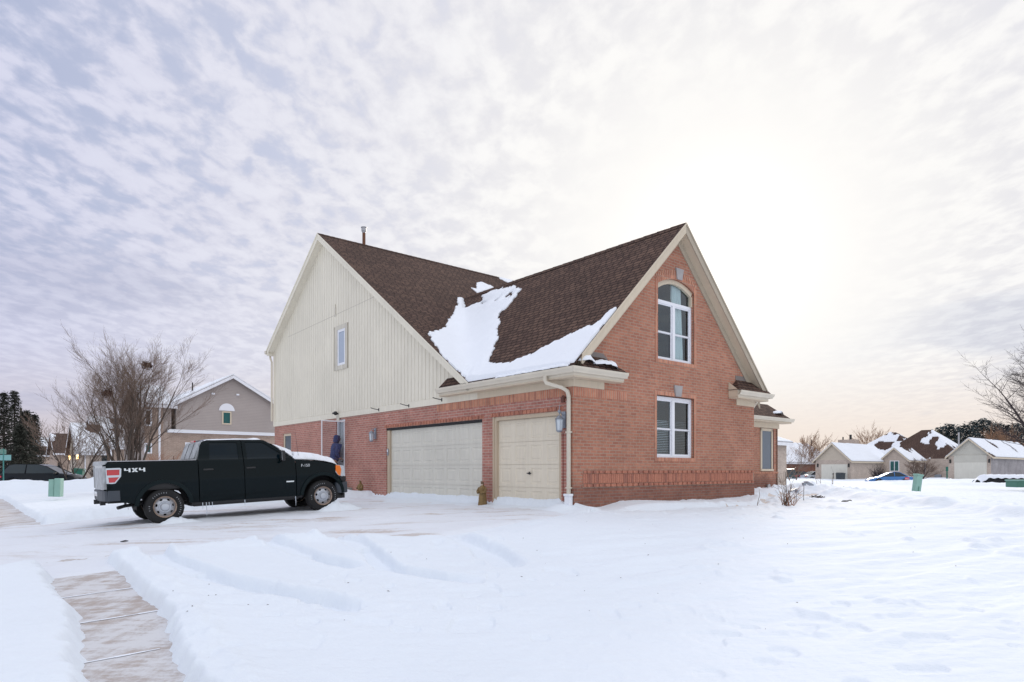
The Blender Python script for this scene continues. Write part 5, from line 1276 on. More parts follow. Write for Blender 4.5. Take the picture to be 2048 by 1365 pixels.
decal([[(.0, 0), (1, 0), (1, 1), (0, 1)]], 'door_badge', M['white_decal'], 2.74, .805, .19, .032)
def textmesh(body, size, mat_, parent, loc, rot, name='lettering', depth=.003):
    cu = bpy.data.curves.new('t', 'FONT'); cu.body = body; cu.size = size; cu.extrude = depth; cu.align_x = 'CENTER'; cu.align_y = 'CENTER'
    o = bpy.data.objects.new('t', cu); COL.objects.link(o); dg = bpy.context.evaluated_depsgraph_get(); me = bpy.data.meshes.new_from_object(o.evaluated_get(dg))
    bpy.data.objects.remove(o); me.name = name; me.materials.clear(); me.materials.append(mat_); q = bpy.data.objects.new(name, me); COL.objects.link(q)
    if parent: q.parent = parent
    q.location = loc; q.rotation_euler = rot; return q
textmesh('F-150', .10, M['chrome'], T, (3.24, YC_ - hw(1.19, 3.2) - .003, 1.205), (R(90), 0, 0), 'fender_emblem')
# snow on the hood, cowl, roof edge, arches
def snow_sheet(name, stn, parent, th=.07, seed=0, M_=None):
    vs = []; K = len(stn); NB2 = 21; rnd = random.Random(seed)
    for i, (x, z, y0, y1, h) in enumerate(stn):
        for j in range(NB2):
            u = j / (NB2 - 1); e = min(1, 6 * u, 6 * (1 - u)); e = math.sqrt(max(0, 1 - (1 - e) ** 2)); y = y0 + (y1 - y0) * u
            nz = float(fbm(np.array([x * 4.]), np.array([y * 4.]), 3, seed)[0]); jag = .05 * (nz - .5) if j in (0, NB2 - 1) else 0
            vs.append((x + .03 * (nz - .5), YC_ + y + jag, z - .055 * abs(y / .95) ** 3 - .012 + (h * e * (.8 + .5 * nz))))
    m = MB(); m.add(vs, [(i * NB2 + j, (i + 1) * NB2 + j, (i + 1) * NB2 + j + 1, i * NB2 + j + 1) for i in range(K - 1) for j in range(NB2 - 1)])
    return m.build(name, M['roofsnow'], parent, smooth=True, ang=None)
hs = []
for i in range(26):
    x = 2.99 + (4.235 - 2.99) * i / 25; z = float(np.interp(x, [p[0] for p in prof], [p[1] for p in prof]))
    e = min(1, (i + .3) / 2, (25 - i) / 3 + .02); w_ = .80 if x > 3.3 else .86
    hs.append((x, z + .004, -w_ + .02 * math.sin(i * 1.7), w_, .135 * e + .004))
snow_sheet('hood_snow', hs, T, seed=2)
cs_ = []
for i in range(14):
    t = .30 + .72 * i / 13; x, z = lin(2.28, 2.98, t), lin(1.875, 1.42, t) + .03 * math.sin(math.pi * min(t, 1)); cs_.append((x + .02, z + .012, -.80 + .06 * math.sin(i), .82, (.04 + .15 * i / 13)))
snow_sheet('windshield_snow', cs_, T, seed=4)
rs_ = [(2.02 + .32 * i / 8, float(np.interp(2.02 + .32 * i / 8, [2.0, 2.28, 2.4], [1.928, 1.88, 1.80])), -.72, .72, .055 * math.sin(math.pi * (i + .4) / 9)) for i in range(9)]
snow_sheet('roof_snow', rs_, T, seed=6)
rs_ = [(.90 + 1.15 * i / 12, float(np.interp(.90 + 1.15 * i / 12, [.86, .92, 1.1, 1.7, 2.15], [1.86, 1.905, 1.93, 1.936, 1.92])), -.74, .74, .014) for i in range(13)]
snow_sheet('roof_snow', rs_, T, seed=7)
for k, (ix, l) in enumerate(((.79, .16), (.87, .36), (.93, .10), (1.0, .12), (1.735, .14), (2.97, .25), (-.72, .05))):
    MB().tube([(ix, YC_ - .93, .44), (ix + .004, YC_ - .93, .44 - l * .6), (ix, YC_ - .93, .44 - l)], [.011, .007, .002], 6).build('icicle', M['ice'], T, smooth=True)
MB().tube([(3.14, YC_ - .80, 1.38), (3.12, YC_ - .80, 1.62), (3.08, YC_ - .80, 2.05)], [.005, .004, .003], 5).build('antenna', M['black'], T)
MB().box(-.48, -.44, .04, .12, .58, .61).build('snow_clump', M['roofsnow'], T, bevel=.01); MB().box(-.06, .06, .03, .07, .955, .975).build('snow_clump', M['roofsnow'], T, bevel=.008)
MB().tube([(.20, -.012, .765), (.27, -.012, .735), (.325, -.012, .685)], [.006, .018, .008], 6).build('snow_on_tyre', M['roofsnow'], T, smooth=True)
# ================================================================== person at the door, statues
def skin_mesh(name, joints, edges, mat_, parent=None, sub=2):
    me = bpy.data.meshes.new(name); me.from_pydata([j[:3] for j in joints], edges, []); o = bpy.data.objects.new(name, me); COL.objects.link(o)
    md = o.modifiers.new('s', 'SKIN'); md.use_smooth_shade = True
    for i, j in enumerate(joints):
        sv = me.skin_vertices[0].data[i]; r_ = j[3]; sv.radius = (r_, j[4] if len(j) > 4 else r_); sv.use_root = (i == 0)
    s2 = o.modifiers.new('u', 'SUBSURF'); s2.levels = sub; s2.render_levels = sub
    dg = bpy.context.evaluated_depsgraph_get(); m2 = bpy.data.meshes.new_from_object(o.evaluated_get(dg)); bpy.data.objects.remove(o)
    m2.name = name; m2.materials.clear(); m2.materials.append(mat_); q = bpy.data.objects.new(name, m2); COL.objects.link(q)
    m2.polygons.foreach_set('use_smooth', [True] * len(m2.polygons))
    if parent: q.parent = parent
    return q
pp = h2w(-.36, 12.0, .34)
PE = empty('person', pp, ANG, 'person in a blue hooded jacket standing at the open entrance door', 'person')
# local: x towards wall, y along the wall; person faces +x (the door), leaning slightly
J = [(0, 0, .95, .15, .12), (.02, 0, 1.15, .15, .13), (.03, 0, 1.38, .15, .12), (.04, 0, 1.50, .07, .07), (.06, 0, 1.60, .062, .062), (.07, 0, 1.70, .095, .085), (.06, 0, 1.78, .07, .07),
     (.02, .20, 1.42, .075, .075), (.06, .27, 1.16, .055, .055), (.26, .22, 1.06, .042, .042), (.33, .20, 1.07, .035, .028),
     (.02, -.20, 1.42, .075, .075), (-.04, -.27, 1.16, .055, .055), (.10, -.26, 1.0, .042, .042), (.17, -.25, .98, .035, .028),
     (.02, .10, .82, .105, .105), (.03, .11, .46, .07, .07), (0, .11, .09, .05, .05), (.12, .12, .04, .045, .035),
     (.0, -.10, .82, .105, .105), (-.01, -.11, .46, .07, .07), (-.05, -.11, .09, .05, .05), (.08, -.12, .04, .045, .035)]
E_ = [(0, 1), (1, 2), (2, 3), (3, 4), (4, 5), (5, 6), (2, 7), (7, 8), (8, 9), (9, 10), (2, 11), (11, 12), (12, 13), (13, 14), (0, 15), (15, 16), (16, 17), (17, 18), (0, 19), (19, 20), (20, 21), (21, 22)]
PE.scale = (1.04, 1.04, 1.05); PE.rotation_euler = (0, R(7), ANG)
def fingers(J, E_, root, hand, dirx, side):
    for k in range(4):
        b = len(J); y = hand[1] + (k - 1.5) * .019; L = (.075, .085, .08, .062)[k]
        J += [(hand[0] + .03, y, hand[2], .010), (hand[0] + .03 + L * .5, y, hand[2] - .012, .009), (hand[0] + .03 + L * .85, y, hand[2] - .04, .008)]; E_ += [(root, b), (b, b + 1), (b + 1, b + 2)]
    b = len(J); J += [(hand[0] + .01, hand[1] + side * .045, hand[2] - .01, .012), (hand[0] + .05, hand[1] + side * .05, hand[2] - .02, .010)]; E_ += [(root, b), (b, b + 1)]
fingers(J, E_, 10, (.33, .20, 1.07), 1, -1); fingers(J, E_, 14, (.17, -.25, .98), 1, 1)
skin_mesh('body', J, E_, M['skin'], PE)
jk = [(0, 0, .82, .215, .175), (.01, 0, 1.02, .205, .165), (.02, 0, 1.22, .20, .165), (.02, 0, 1.40, .19, .15), (.03, 0, 1.52, .10, .10),
      (.02, .20, 1.42, .105, .105), (.06, .29, 1.16, .082, .082), (.24, .23, 1.07, .062, .062), (.02, -.20, 1.42, .105, .105), (-.04, -.29, 1.16, .082, .082), (.09, -.26, 1.01, .062, .062)]
skin_mesh('jacket', jk, [(0, 1), (1, 2), (2, 3), (3, 4), (3, 5), (5, 6), (6, 7), (3, 8), (8, 9), (9, 10)], M['jacket'], PE)
skin_mesh('hood', [(.0, 0, 1.50, .12, .12), (.015, 0, 1.62, .125, .12), (.02, 0, 1.74, .135, .125), (.02, 0, 1.82, .10, .095)], [(0, 1), (1, 2), (2, 3)], M['jacket'], PE)
skin_mesh('trousers', [(0, 0, .90, .17, .14), (.02, .10, .78, .115, .115), (.03, .11, .46, .085, .085), (0, .11, .10, .075, .075), (0, -.10, .78, .115, .115), (-.01, -.11, .46, .085, .085), (-.05, -.11, .10, .075, .075)], [(0, 1), (1, 2), (2, 3), (0, 4), (4, 5), (5, 6)], M['trousers'], PE)
MB().ball((.155, .035, 1.71), .012, 5).build('eye', M['dark'], PE); MB().ball((.155, -.035, 1.71), .012, 5).build('eye', M['dark'], PE)
MB().ball((.168, 0, 1.68), .018, 6, sc=(1, .8, 1.3)).build('nose', M['skin'], PE, smooth=True)
MB().box(.150, .158, -.025, .025, 1.632, 1.640).build('mouth', mat('lips', (.30, .10, .09), .5), PE)
for sg in (1, -1): MB().box(-.08, .17, sg * .11 - .05, sg * .11 + .05, 0, .10).build('boot', M['black'], PE, bevel=.025)
def monk(loc, rz, H_, label, hooded):
    r = empty('statue', loc, rz, label, 'statue'); k = H_ / 1.0
    m = MB(); prof = [(.215, 0), (.22, .03), (.195, .12), (.175, .35), (.165, .55), (.175, .68), (.165, .76), (.09, .83), (.05, .86)]
    n = 28; vs = []
    for i, (r_, h) in enumerate(prof):
        for j in range(n):
            q = 2 * math.pi * j / n; f = 1 + (.07 * math.sin(q * 7 + h * 2) * max(0, 1 - h / .75)); vs.append((r_ * f * math.cos(q) * k, r_ * f * .82 * math.sin(q) * k, h * k))
    m.add(vs, [(i * n + j, i * n + (j + 1) % n, (i + 1) * n + (j + 1) % n, (i + 1) * n + j) for i in range(len(prof) - 1) for j in range(n)] + [tuple(range((len(prof) - 1) * n, len(prof) * n))])
    m.build('robe', M['statue'], r, smooth=True, ang=None)
    MB().ball((-.01 * k, 0, .92 * k), .072 * k, 8, sc=(1, .9, 1.15)).build('head', M['statue_skin'] if not hooded else M['statue'], r, smooth=True)
    if not hooded: MB().ball((-.045 * k, 0, .875 * k), .05 * k, 6, sc=(.8, 1, 1)).build('beard', M['statue_pale'], r, smooth=True)
    MB().tube([(-.02 * k, 0, .965 * k), (-.02 * k, 0, .98 * k), (0, 0, .995 * k)], [.075 * k, .07 * k, .02 * k], 12).build('hood' if hooded else 'hair', M['statue_skin'], r, smooth=True)
    for sg in (1, -1):
        MB().tube([(0, sg * .15 * k, .75 * k), (-.07 * k, sg * .19 * k, .60 * k), (-.17 * k, sg * .10 * k, .56 * k), (-.20 * k, sg * .03 * k, .60 * k)], [.055 * k, .06 * k, .05 * k, .03 * k], 10).build('arm', M['statue'], r, smooth=True)
    MB().tube([(-.155 * k, .04 * k, .53 * k), (-.18 * k, .05 * k, .35 * k), (-.18 * k, .05 * k, .18 * k)], .012 * k, 6).build('cord', M['statue_pale'], r)
    return r
s_, _ = on_t(965, 1000, -.22); monk(h2w(-.22, s_, -.02), ANG + R(15), .66, 'brown robed monk statue with pale beard between the garage doors', False)
s_, _ = on_t(721, 985, -.3); monk(h2w(-.30, s_, -.02), ANG + R(10), .60, 'brown hooded statue by the brick wall in front of the truck', True)
m = MB(); 
st_c = h2w(-1.3, 9.75, 0)
m.box(-.45, .45, -.28, .28, 0, .14); o = m.build('stone_block', M['stone_step'], None, loc=st_c, bevel=.03); o.rotation_euler = (0, 0, ANG); tag(o, 'dark stone step dusted with snow beside the truck bumper', 'stone')
MB().prism([(-.44, .13), (.40, .13), (.30, .20), (-.1, .23), (-.40, .18)], 'y', -.26, .24).build('snow_cap', M['roofsnow'], o, bevel=.02, recalc=True)
# ================================================================== bare trees
def branch_tree(name, loc, label, cat, stems, height, seed, mt='bark', mtw='twig', levels=4, spread=1.0, group=None, twig_r=.006, dens=1.0, lean=0, fan=.35, parts=True, rz=0):
    rnd = random.Random(seed); V = []; Fc = []; Vt = []; Ft = []
    def seg(Vl, Fl, pts, rads, n):
        b = len(Vl)
        for i, p in enumerate(pts):
            d_ = (pts[min(i + 1, len(pts) - 1)] - pts[max(i - 1, 0)]).normalized(); a = d_.cross(Vector((.3, .2, 1))).normalized(); c = d_.cross(a)
            for j in range(n):
                q = 2 * math.pi * j / n; Vl.append(p + (a * math.cos(q) + c * math.sin(q)) * rads[i])
        for i in range(len(pts) - 1):
            for j in range(n): Fl.append((b + i * n + j, b + (i + 1) * n + j, b + (i + 1) * n + (j + 1) % n, b + i * n + (j + 1) % n))
    def grow(p, d_, L, r_, lev):
        n = 7 if lev == 0 else 5 if lev == 1 else 4; pts = [p.copy()]; dd = d_.copy(); rr = [r_]
        for i in range(n):
            up = .10 if lev == 0 else .16 if lev < 3 else .10
            gz_ = .065 if lev < 2 else .04; dd = (dd + Vector((rnd.gauss(0, gz_), rnd.gauss(0, gz_), rnd.gauss(0, .04) + up * (1 - dd.z) * .6))).normalized()
            p = p + dd * (L / n); pts.append(p.copy()); rr.append(max(twig_r * .6, r_ * (1 - (i + 1) / n * (.62 if lev < 2 else .8))))
        big = lev < 2
        seg(V if big else Vt, Fc if big else Ft, pts, rr, 7 if lev == 0 else 5 if lev == 1 else 3)
        if lev >= levels: return
        cnt = int((9 if lev == 0 else 7 if lev == 1 else 7 if lev == 2 else 5) * dens)
        for k in range(cnt):
            f = .22 + .78 * (k + rnd.random()) / cnt if lev == 0 else .12 + .88 * (k + rnd.random()) / cnt
            i = min(int(f * n), n - 1); u = f * n - i; q = pts[i].lerp(pts[i + 1], u); base_d = (pts[i + 1] - pts[i]).normalized()
            az = rnd.random() * 2 * math.pi; side = Vector((math.cos(az), math.sin(az), rnd.uniform(-.15, .35))); side = (side - base_d * side.dot(base_d) * .7).normalized()
            ang_ = R(rnd.uniform(24, 48)) * spread; nd = (base_d * math.cos(ang_) + side * math.sin(ang_)).normalized()
            l2 = L * rnd.uniform(.42, .62) * (1.15 - .55 * f); grow(q, nd, max(l2, .25), max(twig_r, rr[i] * rnd.uniform(.42, .58)), lev + 1)
        if lev > 0: 
            nd = (dd + Vector((rnd.gauss(0, .15), rnd.gauss(0, .15), .1))).normalized(); grow(p, nd, L * .5, max(twig_r, rr[-1]), lev + 1)
    for k in range(stems):
        az = 2 * math.pi * (k + rnd.random() * .7) / stems; tilt = fan * (.35 + .9 * rnd.random()) if stems > 1 else lean
        d_ = Vector((math.cos(az) * tilt, math.sin(az) * tilt, 1)).normalized(); off = Vector((math.cos(az), math.sin(az), 0)) * (.16 if stems > 1 else 0)
        grow(off + Vector((0, 0, -.2)), d_, height * (.62 + .14 * rnd.random()), (.065 if stems > 1 else .026 * height) * (.8 + .4 * rnd.random()), 0)
    r = empty(name, loc, rz, label, cat, group)
    for nm, vv, ff, mm in (('trunk', V, Fc, mt), ('crown', Vt, Ft, mtw)):
        me = bpy.data.meshes.new(nm); me.from_pydata([tuple(v) for v in vv], [], ff); me.polygons.foreach_set('use_smooth', [True] * len(ff)); me.materials.append(M[mm])
        o = bpy.data.objects.new(nm, me); COL.objects.link(o); o.parent = r
    return r
L1 = at(258, 925, 31); 
tr1 = branch_tree('bare_tree', (L1.x, L1.y, -.3), 'large bare multi-stemmed tree holding two nests, behind the pickup truck', 'tree', 9, 7.4, 11, 'bark', 'twig', 4, .84, twig_r=.0034, fan=.36, dens=.9)
def nest(px_, py_, D, s, label):
    m = MB(); rnd = random.Random(int(px_)); c = at(px_, py_, D)
    for i in range(260):
        a = Vector((rnd.gauss(0, 1), rnd.gauss(0, 1), rnd.gauss(0, .6))); a = a.normalized() * s * (rnd.random() ** .4); b = Vector((rnd.gauss(0, 1), rnd.gauss(0, 1), rnd.gauss(0, .5))).normalized() * s * .5
        m.tube([a - b * .5, a + b * .5], [.012, .006], 3, caps=False)
    m.ball((0, 0, 0), s * .7, 7, sc=(1, 1, .7)); o = m.build('nest', M['nest'], None, loc=c); tag(o, label, 'nest', 'nests in the bare tree')
nest(294, 731, 30.5, .24, 'reddish brown nest high in the bare tree'); nest(214, 787, 29.2, .22, 'dark nest lower down on the left of the bare tree')
L2 = at(150, 925, 46); branch_tree('bare_tree', (L2.x, L2.y, -.3), 'smaller bare tree left of the multi-stemmed tree, in front of the tan houses', 'tree', 3, 5.6, 5, 'bark', 'twig', 3, 1.05, twig_r=.010, fan=.5)
L3 = at(2110, 950, 36); branch_tree('bare_tree', (L3.x, L3.y, -.6), 'bare tree reaching in from the right edge of the photo', 'tree', 1, 10.5, 8, 'twig_dark', 'twig_dark', 4, 1.5, twig_r=.007, lean=.0, dens=1.3)
L4 = at(1838, 960, 76); branch_tree('ornamental_tree', (L4.x, L4.y, -.5), 'small round bare tree in front of the tan house window', 'tree', 4, 3.3, 21, 'twig_dark', 'twig', 3, 1.2, twig_r=.010, fan=.85, dens=1.1)
L5 = at(1586, 950, 62); branch_tree('bare_tree', (L5.x, L5.y, -.5), 'bare tree before the snowy roof beside the pale brick wall', 'tree', 2, 4.4, 31, 'twig', 'twig', 3, 1.1, twig_r=.009, fan=.4, dens=.8)
L6 = at(1748, 940, 118); branch_tree('bare_tree', (L6.x, L6.y, -.5), 'warm toned bare tree standing behind the tan house', 'tree', 4, 10.0, 41, 'twig_warm', 'twig_warm', 3, 1.0, twig_r=.018, fan=.35)
L7 = at(1618, 940, 100); branch_tree('bare_tree', (L7.x, L7.y, -.5), 'warm toned bare tree behind the snowy roof at right of the brick house', 'tree', 3, 8.0, 43, 'twig_warm', 'twig_warm', 3, 1.0, twig_r=.016, fan=.4)
L8 = at(2010, 930, 120); branch_tree('bare_tree', (L8.x, L8.y, -.5), 'warm toned bare trees among the dark pines at far right', 'tree', 5, 11.5, 47, 'twig_warm', 'twig_warm', 3, 1.0, twig_r=.02, fan=.6)
# ---- conifers
def conifer(loc, H_, rad, label, seed, m_='needle', shape='spruce', group=None, cat='tree', n=2600, leaf=.30):
    rnd = random.Random(seed); r = empty('conifer', loc, rnd.random() * 6, label, cat, group)
    tk = MB(); tk.tube([(0, 0, -.3), (0, 0, H_ * .5), (0, 0, H_ * .97)], [H_ * .018, H_ * .012, .02], 7)
    m = MB(); levels = int(H_ * (3.4 if shape == 'spruce' and H_ > 4 else 1.9))
    for li in range(levels):
        f = (li + .5) / levels; z = H_ * (.06 + .93 * f)
        R_ = rad * (1 - f) ** .95 * (.55 + .7 * rnd.random()) + .10 if shape == 'spruce' else rad * math.sqrt(max(0.02, 1 - (2 * f - .9) ** 2)) * (.7 + .5 * rnd.random())
        nb = max(4, int(9 * (R_ / rad) + 4)); a0 = rnd.random() * 6.28
        for b in range(nb):
            az = a0 + b * 6.283 / nb + rnd.uniform(-.25, .25); RR = R_ * rnd.uniform(.65, 1.1); dr = -.22 if shape == 'spruce' else .1
            e = Vector((math.cos(az) * RR, math.sin(az) * RR, z + dr * RR))
            if rnd.random() < .6: tk.tube([(0, 0, z), tuple(e)], [.02 + .004 * H_, .008], 3, caps=False)
            k = max(3, int(n / (levels * nb)))
            for q in range(k):
                t = (.18 + .82 * (q + rnd.random()) / k); p = Vector((0, 0, z)).lerp(e, t); w_ = leaf * (1.15 - .5 * t)
                p += Vector((rnd.gauss(0, 1), rnd.gauss(0, 1), rnd.gauss(0, .9))) * w_ * .40
                u = Vector((math.cos(az + rnd.gauss(0, .7)), math.sin(az + rnd.gauss(0, .7)), rnd.gauss(-.25, .3))).normalized() * w_ * rnd.uniform(.5, 1.1)
                v = u.cross(Vector((rnd.gauss(0, .5), rnd.gauss(0, .5), 1))).normalized() * w_ * rnd.uniform(.16, .34); b0 = len(m.v)
                m.v += [tuple(p - v), tuple(p + u * .6 - v * .4), tuple(p + u), tuple(p + u * .5 + v)]; m.f.append((b0, b0 + 1, b0 + 2, b0 + 3)); m.mi.append(0)
    tk.build('trunk', M['bark'], r); m.build('crown', M[m_], r); return r
D = 62
for i, (px_, ptop, rad, dd) in enumerate([(8, 784, 1.9, 60), (29, 781, 1.9, 64), (-22, 768, 2.2, 60), (52, 820, 1.8, 58), (69, 828, 1.6, 61), (40, 848, 1.9, 56)]):
    c = at(px_, 945, dd); Ht = (940 - ptop) / F * dd + CZ + .3
    conifer((c.x, c.y, -.3), Ht, rad, ['tall dark spruce nearest the left edge behind the street sign', 'tallest dark spruce just right of the street sign', 'dark spruce cut off by the left edge of the photo', 'shorter dark spruce in the middle of the left row', 'rightmost dark spruce of the left row beside the tan houses', 'low dark spruce in front of the left row'][i], 50 + i, group='spruces at the left edge', leaf=.32, n=4600)
fx = [(1868, 862, 'needle_olive'), (1884, 854, 'needle_far'), (1900, 849, 'needle_far'), (1918, 852, 'needle_far'), (1893, 872, 'needle_olive'), (1934, 848, 'needle_far'), (1950, 842, 'needle_far'), (1966, 838, 'needle_far'), (1982, 842, 'needle_far'), (1998, 846, 'needle_far'), (2014, 850, 'needle_far'), (2034, 846, 'needle_far'), (2056, 842, 'needle_far'), (1910, 878, 'needle_olive'), (1850, 872, 'needle_far')]
ORD = ['leftmost', 'second', 'third', 'fourth', 'fifth', 'sixth', 'seventh', 'eighth', 'ninth', 'tenth', 'eleventh', 'rightmost']
_dk = sorted([f[0] for f in fx if f[2] == 'needle_far']); _ol = sorted([f[0] for f in fx if f[2] != 'needle_far'])
for i, (px_, pt, mm) in enumerate(fx):
    dd = 128 + (i * 37 % 23); c = at(px_, 945, dd); Ht = (940 - pt) / F * dd + CZ + .5
    conifer((c.x, c.y, -.5), Ht, 2.8, (('leftmost', 'middle', 'rightmost')[_ol.index(px_)] + ' olive tinted pine behind the vent pipe of the tan house' if mm == 'needle_olive' else ORD[_dk.index(px_)] + ' dark blue-green pine counted along the far row behind the right houses'), 80 + i, mm, 'pine', group='olive pines beyond the right houses' if mm == 'needle_olive' else 'dark pines beyond the right houses', n=1500, leaf=.9)
c = at(347, 925, 36); conifer((c.x, c.y, -.2), 1.95, .38, 'small upright evergreen shrub behind the truck bed by the beige house', 71, 'thuja', 'spruce', n=1500, leaf=.12, cat='shrub')
def shrub(loc, n, h, spread, mt_, label, seed, r0=.006, cat='shrub', name='shrub', group=None, fork=3):
    rnd = random.Random(seed); m = MB()
    for i in range(n):
        az = rnd.random() * 6.28; tl = spread * rnd.random() ** .6; p = Vector((rnd.gauss(0, .04), rnd.gauss(0, .04), -.05)); d_ = Vector((math.cos(az) * tl, math.sin(az) * tl, 1)).normalized()
        hh = h * rnd.uniform(.5, 1.0); pts = [p]
        for k in range(4): d_ = (d_ + Vector((rnd.gauss(0, .12), rnd.gauss(0, .12), 0))).normalized(); pts.append(pts[-1] + d_ * hh / 4)
        m.tube(pts, [r0 * 1.4, r0 * 1.2, r0, r0 * .8, r0 * .5], 4, caps=False)
        for q in range(fork):
            j = rnd.randint(1, 4); d2 = (d_ + Vector((rnd.gauss(0, .6), rnd.gauss(0, .6), .1))).normalized(); m.tube([pts[j], pts[j] + d2 * hh * .22, pts[j] + d2 * hh * .4 + Vector((0, 0, .03))], [r0 * .7, r0 * .5, r0 * .3], 3, caps=False)
    o = m.build(name, M[mt_], None, loc=loc); return tag(o, label, cat, group)
c = at(318, 925, 35); shrub((c.x, c.y, -.2), 130, 1.9, .35, 'dry_orange', 'rust coloured ornamental grass left of the small evergreen by the beige house', 5, .008)
c = at(298, 925, 35); shrub((c.x, c.y, -.2), 90, 1.5, .35, 'dry_orange', 'rust coloured ornamental grass beside the downspout of the beige house', 6, .008)
c = at(192, 950, 52); shrub((c.x, c.y, 0), 70, 1.5, .6, 'twig_dark', 'dark bare shrub between the tan garage and the truck tailgate', 7, .014)
c = at(1757, 955, 80); shrub((c.x, c.y, -.4), 120, 1.7, .8, 'twig_dark', 'brown bare shrub at the corner of the tan garage wing', 9, .018)
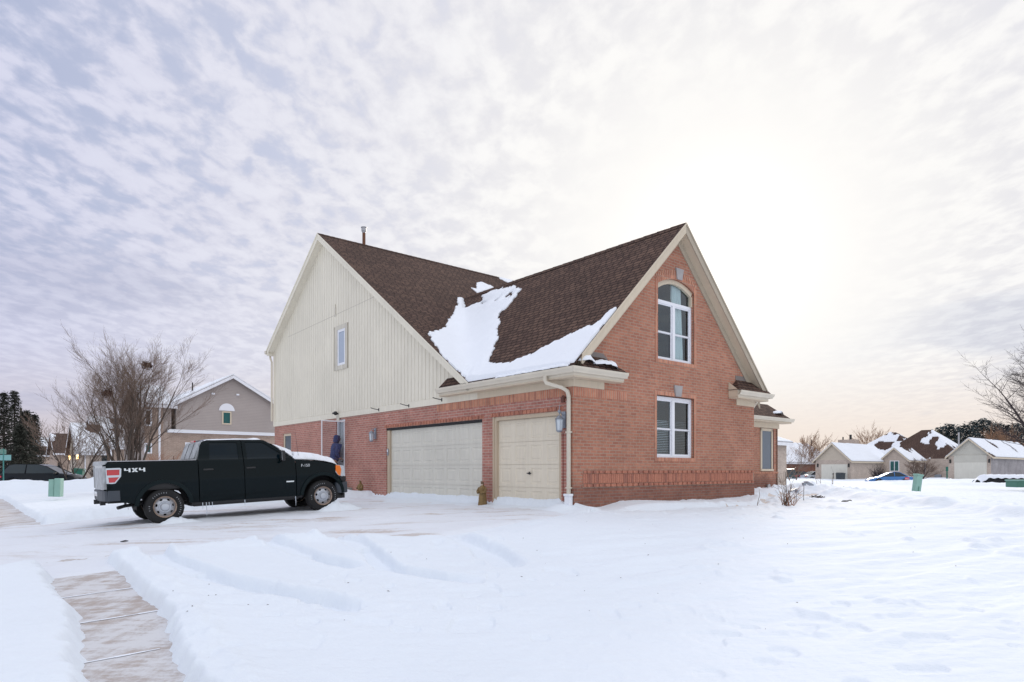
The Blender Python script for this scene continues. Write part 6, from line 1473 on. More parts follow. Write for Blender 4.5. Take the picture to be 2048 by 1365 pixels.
# ================================================================== neighbouring houses
def block(name, t0, s0, t1, s1, ze, zr, ax, wall, roof='shingle_far', parent=None, zb=-.8, oh=.35, snow=.5, gable=None, seed=1, hipa=0, hipb=0, trim='vinyl', th=.08, rs=None):
    """one gabled (or hipped) volume; ax = direction of the ridge"""
    m = MB(); m.box(t0, t1, s0, s1, zb, ze); m.build('wall', M[wall], parent)
    if ax == 't': a0, a1, c0, c1 = t0, t1, s0, s1
    else: a0, a1, c0, c1 = s0, s1, t0, t1
    cm = (c0 + c1) / 2; k = (zr - ze) / (cm - c0)
    P = (lambda a, c, z: (a, c, z)) if ax == 't' else (lambda a, c, z: (c, a, z))
    if not (hipa and hipb):
        for a, hp_ in ((a0, hipa), (a1, hipb)):
            if hp_: continue
            g_ = MB()
            q = .12 if a == a0 else -.12
            g_.add([P(a, c0, ze), P(a, c1, ze), P(a, cm, zr), P(a + q, c0, ze), P(a + q, c1, ze), P(a + q, cm, zr)], [(0, 1, 2), (5, 4, 3), (0, 2, 5, 3), (1, 4, 5, 2), (0, 3, 4, 1)])
            g_.build('gable_wall', M[gable or wall], parent, recalc=True)
    zo = ze - k * oh; A0, A1 = a0 - oh, a1 + oh; R0, R1 = (a0 + (cm - c0) if hipa else A0), (a1 - (cm - c0) if hipb else A1); zz = zr + .10
    C0, C1 = c0 - oh, c1 + oh; zo += .10
    r = MB(); top = [P(A0, C0, zo), P(A1, C0, zo), P(A1, C1, zo), P(A0, C1, zo), P(R0, cm, zz), P(R1, cm, zz)]; bot = [(v[0], v[1], v[2] - .10) for v in top]
    r.add(top + bot, [(0, 1, 5, 4), (2, 3, 4, 5), (1, 2, 5), (3, 0, 4), (0 + 6, 4 + 6, 5 + 6, 1 + 6), (2 + 6, 5 + 6, 4 + 6, 3 + 6), (7, 11, 8), (9, 10, 6), (0, 6, 7, 1), (1, 7, 8, 2), (2, 8, 9, 3), (3, 9, 6, 0)] if (hipa or hipb) else
          [(0, 1, 5, 4), (2, 3, 4, 5), (6, 10, 11, 7), (8, 11, 10, 9), (0, 6, 7, 1), (2, 8, 9, 3), (1, 7, 11, 5), (5, 11, 8, 2), (3, 9, 10, 4), (4, 10, 6, 0)])
    ro = r.build('roof', M[roof], parent, recalc=True)
    # fascia along eaves and rakes
    f_ = MB()
    for c in (C0, C1): f_.add([P(A0, c, zo - .22), P(A1, c, zo - .22), P(A1, c, zo - .02), P(A0, c, zo - .02)] + [P(A0, c + (.05 if c == C1 else -.05), z_) if False else P(x_, c + (.03 if c == C1 else -.03), z_) for x_, z_ in ((A0, zo - .22), (A1, zo - .22), (A1, zo - .02), (A0, zo - .02))], [(0, 1, 2, 3), (7, 6, 5, 4), (0, 4, 5, 1), (1, 5, 6, 2), (2, 6, 7, 3), (3, 7, 4, 0)])
    for a, hp_ in ((A0, hipa), (A1, hipb)):
        if hp_: continue
        q = -.03 if a == A0 else .03
        for (ca, cb) in ((C0, cm), (C1, cm)):
            za, zb_ = zo, zz; f_.add([P(a, ca, za - .24), P(a, cb, zb_ - .24), P(a, cb, zb_ - .02), P(a, ca, za - .02), P(a + q, ca, za - .24), P(a + q, cb, zb_ - .24), P(a + q, cb, zb_ - .02), P(a + q, ca, za - .02)], [(0, 1, 2, 3), (7, 6, 5, 4), (0, 4, 5, 1), (1, 5, 6, 2), (2, 6, 7, 3), (3, 7, 4, 0)])
    f_.build('fascia', M[trim], parent, recalc=True)
    # snow cover: sheet over each slope with bare patches
    if snow > 0:
        res = .16
        for sgn, cc in ((1, C0), (-1, C1)):
            na, nc = max(6, int((A1 - A0) / res)), max(6, int(abs(cm - cc) / res)); Aa, Cc = np.meshgrid(np.linspace(A0 + .03, A1 - .03, na), np.linspace(cc + sgn * .03, cm, nc))
            kk_ = (zz - zo) / abs(cm - cc); Z = zo + kk_ * abs(Cc - cc)
            if hipa: Z = np.minimum(Z, zo + kk_ * (Aa - A0)); 
            if hipb: Z = np.minimum(Z, zo + kk_ * (A1 - Aa))
            onface = np.abs(Z - (zo + kk_ * abs(Cc - cc))) < 1e-6
            nzv = fbm(Aa * .38 + seed * 3.1, Cc * .38 + seed, 4, seed) - .13 * ((Z - zo) / (zz - zo))
            mk = nzv > (.5 - snow * .32)
            jj, ii = np.nonzero(mk[:-1, :-1] & mk[1:, :-1] & mk[:-1, 1:] & mk[1:, 1:])
            if len(jj) == 0: continue
            hgt = th * (.6 + .8 * fbm(Aa, Cc, 3, 3)); 
            hh = hgt; vs = [P(Aa[y, x], Cc[y, x], Z[y, x] + hh[y, x]) for y in range(nc) for x in range(na)]; vb = [P(Aa[y, x], Cc[y, x], Z[y, x] - .01) for y in range(nc) for x in range(na)]
            n = na * nc; fs = []; cs = set(zip(jj.tolist(), ii.tolist()))
            for (y, x) in cs:
                a, b, c, d_ = y * na + x, y * na + x + 1, (y + 1) * na + x + 1, (y + 1) * na + x; fs.append((a, b, c, d_))
                if (y - 1, x) not in cs: fs.append((a, b, b + n, a + n))
                if (y + 1, x) not in cs: fs.append((c, d_, d_ + n, c + n))
                if (y, x - 1) not in cs: fs.append((d_, a, a + n, d_ + n))
                if (y, x + 1) not in cs: fs.append((b, c, c + n, b + n))
            mm = MB(); mm.add(vs + vb, fs); 
            me = bpy.data.meshes.new('roof_snow'); bm = bmesh.new(); bvs = [bm.verts.new(v) for v in mm.v]
            for f in mm.f: bm.faces.new([bvs[i] for i in f])
            bmesh.ops.delete(bm, geom=[v for v in bm.verts if not v.link_faces], context='VERTS'); bmesh.ops.recalc_face_normals(bm, faces=bm.faces); bm.to_mesh(me); bm.free()
            finish('roof_snow', me, M['roofsnow'], ro, True, None, 60)
    return ro
def house(label, cat='house', group=None, name='house'): return empty(name, (CC[0], CC[1], 0), ANG, label, cat, group)
def loc_ts(px_, D):
    x = (px_ - 1024) / F * D; return w2h(x, D)
def fbox(parent, name, m_, a0, a1, b0, b1, c0, c1, bev=0): return MB().box(a0, a1, b0, b1, c0, c1).build(name, M[m_], parent, bevel=bev)
def win_s(parent, s, ta, tb, za, zb, fr='vinyl', pane='teal_glass', bars=1):
    """window in a wall facing -s"""
    f = MB(); w_ = .09; f.box(ta - w_, ta, s - .05, s, za - w_, zb + w_).box(tb, tb + w_, s - .05, s, za - w_, zb + w_).box(ta, tb, s - .05, s, zb, zb + w_).box(ta, tb, s - .05, s, za - w_, za)
    for i in range(1, bars + 1 if bars else 1): x = ta + (tb - ta) * i / (bars + 1); f.box(x - .04, x + .04, s - .045, s, za, zb)
    o = f.build('window', M[fr], parent); MB().box(ta, tb, s - .02, s - .005, za, zb).build('pane', M[pane], o); return o
def win_t(parent, t, sa, sb, za, zb, fr='vinyl', pane='teal_glass', bars=1):
    f = MB(); w_ = .09; f.box(t - .05, t, sa - w_, sa, za - w_, zb + w_).box(t - .05, t, sb, sb + w_, za - w_, zb + w_).box(t - .05, t, sa, sb, zb, zb + w_).box(t - .05, t, sa, sb, za - w_, za)
    for i in range(1, bars + 1 if bars else 1): x = sa + (sb - sa) * i / (bars + 1); f.box(t - .045, t, x - .04, x + .04, za, zb)
    o = f.build('window', M[fr], parent); MB().box(t - .02, t - .005, sa, sb, za, zb).build('pane', M[pane], o); return o
def lantern_far(parent, t, s, z, on=False, ax='t'):
    m = MB(); m.box(t - .16, t, s - .08, s + .08, z - .18, z + .2) if ax == 't' else m.box(t - .08, t + .08, s - .16, s, z - .18, z + .2)
    m.lathe([(.13, .2), (.02, .32)], 6, (t - .08 if ax == 't' else t, s if ax == 't' else s - .08, z)); return m.build('lantern', M['lamp_on'] if on else M['black'], parent, bevel=.02)
# --- A: beige two-storey house; gable faces us (plane s = const)
A = house('beige two-storey house with a wide lap-sided gable behind the truck')
sA = loc_ts(464, 47)[1]; 
def tA(px_, s=None): return on_s(px_, 900, s if s is not None else sA)[0]
tL, tR_, tM = tA(352), tA(578), tA(464)
zeA = on_s(352, 806, sA)[1]; zrA = on_s(464, 754, sA)[1]
tR_ = 2 * tM - tL if True else tR_
block('a', tL, sA, tR_, sA + 9, zeA, zrA, 's', 'lap_beige', parent=A, snow=.9, seed=3, oh=.30, trim='vinyl', zb=-.5)
tl2 = tA(290); block('a2', tl2, sA + .05, tL - .28, sA + 7.0, on_s(300, 808, sA)[1], on_s(340, 778, sA + 3.5)[1], 't', 'lap_beige', parent=A, snow=.95, seed=4, oh=.30, zb=-.5)
zl = on_s(440, 869, sA)[1]
fbox(A, 'lower_brick_wall', 'brick_tan', tA(326), tR_ + .1, sA - .12, sA - .003, -.5, zl)
MB().prism([(sA - .35, zl), (sA - .35, zl + .05), (sA - .003, zl + .24), (sA - .003, zl)], 'x', tA(334), tR_ + .2).build('pent_roof', M['roofsnow'], A, recalc=True)
fbox(A, 'corner_wall', 'brick_tan', tl2 - .02, tA(326), sA - .1, sA + .04, -.5, zeA - .3)
MB().tube([(tA(318), sA - .16, zeA - .1), (tA(318), sA - .16, -.3)], .07, 8).build('downspout', M['vinyl'], A)
wz0, wz1 = on_s(453, 847, sA)[1], on_s(453, 826, sA)[1]; win_s(A, sA, tA(446.5), tA(460), wz0, wz1, 'trim', bars=0)
m = MB(); cx = tA(453.5); zc = on_s(453, 822, sA)[1]; rr = (tA(469) - tA(438)) / 2
m.prism([(cx + rr * math.cos(math.pi * i / 14), zc + rr * .98 * math.sin(math.pi * i / 14)) for i in range(15)], 'y', sA - .06, sA).build('half_round_panel', M['vinyl'], A, recalc=True)
for p_, z_ in ((426, 788), (475, 790)): MB().box(tA(p_) - .1, tA(p_) + .1, sA - .12, sA, on_s(p_, z_, sA)[1] - .06, on_s(p_, z_, sA)[1] + .06).build('vent_hood', M['vinyl'], A, bevel=.02)
win_s(A, sA - .12, tA(291), tA(300), on_s(296, 905, sA)[1], on_s(296, 897, sA)[1] + .25, bars=0)
win_s(A, sA - .1, tA(291), tA(300), on_s(296, 850, sA)[1], on_s(296, 822, sA)[1], bars=0, pane='car_glass')
win_s(A, sA - .12, tA(372), tA(381), on_s(376, 906, sA)[1], on_s(376, 888, sA)[1], bars=0)
MB().tube([(tA(385, sA + 3.5), sA + 3.5, zrA - .9), (tA(385, sA + 3.5), sA + 3.5, zrA - .2)], .05, 6).build('vent_pipe', M['black'], A)
# --- B: tan house with lit lanterns
B = house('tan brick house with lit garage lanterns left of the bare tree')
sB = loc_ts(160, 66)[1]; tb0 = on_s(158, 920, sB)[0]; tb1 = on_s(203, 920, sB)[0]
block('b', tb0, sB, tb1, sB + 7.5, on_s(170, 903, sB)[1], on_s(170, 850, sB + 3.7)[1], 't', 'brick_pink', parent=B, snow=.95, seed=7, gable='lap_tan')
sB2 = sB + 1.5; tb2, tb3 = on_s(196, 900, sB2)[0], on_s(292, 900, sB2)[0]
block('b2', tb2, sB2, tb3, sB2 + 9, on_s(240, 886, sB2)[1], on_s(240, 838, sB2 + 4.5)[1], 't', 'brick_tan', parent=B, snow=.15, seed=9)
block('b3', on_s(228, 900, sB2 - 1.6)[0], sB2 - 1.6, on_s(262, 900, sB2 - 1.6)[0], sB2 + 1, on_s(240, 893, sB2 - 1.6)[1], on_s(240, 880, sB2)[1], 't', 'brick_tan', parent=B, snow=1.1, seed=10, trim='vinyl')
fbox(B, 'garage_window', 'paint_navy', on_s(196, 900, sB2)[0], on_s(214, 900, sB2)[0], sB2 - .05, sB2 - .003, on_s(205, 925, sB2)[1], on_s(205, 911, sB2)[1])
fbox(B, 'porch_post', 'vinyl', on_s(221, 900, sB2 - 1.9)[0], on_s(224, 900, sB2 - 1.9)[0], sB2 - 1.9, sB2 - 1.7, -.5, on_s(222, 893, sB2 - 1.9)[1])
# garage door in the gable face (faces -t) with lanterns either side
fbox(B, 'garage_door', 'lap_tan', tb0 - .06, tb0 - .003, sB + 1.2, sB + 6, -.5, 1.9)
lantern_far(B, tb0, sB + .55, on_s(160, 915, sB)[1], True); lantern_far(B, tb0, sB + 6.8, on_s(160, 915, sB)[1], True)
MB().tube([(on_s(170, 900, sB)[0], sB - .08, on_s(170, 903, sB)[1]), (on_s(170, 900, sB)[0], sB - .08, -.4)], .06, 6).build('downspout', M['vinyl'], B)
# --- C, D further left
C_ = house('tan house with half-bare snowy roof, second from the spruces')
sC = loc_ts(120, 78)[1]; block('c', on_s(114, 900, sC)[0], sC, on_s(152, 900, sC)[0], sC + 8, on_s(120, 905, sC)[1], on_s(120, 869, sC + 4)[1], 't', 'brick_tan', parent=C_, snow=.5, seed=12)
fbox(C_, 'front_door', 'car_glass', on_s(116, 900, sC)[0], on_s(122, 900, sC)[0], sC - .05, sC - .003, -.3, 1.8)
D_ = house('brown roofed tan house right beside the spruces')
sD = loc_ts(90, 92)[1]; block('d', on_s(76, 900, sD)[0], sD, on_s(118, 900, sD)[0], sD + 8, on_s(90, 909, sD)[1], on_s(90, 878, sD + 4)[1], 't', 'brick_tan', parent=D_, snow=.15, seed=14)
# --- right: pale neighbour directly behind the brick house
E1 = house('pale brick house corner with a steep snowy roof just right of the brick house')
sE = loc_ts(1573, 41)[1]; te1 = on_s(1573, 900, sE)[0]
block('e', te1 - 7, sE, te1, sE + 7, on_s(1573, 884, sE)[1], on_s(1560, 846, sE + 3.5)[1], 't', 'brick_pink', parent=E1, snow=1.2, seed=16, oh=.30, hipb=1, hipa=1)
# --- red brick ranch with snowy roof
E2 = house('low red brick house under a snow covered hip roof')
sF = loc_ts(1600, 98)[1]; block('f', on_s(1560, 900, sF)[0], sF, on_s(1668, 900, sF)[0], sF + 9, on_s(1600, 924, sF)[1], on_s(1600, 888, sF + 4)[1], 't', 'brick_red', parent=E2, snow=1.1, seed=18, hipa=1, trim='vinyl')
MB().tube([(on_s(1623, 900, sF + 4)[0], sF + 4, 3.5), (on_s(1623, 900, sF + 4)[0], sF + 4, on_s(1623, 880, sF + 4)[1])], .10, 6).build('flue', M['black'], E2)
# --- big tan house: garage wing + entry gable + hip main roof
G = house('large tan house with two gables, brown hip roof and snow, right of the parked cars')
tG, sG = loc_ts(1701, 84)
sG1 = on_t(1631, 900, tG)[0]; ez = on_t(1700, 920, tG)[1]; rz_ = on_t(1661, 888, tG)[1]; tG2 = on_s(1762, 900, sG)[0] + 3
block('g', tG, sG, tG2, sG1, ez, rz_, 't', 'brick_pink', parent=G, snow=.95, seed=20, gable='lap_tan', trim='trim', oh=.3)
fbox(G, 'garage_door', 'door_white', tG - .05, tG - .003, on_t(1695, 900, tG)[0], on_t(1643, 900, tG)[0], -.8, on_t(1670, 929, tG)[1])
lantern_far(G, tG, on_t(1698, 900, tG)[0] + .0, on_t(1698, 932, tG)[1]); lantern_far(G, tG, on_t(1636, 900, tG)[0], on_t(1636, 932, tG)[1])
tH, sH = loc_ts(1816, 88); sH1 = on_t(1763, 900, tH)[0]; ezh = on_t(1816, 919, tH)[1]; rzh = on_t(1788, 897, tH)[1]
block('h', tH, sH, tH + 6, sH1, ezh, rzh, 't', 'brick_pink', parent=G, snow=.8, seed=22, trim='trim', oh=.3)
win_t(G, tH, on_t(1797, 900, tH)[0], on_t(1781, 900, tH)[0], on_t(1790, 942, tH)[1], on_t(1790, 923, tH)[1])
tI, sI = loc_ts(1905, 91); sI1 = on_t(1812, 900, tI)[0]
fbox(G, 'wall', 'brick_pink', tI, tI + .2, sI, sI1, -.8, on_t(1860, 918, tI)[1])
win_t(G, tI, on_t(1850, 900, tI)[0], on_t(1830, 900, tI)[0], on_t(1840, 943, tI)[1], on_t(1840, 923, tI)[1], pane='car_glass')
tJ, sJ = loc_ts(1905, 93); sJ1 = on_t(1770, 900, tJ)[0]
block('j', tJ, sJ - 1, tJ + 10.5, sJ1 + 2, on_t(1860, 918, tI)[1], on_t(1840, 862, tJ + 5)[1], 's', 'brick_pink', parent=G, snow=.42, seed=29, hipa=1, hipb=1, trim='trim', oh=.5)
tK, sK = loc_ts(1800, 100); sK1 = on_t(1705, 900, tK)[0]
block('k', tK, sK - 2, tK + 8, sK1, on_t(1750, 905, tK)[1], on_t(1750, 868, tK + 4)[1], 's', 'brick_pink', parent=G, snow=.48, seed=35, hipa=1, hipb=1, trim='trim', oh=.4)
cxp = at(1697, 886, 99); tt, ss = w2h(cxp.x, cxp.y); m = MB().box(tt - .8, tt + .8, ss - 1.2, ss + 1.2, 2.5, on_t(1697, 880, tt)[1]); ch = m.build('chimney', M['brick_pink'], G)
MB().tube([(tt, ss - .3, on_t(1697, 880, tt)[1]), (tt, ss - .3, on_t(1697, 870, tt)[1])], .18, 8).tube([(tt, ss + .8, on_t(1697, 880, tt)[1]), (tt, ss + .8, on_t(1697, 874, tt)[1])], .1, 8).build('flue', M['black'], ch)
MB().tube([(tJ + 2, sJ - .2, 3), (tJ + 2, sJ - .2, on_t(1893, 866, tJ + 2)[1])], .10, 6).build('vent_pipe', M['galv'], G)
MB().box(tI - .6, tI - .2, on_t(1878, 900, tI)[0] - .4, on_t(1878, 900, tI)[0] + .4, -.6, .3).build('air_unit', M['grey_metal'], G, bevel=.05)
# --- right garage house
K = house('cream garage-gabled house with a grey brick side at the right edge')
tQ, sQ = loc_ts(1982, 79); sQ1 = on_t(1897, 900, tQ)[0]; ezq = on_t(1985, 911, tQ)[1]; rzq = on_t(1937, 878, tQ)[1]
block('q', tQ, sQ, tQ + 22, sQ1, ezq, rzq, 't', 'brick_grey', parent=K, snow=.93, seed=37, gable='lap_pale', trim='trim', oh=.3)
fbox(K, 'front_wall', 'brick_pink', tQ - .04, tQ - .003, sQ, sQ1, -.8, ezq)
fbox(K, 'gable_siding', 'lap_pale', tQ - .08, tQ - .042, on_t(1974, 900, tQ)[0], on_t(1908, 900, tQ)[0], on_t(1940, 925, tQ)[1], ezq + .05)
fbox(K, 'garage_door', 'door_white', tQ - .10, tQ - .045, on_t(1974, 900, tQ)[0], on_t(1909, 900, tQ)[0], -.8, on_t(1940, 925, tQ)[1] - .01)
lantern_far(K, tQ - .04, on_t(1979, 900, tQ)[0], on_t(1979, 923, tQ)[1]); lantern_far(K, tQ - .04, on_t(1901, 900, tQ)[0], on_t(1901, 924, tQ)[1])
# small green post by that garage
# ================================================================== cars (far, simplified but shaped)
def car(name, loc, rz, L, Wd, Hh, kind, paint, label, group=None):
    r = empty(name, loc, rz, label, 'car', group); hl = L / 2
    # stations: x, z bottom, z belt(side), z deck (top of lower body), half width
    if kind == 'suv': top = [(-hl, .62, .45), (-hl + .05, .95, .78), (-hl + .6, 1.02, .95), (0, 1.02, .95), (hl - 1.25, 1.04, .95), (hl - .9, 1.0, .93), (hl - .25, .86, .85), (hl, .68, .72)]; cab = [(-hl + .12, 1.0), (-hl + .55, Hh - .08), (-hl + .9, Hh), (hl - 2.4, Hh - .02), (hl - 1.95, Hh - .14), (hl - 1.05, 1.02)]
    else: top = [(-hl, .58, .6), (-hl + .05, .88, .80), (-hl + .7, .94, .86), (0, .92, .88), (hl - 1.3, .92, .88), (hl - .9, .86, .87), (hl - .25, .72, .80), (hl, .55, .65)]; cab = [(-hl + .65, .93), (-hl + 1.35, Hh - .06), (-hl + 1.8, Hh), (hl - 2.3, Hh - .02), (hl - 1.95, Hh - .12), (hl - 1.15, .91)]
    w2_ = Wd / 2; m = MB(); rows = []
    def wid(x): f = abs(x) / hl; return w2_ * (1 - .10 * f ** 4)
    xs = sorted(set([t[0] for t in top] + [(-hl + L * i / 20) for i in range(21)])); tx, tz = [t[0] for t in top], [t[1] for t in top]
    ra = .34; wx = (-hl + .95, hl - .92); secs = []
    for x in xs:
        zt = float(np.interp(x, tx, tz)); w_ = wid(x); zb = .22 if abs(x) < hl - .3 else .34
        for c in wx:
            if abs(x - c) < ra + .04: zb = max(zb, .34 + math.sqrt(max(0, (ra + .04) ** 2 - (x - c) ** 2)) - .0)
        zb = min(zb, zt - .1)
        half = [(w_ * .94, zb), (w_, lin(zb, zt, .35)), (w_ * .995, lin(zb, zt, .7)), (w_ * .95, zt - .03), (w_ * .85, zt), (0, zt + .03)]
        secs.append([(x, y, z) for y, z in half] + [(x, -y, z) for y, z in reversed(half[:-1])])
    n = len(secs[0]); vs = [p for s__ in secs for p in s__]
    m.add(vs, [(i * n + j, (i + 1) * n + j, (i + 1) * n + j + 1, i * n + j + 1) for i in range(len(secs) - 1) for j in range(n - 1)] + [tuple(range(n)), tuple(range((len(secs) - 1) * n, len(secs) * n))])
    body = m.build('body', M[paint], r, smooth=True, ang=40, recalc=True)
    MB().box(-hl + .3, hl - .3, -w2_ * .8, w2_ * .8, .20, .6).build('underbody', M['dark'], r)
    cx = [c[0] for c in cab]; cz = [c[1] for c in cab]; zb = min(cz[0], cz[-1]) - .05
    g_ = MB(); k = len(cab)
    def yy(z): return w2_ * (.90 - .22 * max(0, (z - zb) / (Hh - zb)))
    vs = [(x, -yy(z), z) for x, z in cab] + [(x, yy(z), z) for x, z in cab]
    g_.add(vs, [tuple(range(k)), tuple(range(2 * k - 1, k - 1, -1))] + [(i, (i + 1) % k, k + (i + 1) % k, k + i) for i in range(k)]); g_.build('windows', M['far_glass'], r, recalc=True)
    rf_ = MB(); a, b = (1, 4)
    def rp(i, o): x, z = cab[i]; return x, z + o
    q = [rp(i, .012) for i in range(1, k - 1)]; vs = [(x, -yy(z) - .012, z) for x, z in q] + [(x, yy(z) + .012, z) for x, z in q] + [(x, -yy(z) - .012, z - .05) for x, z in q] + [(x, yy(z) + .012, z - .05) for x, z in q]; kk2 = len(q)
    fs = [(i, i + 1, kk2 + i + 1, kk2 + i) for i in range(kk2 - 1)] + [(i, 2 * kk2 + i, 2 * kk2 + i + 1, i + 1) for i in range(kk2 - 1)] + [(kk2 + i, kk2 + i + 1, 3 * kk2 + i + 1, 3 * kk2 + i) for i in range(kk2 - 1)]
    rf_.add(vs, fs)
    for sg in (1, -1):
        for (i0, i1) in ((0, 1), (k - 1, k - 2)):
            x0, z0 = cab[i0]; x1, z1 = cab[i1]; rf_.tube([(x0, sg * (yy(z0) + .005), z0), (x1, sg * (yy(z1) + .005), z1)], .035, 5)
        xm = (cab[2][0] + cab[3][0]) / 2; rf_.tube([(xm, sg * (yy(zb) + .006), zb + .05), (xm, sg * (yy(Hh) + .006), Hh - .03)], .035, 5)
    rf_.build('roof', M[paint], r, smooth=True, recalc=True)
    for c in wx:
        for sg in (1, -1):
            w_ = empty('wheel'); w_.parent = r; w_.location = (c, sg * (w2_ - .20), .34)
            MB().lathe([(.22, .0 - .1), (.34, -.10), (.34, .10), (.22, .10)], 24, axis='y').build('tyre', M['tyre'], w_, smooth=True)
            MB().lathe([(.22, -.105), (.20, -.11), (.06, -.09), (.05, .09), (.2, .11), (.22, .105)], 20, axis='y').build('rim', M['rim'], w_, smooth=True)
    for sg in (1, -1):
        MB().box(-hl - .01, -hl + .22, sg * w2_ * .80 - .14, sg * w2_ * .80 + .14, .70, .84).build('tail_light', M['red_lens'], r, bevel=.03)
        MB().box(hl - .30, hl - .03, sg * w2_ * .72 - .14, sg * w2_ * .72 + .14, .58, .70).build('headlight', M['lens'], r, bevel=.03)
        MB().box(cab[-1][0] - .25, cab[-1][0] - .08, sg * (w2_ + .08) - .09, sg * (w2_ + .08) + .09, .95, 1.07).build('mirror', M['black'], r, bevel=.03)
    MB().box(-hl - .02, -hl + .05, -.26, .26, .45, .57).build('number_plate', M['vinyl'], r)
    return r
gz = lambda p: groundz(p.x, p.y)
c = at(88, 945, 46); car('parked_suv', (c.x, c.y, -.30), R(8), 4.85, 1.92, 1.64, 'suv', 'paint_black', 'black crossover parked beyond the snowbank at left')
c = at(1779, 955, 68); bc = car('parked_car', (c.x, c.y, -.66), R(166), 4.25, 1.8, 1.40, 'sedan', 'paint_blue', 'bright blue sedan with red side lettering parked beyond the snowbank')
m = MB().box(-1.55, -1.15, .905, .915, .62, .84); st_ = m.build('door_sticker', M['red_decal'], bc); 
for k in range(4): MB().box(-1.50 + .09 * k, -1.44 + .09 * k, .915, .919, .66, .72).build('sticker_text', M['white_decal'], st_)
c = at(1636, 955, 92); car('parked_car', (c.x, c.y, -.70), R(6), 4.6, 1.8, 1.45, 'sedan', 'paint_white', 'white sedan parked in front of the tan house garage')
c = at(1602, 955, 97); car('parked_car', (c.x, c.y, -.70), R(22), 4.6, 1.8, 1.45, 'sedan', 'paint_maroon', 'maroon sedan parked left of the white sedan')
c = at(1577, 955, 90); car('parked_suv', (c.x, c.y, -.65), R(70), 4.6, 1.9, 1.75, 'suv', 'paint_navy', 'dark vehicle beside the pale brick corner, left of the maroon sedan')
def snowcap(loc, a, b, h): pass
# ================================================================== street things
def cart(loc, rz, m_, label, s=1.0, group=None):
    r = empty('wheeled_bin', loc, rz, label, 'bin', group)
    MB().prism([(-.26 * s, 0), (.26 * s, 0), (.33 * s, .95 * s), (-.33 * s, .95 * s)], 'y', -.30 * s, .30 * s).build('bin_body', M[m_], r, bevel=.02, recalc=True)
    MB().prism([(-.36 * s, .955 * s), (.38 * s, .955 * s), (.34 * s, 1.02 * s), (-.2 * s, 1.08 * s)], 'y', -.33 * s, .33 * s).build('lid', M[m_], r, bevel=.01, recalc=True)
    for sg in (1, -1): MB().lathe([(.11, -.03), (.11, .03)], 14, (-.22 * s, sg * .33 * s, .11), 'y').build('wheel', M['tyre'], r)
    return r
c = at(157, 960, 52); cart((c.x, c.y, -.15), .3, 'bin_green', 'green wheeled bin behind the black crossover', 1.15)
c = at(1668, 965, 86); cart((c.x, c.y, -.75), .2, 'bin_dark', 'dark wheeled bin nearest the white sedan', 1.25, 'bins by the white sedan')
c = at(1681, 965, 84); cart((c.x, c.y, -.75), .4, 'bin_dark', 'dark wheeled bin standing right of its twin, before the garage wing', 1.25, 'bins by the white sedan')
# utility pedestals
def pedestal(px_, pb, pt, D, wpx, lean, label, dual=False, rz=.2):
    b = at(px_, pb, D); h = (pb - pt) / F * D + .25; w_ = wpx / F * D
    r = empty('utility_pedestal', (b.x, b.y, b.z - .25), label=label, cat='utility box'); r.rotation_euler = (0, lean, rz)
    if dual:
        MB().box(-w_ / 2, -.02, -.16, .16, 0, h * .93).build('cabinet', M['util_green'], r, bevel=.02)
        MB().box(.0, w_ / 2, -.20, .12, 0, h).build('cabinet', M['util_green'], r, bevel=.02)
        MB().box(-.02, 0, -.15, .1, 0, h * .9).build('seam', M['util_dark'], r)
    else:
        MB().box(-w_ / 2, w_ / 2, -.12, .12, 0, h).build('cabinet', M['util_green'], r, bevel=.02)
        MB().box(-w_ / 2 - .03, w_ / 2 + .03, -.15, .15, h - .06, h + .02).build('cap', M['util_green'], r, bevel=.02)
        MB().box(-.02, .02, -.13, -.12, h * .2, h * .45).build('lock', M['util_dark'], r)
    return r
pedestal(112, 981, 957, 26, 22, 0.03, 'pale green twin utility box standing in the snow left of the truck', True)
pedestal(1831, 982, 949, 31, 13, R(9), 'pale green leaning utility post in the snow, right of the blue sedan')
b = at(2040, 968, 38); tf = empty('transformer_box', (b.x, b.y, b.z - .2), .1, 'low green utility box cut off by the right edge of the photo', 'utility box')
MB().box(-.55, .8, -.4, .4, 0, .36).build('cabinet', M['util_dark'], tf, bevel=.03); MB().box(-.58, .83, -.43, .43, .36, .44).build('lid', M['util_green'], tf, bevel=.02)
b = at(1894, 950, 76); gp_ = empty('marker_post', (b.x, b.y, -.6), 0, 'thin dark green post at the left corner of the cream garage', 'post')
MB().box(-.05, .05, -.05, .05, 0, 1.5).build('post', M['bin_green'], gp_); MB().box(-.12, .12, -.06, .06, 1.4, 1.9).build('sign_head', M['bin_green'], gp_, bevel=.02)
# street sign and pole at the left edge
b = at(7, 945, 42); sg_ = empty('street_sign', (b.x, b.y, -.3), R(15), 'teal street name sign on a post at the left edge', 'street sign')
MB().tube([(0, 0, 0), (0, 0, 2.6)], .04, 8).build('post', M['sign_teal'], sg_); MB().box(-.6, .42, -.015, .015, 1.85, 2.2).build('sign_panel', mat('sign_face', (.20, .42, .42), .4), sg_, bevel=.01); MB().box(-.015, .015, -.5, .35, 2.25, 2.55).build('sign_panel', M['sign_teal'], sg_, bevel=.01)
b = at(42, 945, 66); o = MB().tube([(0, 0, 0), (0, 0, (940 - 816) / F * 66 + 1.2)], [.14, .10], 8).build('utility_pole', M['bark'], None, loc=(b.x, b.y, -.3)); tag(o, 'thin dark pole rising between the spruces at left', 'pole')
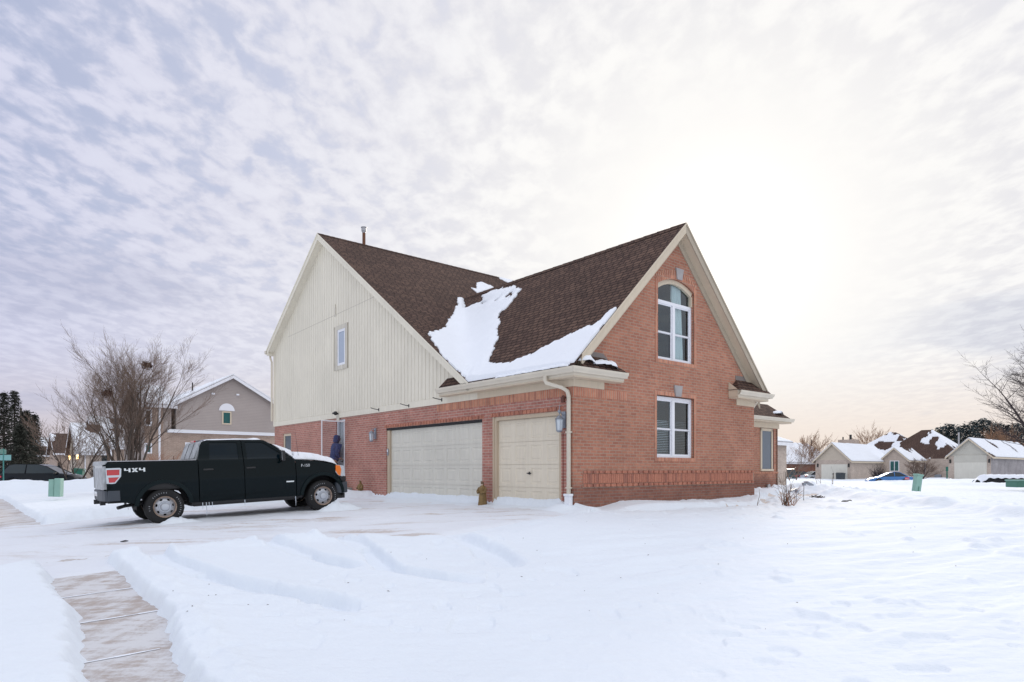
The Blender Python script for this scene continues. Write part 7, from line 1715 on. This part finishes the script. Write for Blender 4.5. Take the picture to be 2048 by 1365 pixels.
# snow covered hedge strip on the right
b0, b1 = at(1952, 957, 62), at(2080, 957, 60)
n = 40; m = MB(); vs = []
for i in range(n + 1):
    p = b0.lerp(b1, i / n); h = .62 * min(1, i / 5); z0 = -.45
    for k, (dy, dz) in enumerate(((-.5, 0), (-.55, .5), (-.2, .85), (.4, .85), (.6, 0))): vs.append((p.x, p.y + dy + .08 * math.sin(i * 1.7 + k), z0 + dz * h / .62 + .05 * math.sin(i * 2.3 + k)))
m.add(vs, [(i * 5 + k, (i + 1) * 5 + k, (i + 1) * 5 + k + 1, i * 5 + k + 1) for i in range(n) for k in range(4)]); hg = m.build('hedge', M['mulch'], smooth=True, recalc=True); tag(hg, 'low dark clipped hedge capped with snow before the grey brick side', 'hedge')
vs = []; m = MB()
for i in range(n + 1):
    p = b0.lerp(b1, i / n); h = .62 * min(1, i / 5); z0 = -.45 + .5 * h / .62
    for k, (dy, dz) in enumerate(((-.62, .12), (-.5, .34), (-.1, .46), (.4, .42), (.6, .2))): vs.append((p.x, p.y + dy, z0 + dz + .04 * math.sin(i * 1.3 + k)))
m.add(vs, [(i * 5 + k, (i + 1) * 5 + k, (i + 1) * 5 + k + 1, i * 5 + k + 1) for i in range(n) for k in range(4)]); m.build('snow_cap', M['roofsnow'], hg, smooth=True, recalc=True)
# ---- garden bits by the front path
def on_snow(px_, py_): x, y = gp(px_, py_, .10); return Vector((x, y, groundz(x, y)))
shrub(on_snow(1570, 1012), 11, .72, .95, 'twig', 'bare thorny shrub with curved stems by the house corner path', 3, .007, fork=5)
shrub(on_snow(1582, 1013), 9, .45, 1.1, 'dry_orange', 'low reddish bare shrub right of the thorny shrub', 4, .006, fork=5)
p = on_snow(1570, 1012); o = MB().tube([(0, 0, -.1), (.01, 0, .4), (-.01, 0, .85)], [.012, .010, .006], 6).build('garden_stake', M['bark'], None, loc=(p.x - .02, p.y - .1, p.z)); tag(o, 'tall thin wooden stake beside the thorny shrub', 'stake')
shrub(on_snow(1519, 1012), 1, .55, .4, 'twig', 'single thin bare twig near the gable corner', 31, .008, cat='twig', name='twig_plant', fork=3)
shrub(on_snow(1637, 985), 2, .95, .35, 'twig', 'pair of thin dry stalks left of the snow heap', 32, .008, cat='dry stalks', name='dry_stalks', fork=2)
shrub(on_snow(1664, 980), 2, .95, .45, 'twig', 'thin dry stalks in front of the dark bins', 33, .008, cat='dry stalks', name='dry_stalks', fork=2)
def solar(px_, py_, h, lab_, tilt=.2):
    p = on_snow(px_, py_); r = empty('garden_light', p, .4, lab_, 'garden light', 'garden lights by the path'); 
    MB().tube([(0, 0, -.1), (.02, 0, h)], .012, 6).build('stake', M['galv'], r); MB().box(-.12, .12, -.08, .08, h, h + .03, M=Matrix.Rotation(tilt, 4, 'Y')).lathe([(.05, h - .08), (.06, h)], 10, (.02, 0, 0)).build('lamp_head', M['grey_metal'], r)
solar(1607, 1003, .50, 'taller garden light with tilted panel right of the bare shrubs', .4); solar(1592, 1004, .34, 'shorter dark garden light beside the reddish shrub', -.3)
def rockpile(px_, py_, s, label, seed, n=3, cat='rock', name='rock', m_='rock'):
    rnd = random.Random(seed); p = on_snow(px_, py_); bm = bmesh.new()
    bmesh.ops.create_icosphere(bm, subdivisions=3, radius=1)
    for v in bm.verts:
        k = 1 + .45 * (float(fbm(np.array([v.co.x * 1.5 + seed]), np.array([v.co.y * 1.5 + v.co.z]), 3, seed)[0]) - .5); v.co = Vector((v.co.x * s * k, v.co.y * s * .8 * k, v.co.z * s * .55 * k + s * .15))
    me = bpy.data.meshes.new(name); bm.to_mesh(me); bm.free(); o = finish(name, me, M[m_], None, True, None, 30); o.location = p - Vector((0, 0, .02)); return tag(o, label, cat)
rockpile(250, 1074, .082, 'black lump of debris on the packed driveway snow', 3); rockpile(281, 1071, .034, 'small black crumb right of the black lump on the driveway', 6)
rockpile(1690, 1006, .10, 'dark round stone half buried in the right snow heap', 8); rockpile(1699, 1004, .07, 'smaller dark stone right of the round stone in the snow heap', 9)
rockpile(1687, 975, .07, 'small dark stone on the snow behind the dry stalks', 12)
for i, (x_, y_, s_) in enumerate(((1650, 982, .22), (1665, 983, .16), (1678, 984, .15), (1634, 996, .14))): 
    m = MB(); rnd = random.Random(60 + i); p = on_snow(x_, y_)
    for k in range(26): a = rnd.random() * 6.28; m.tube([(rnd.gauss(0, s_), rnd.gauss(0, .06), .01), (rnd.gauss(0, s_) + .1 * math.cos(a), rnd.gauss(0, .08), rnd.uniform(.02, .14))], [.012, .006], 3, caps=False)
    tag(m.build('dead_plants', M['bark'], None, loc=p), ['clump of flattened brown plants left of the others in the snow', 'flattened brown plants in the middle of the strip in the snow', 'flattened brown plants at the right end of the strip in the snow', 'small brown plant remains nearest the garden lights'][i], 'dead plants', 'flattened plants in the snow')

m = MB(); rnd = random.Random(77)
for k in range(46):
    px_, py_ = rnd.choice([(rnd.uniform(1150, 1950), rnd.uniform(1040, 1300)), (rnd.uniform(700, 1500), rnd.uniform(1045, 1200)), (rnd.uniform(300, 700), rnd.uniform(1060, 1350))])
    p = on_snow(px_, py_); a = rnd.random() * 6.28; l = rnd.uniform(.006, .022); w_ = l * .5; u = Vector((math.cos(a), math.sin(a), .15)) * l; v = Vector((-math.sin(a), math.cos(a), .1)) * w_
    m.add([p - u, p + v, p + u, p - v, p + Vector((0, 0, .006))], [(0, 1, 4), (1, 2, 4), (2, 3, 4), (3, 0, 4)])
tag(m.build('leaf_litter', M['bark']), 'tiny brown leaf crumbs scattered over the snowy lawn', 'leaf litter', kind='stuff')
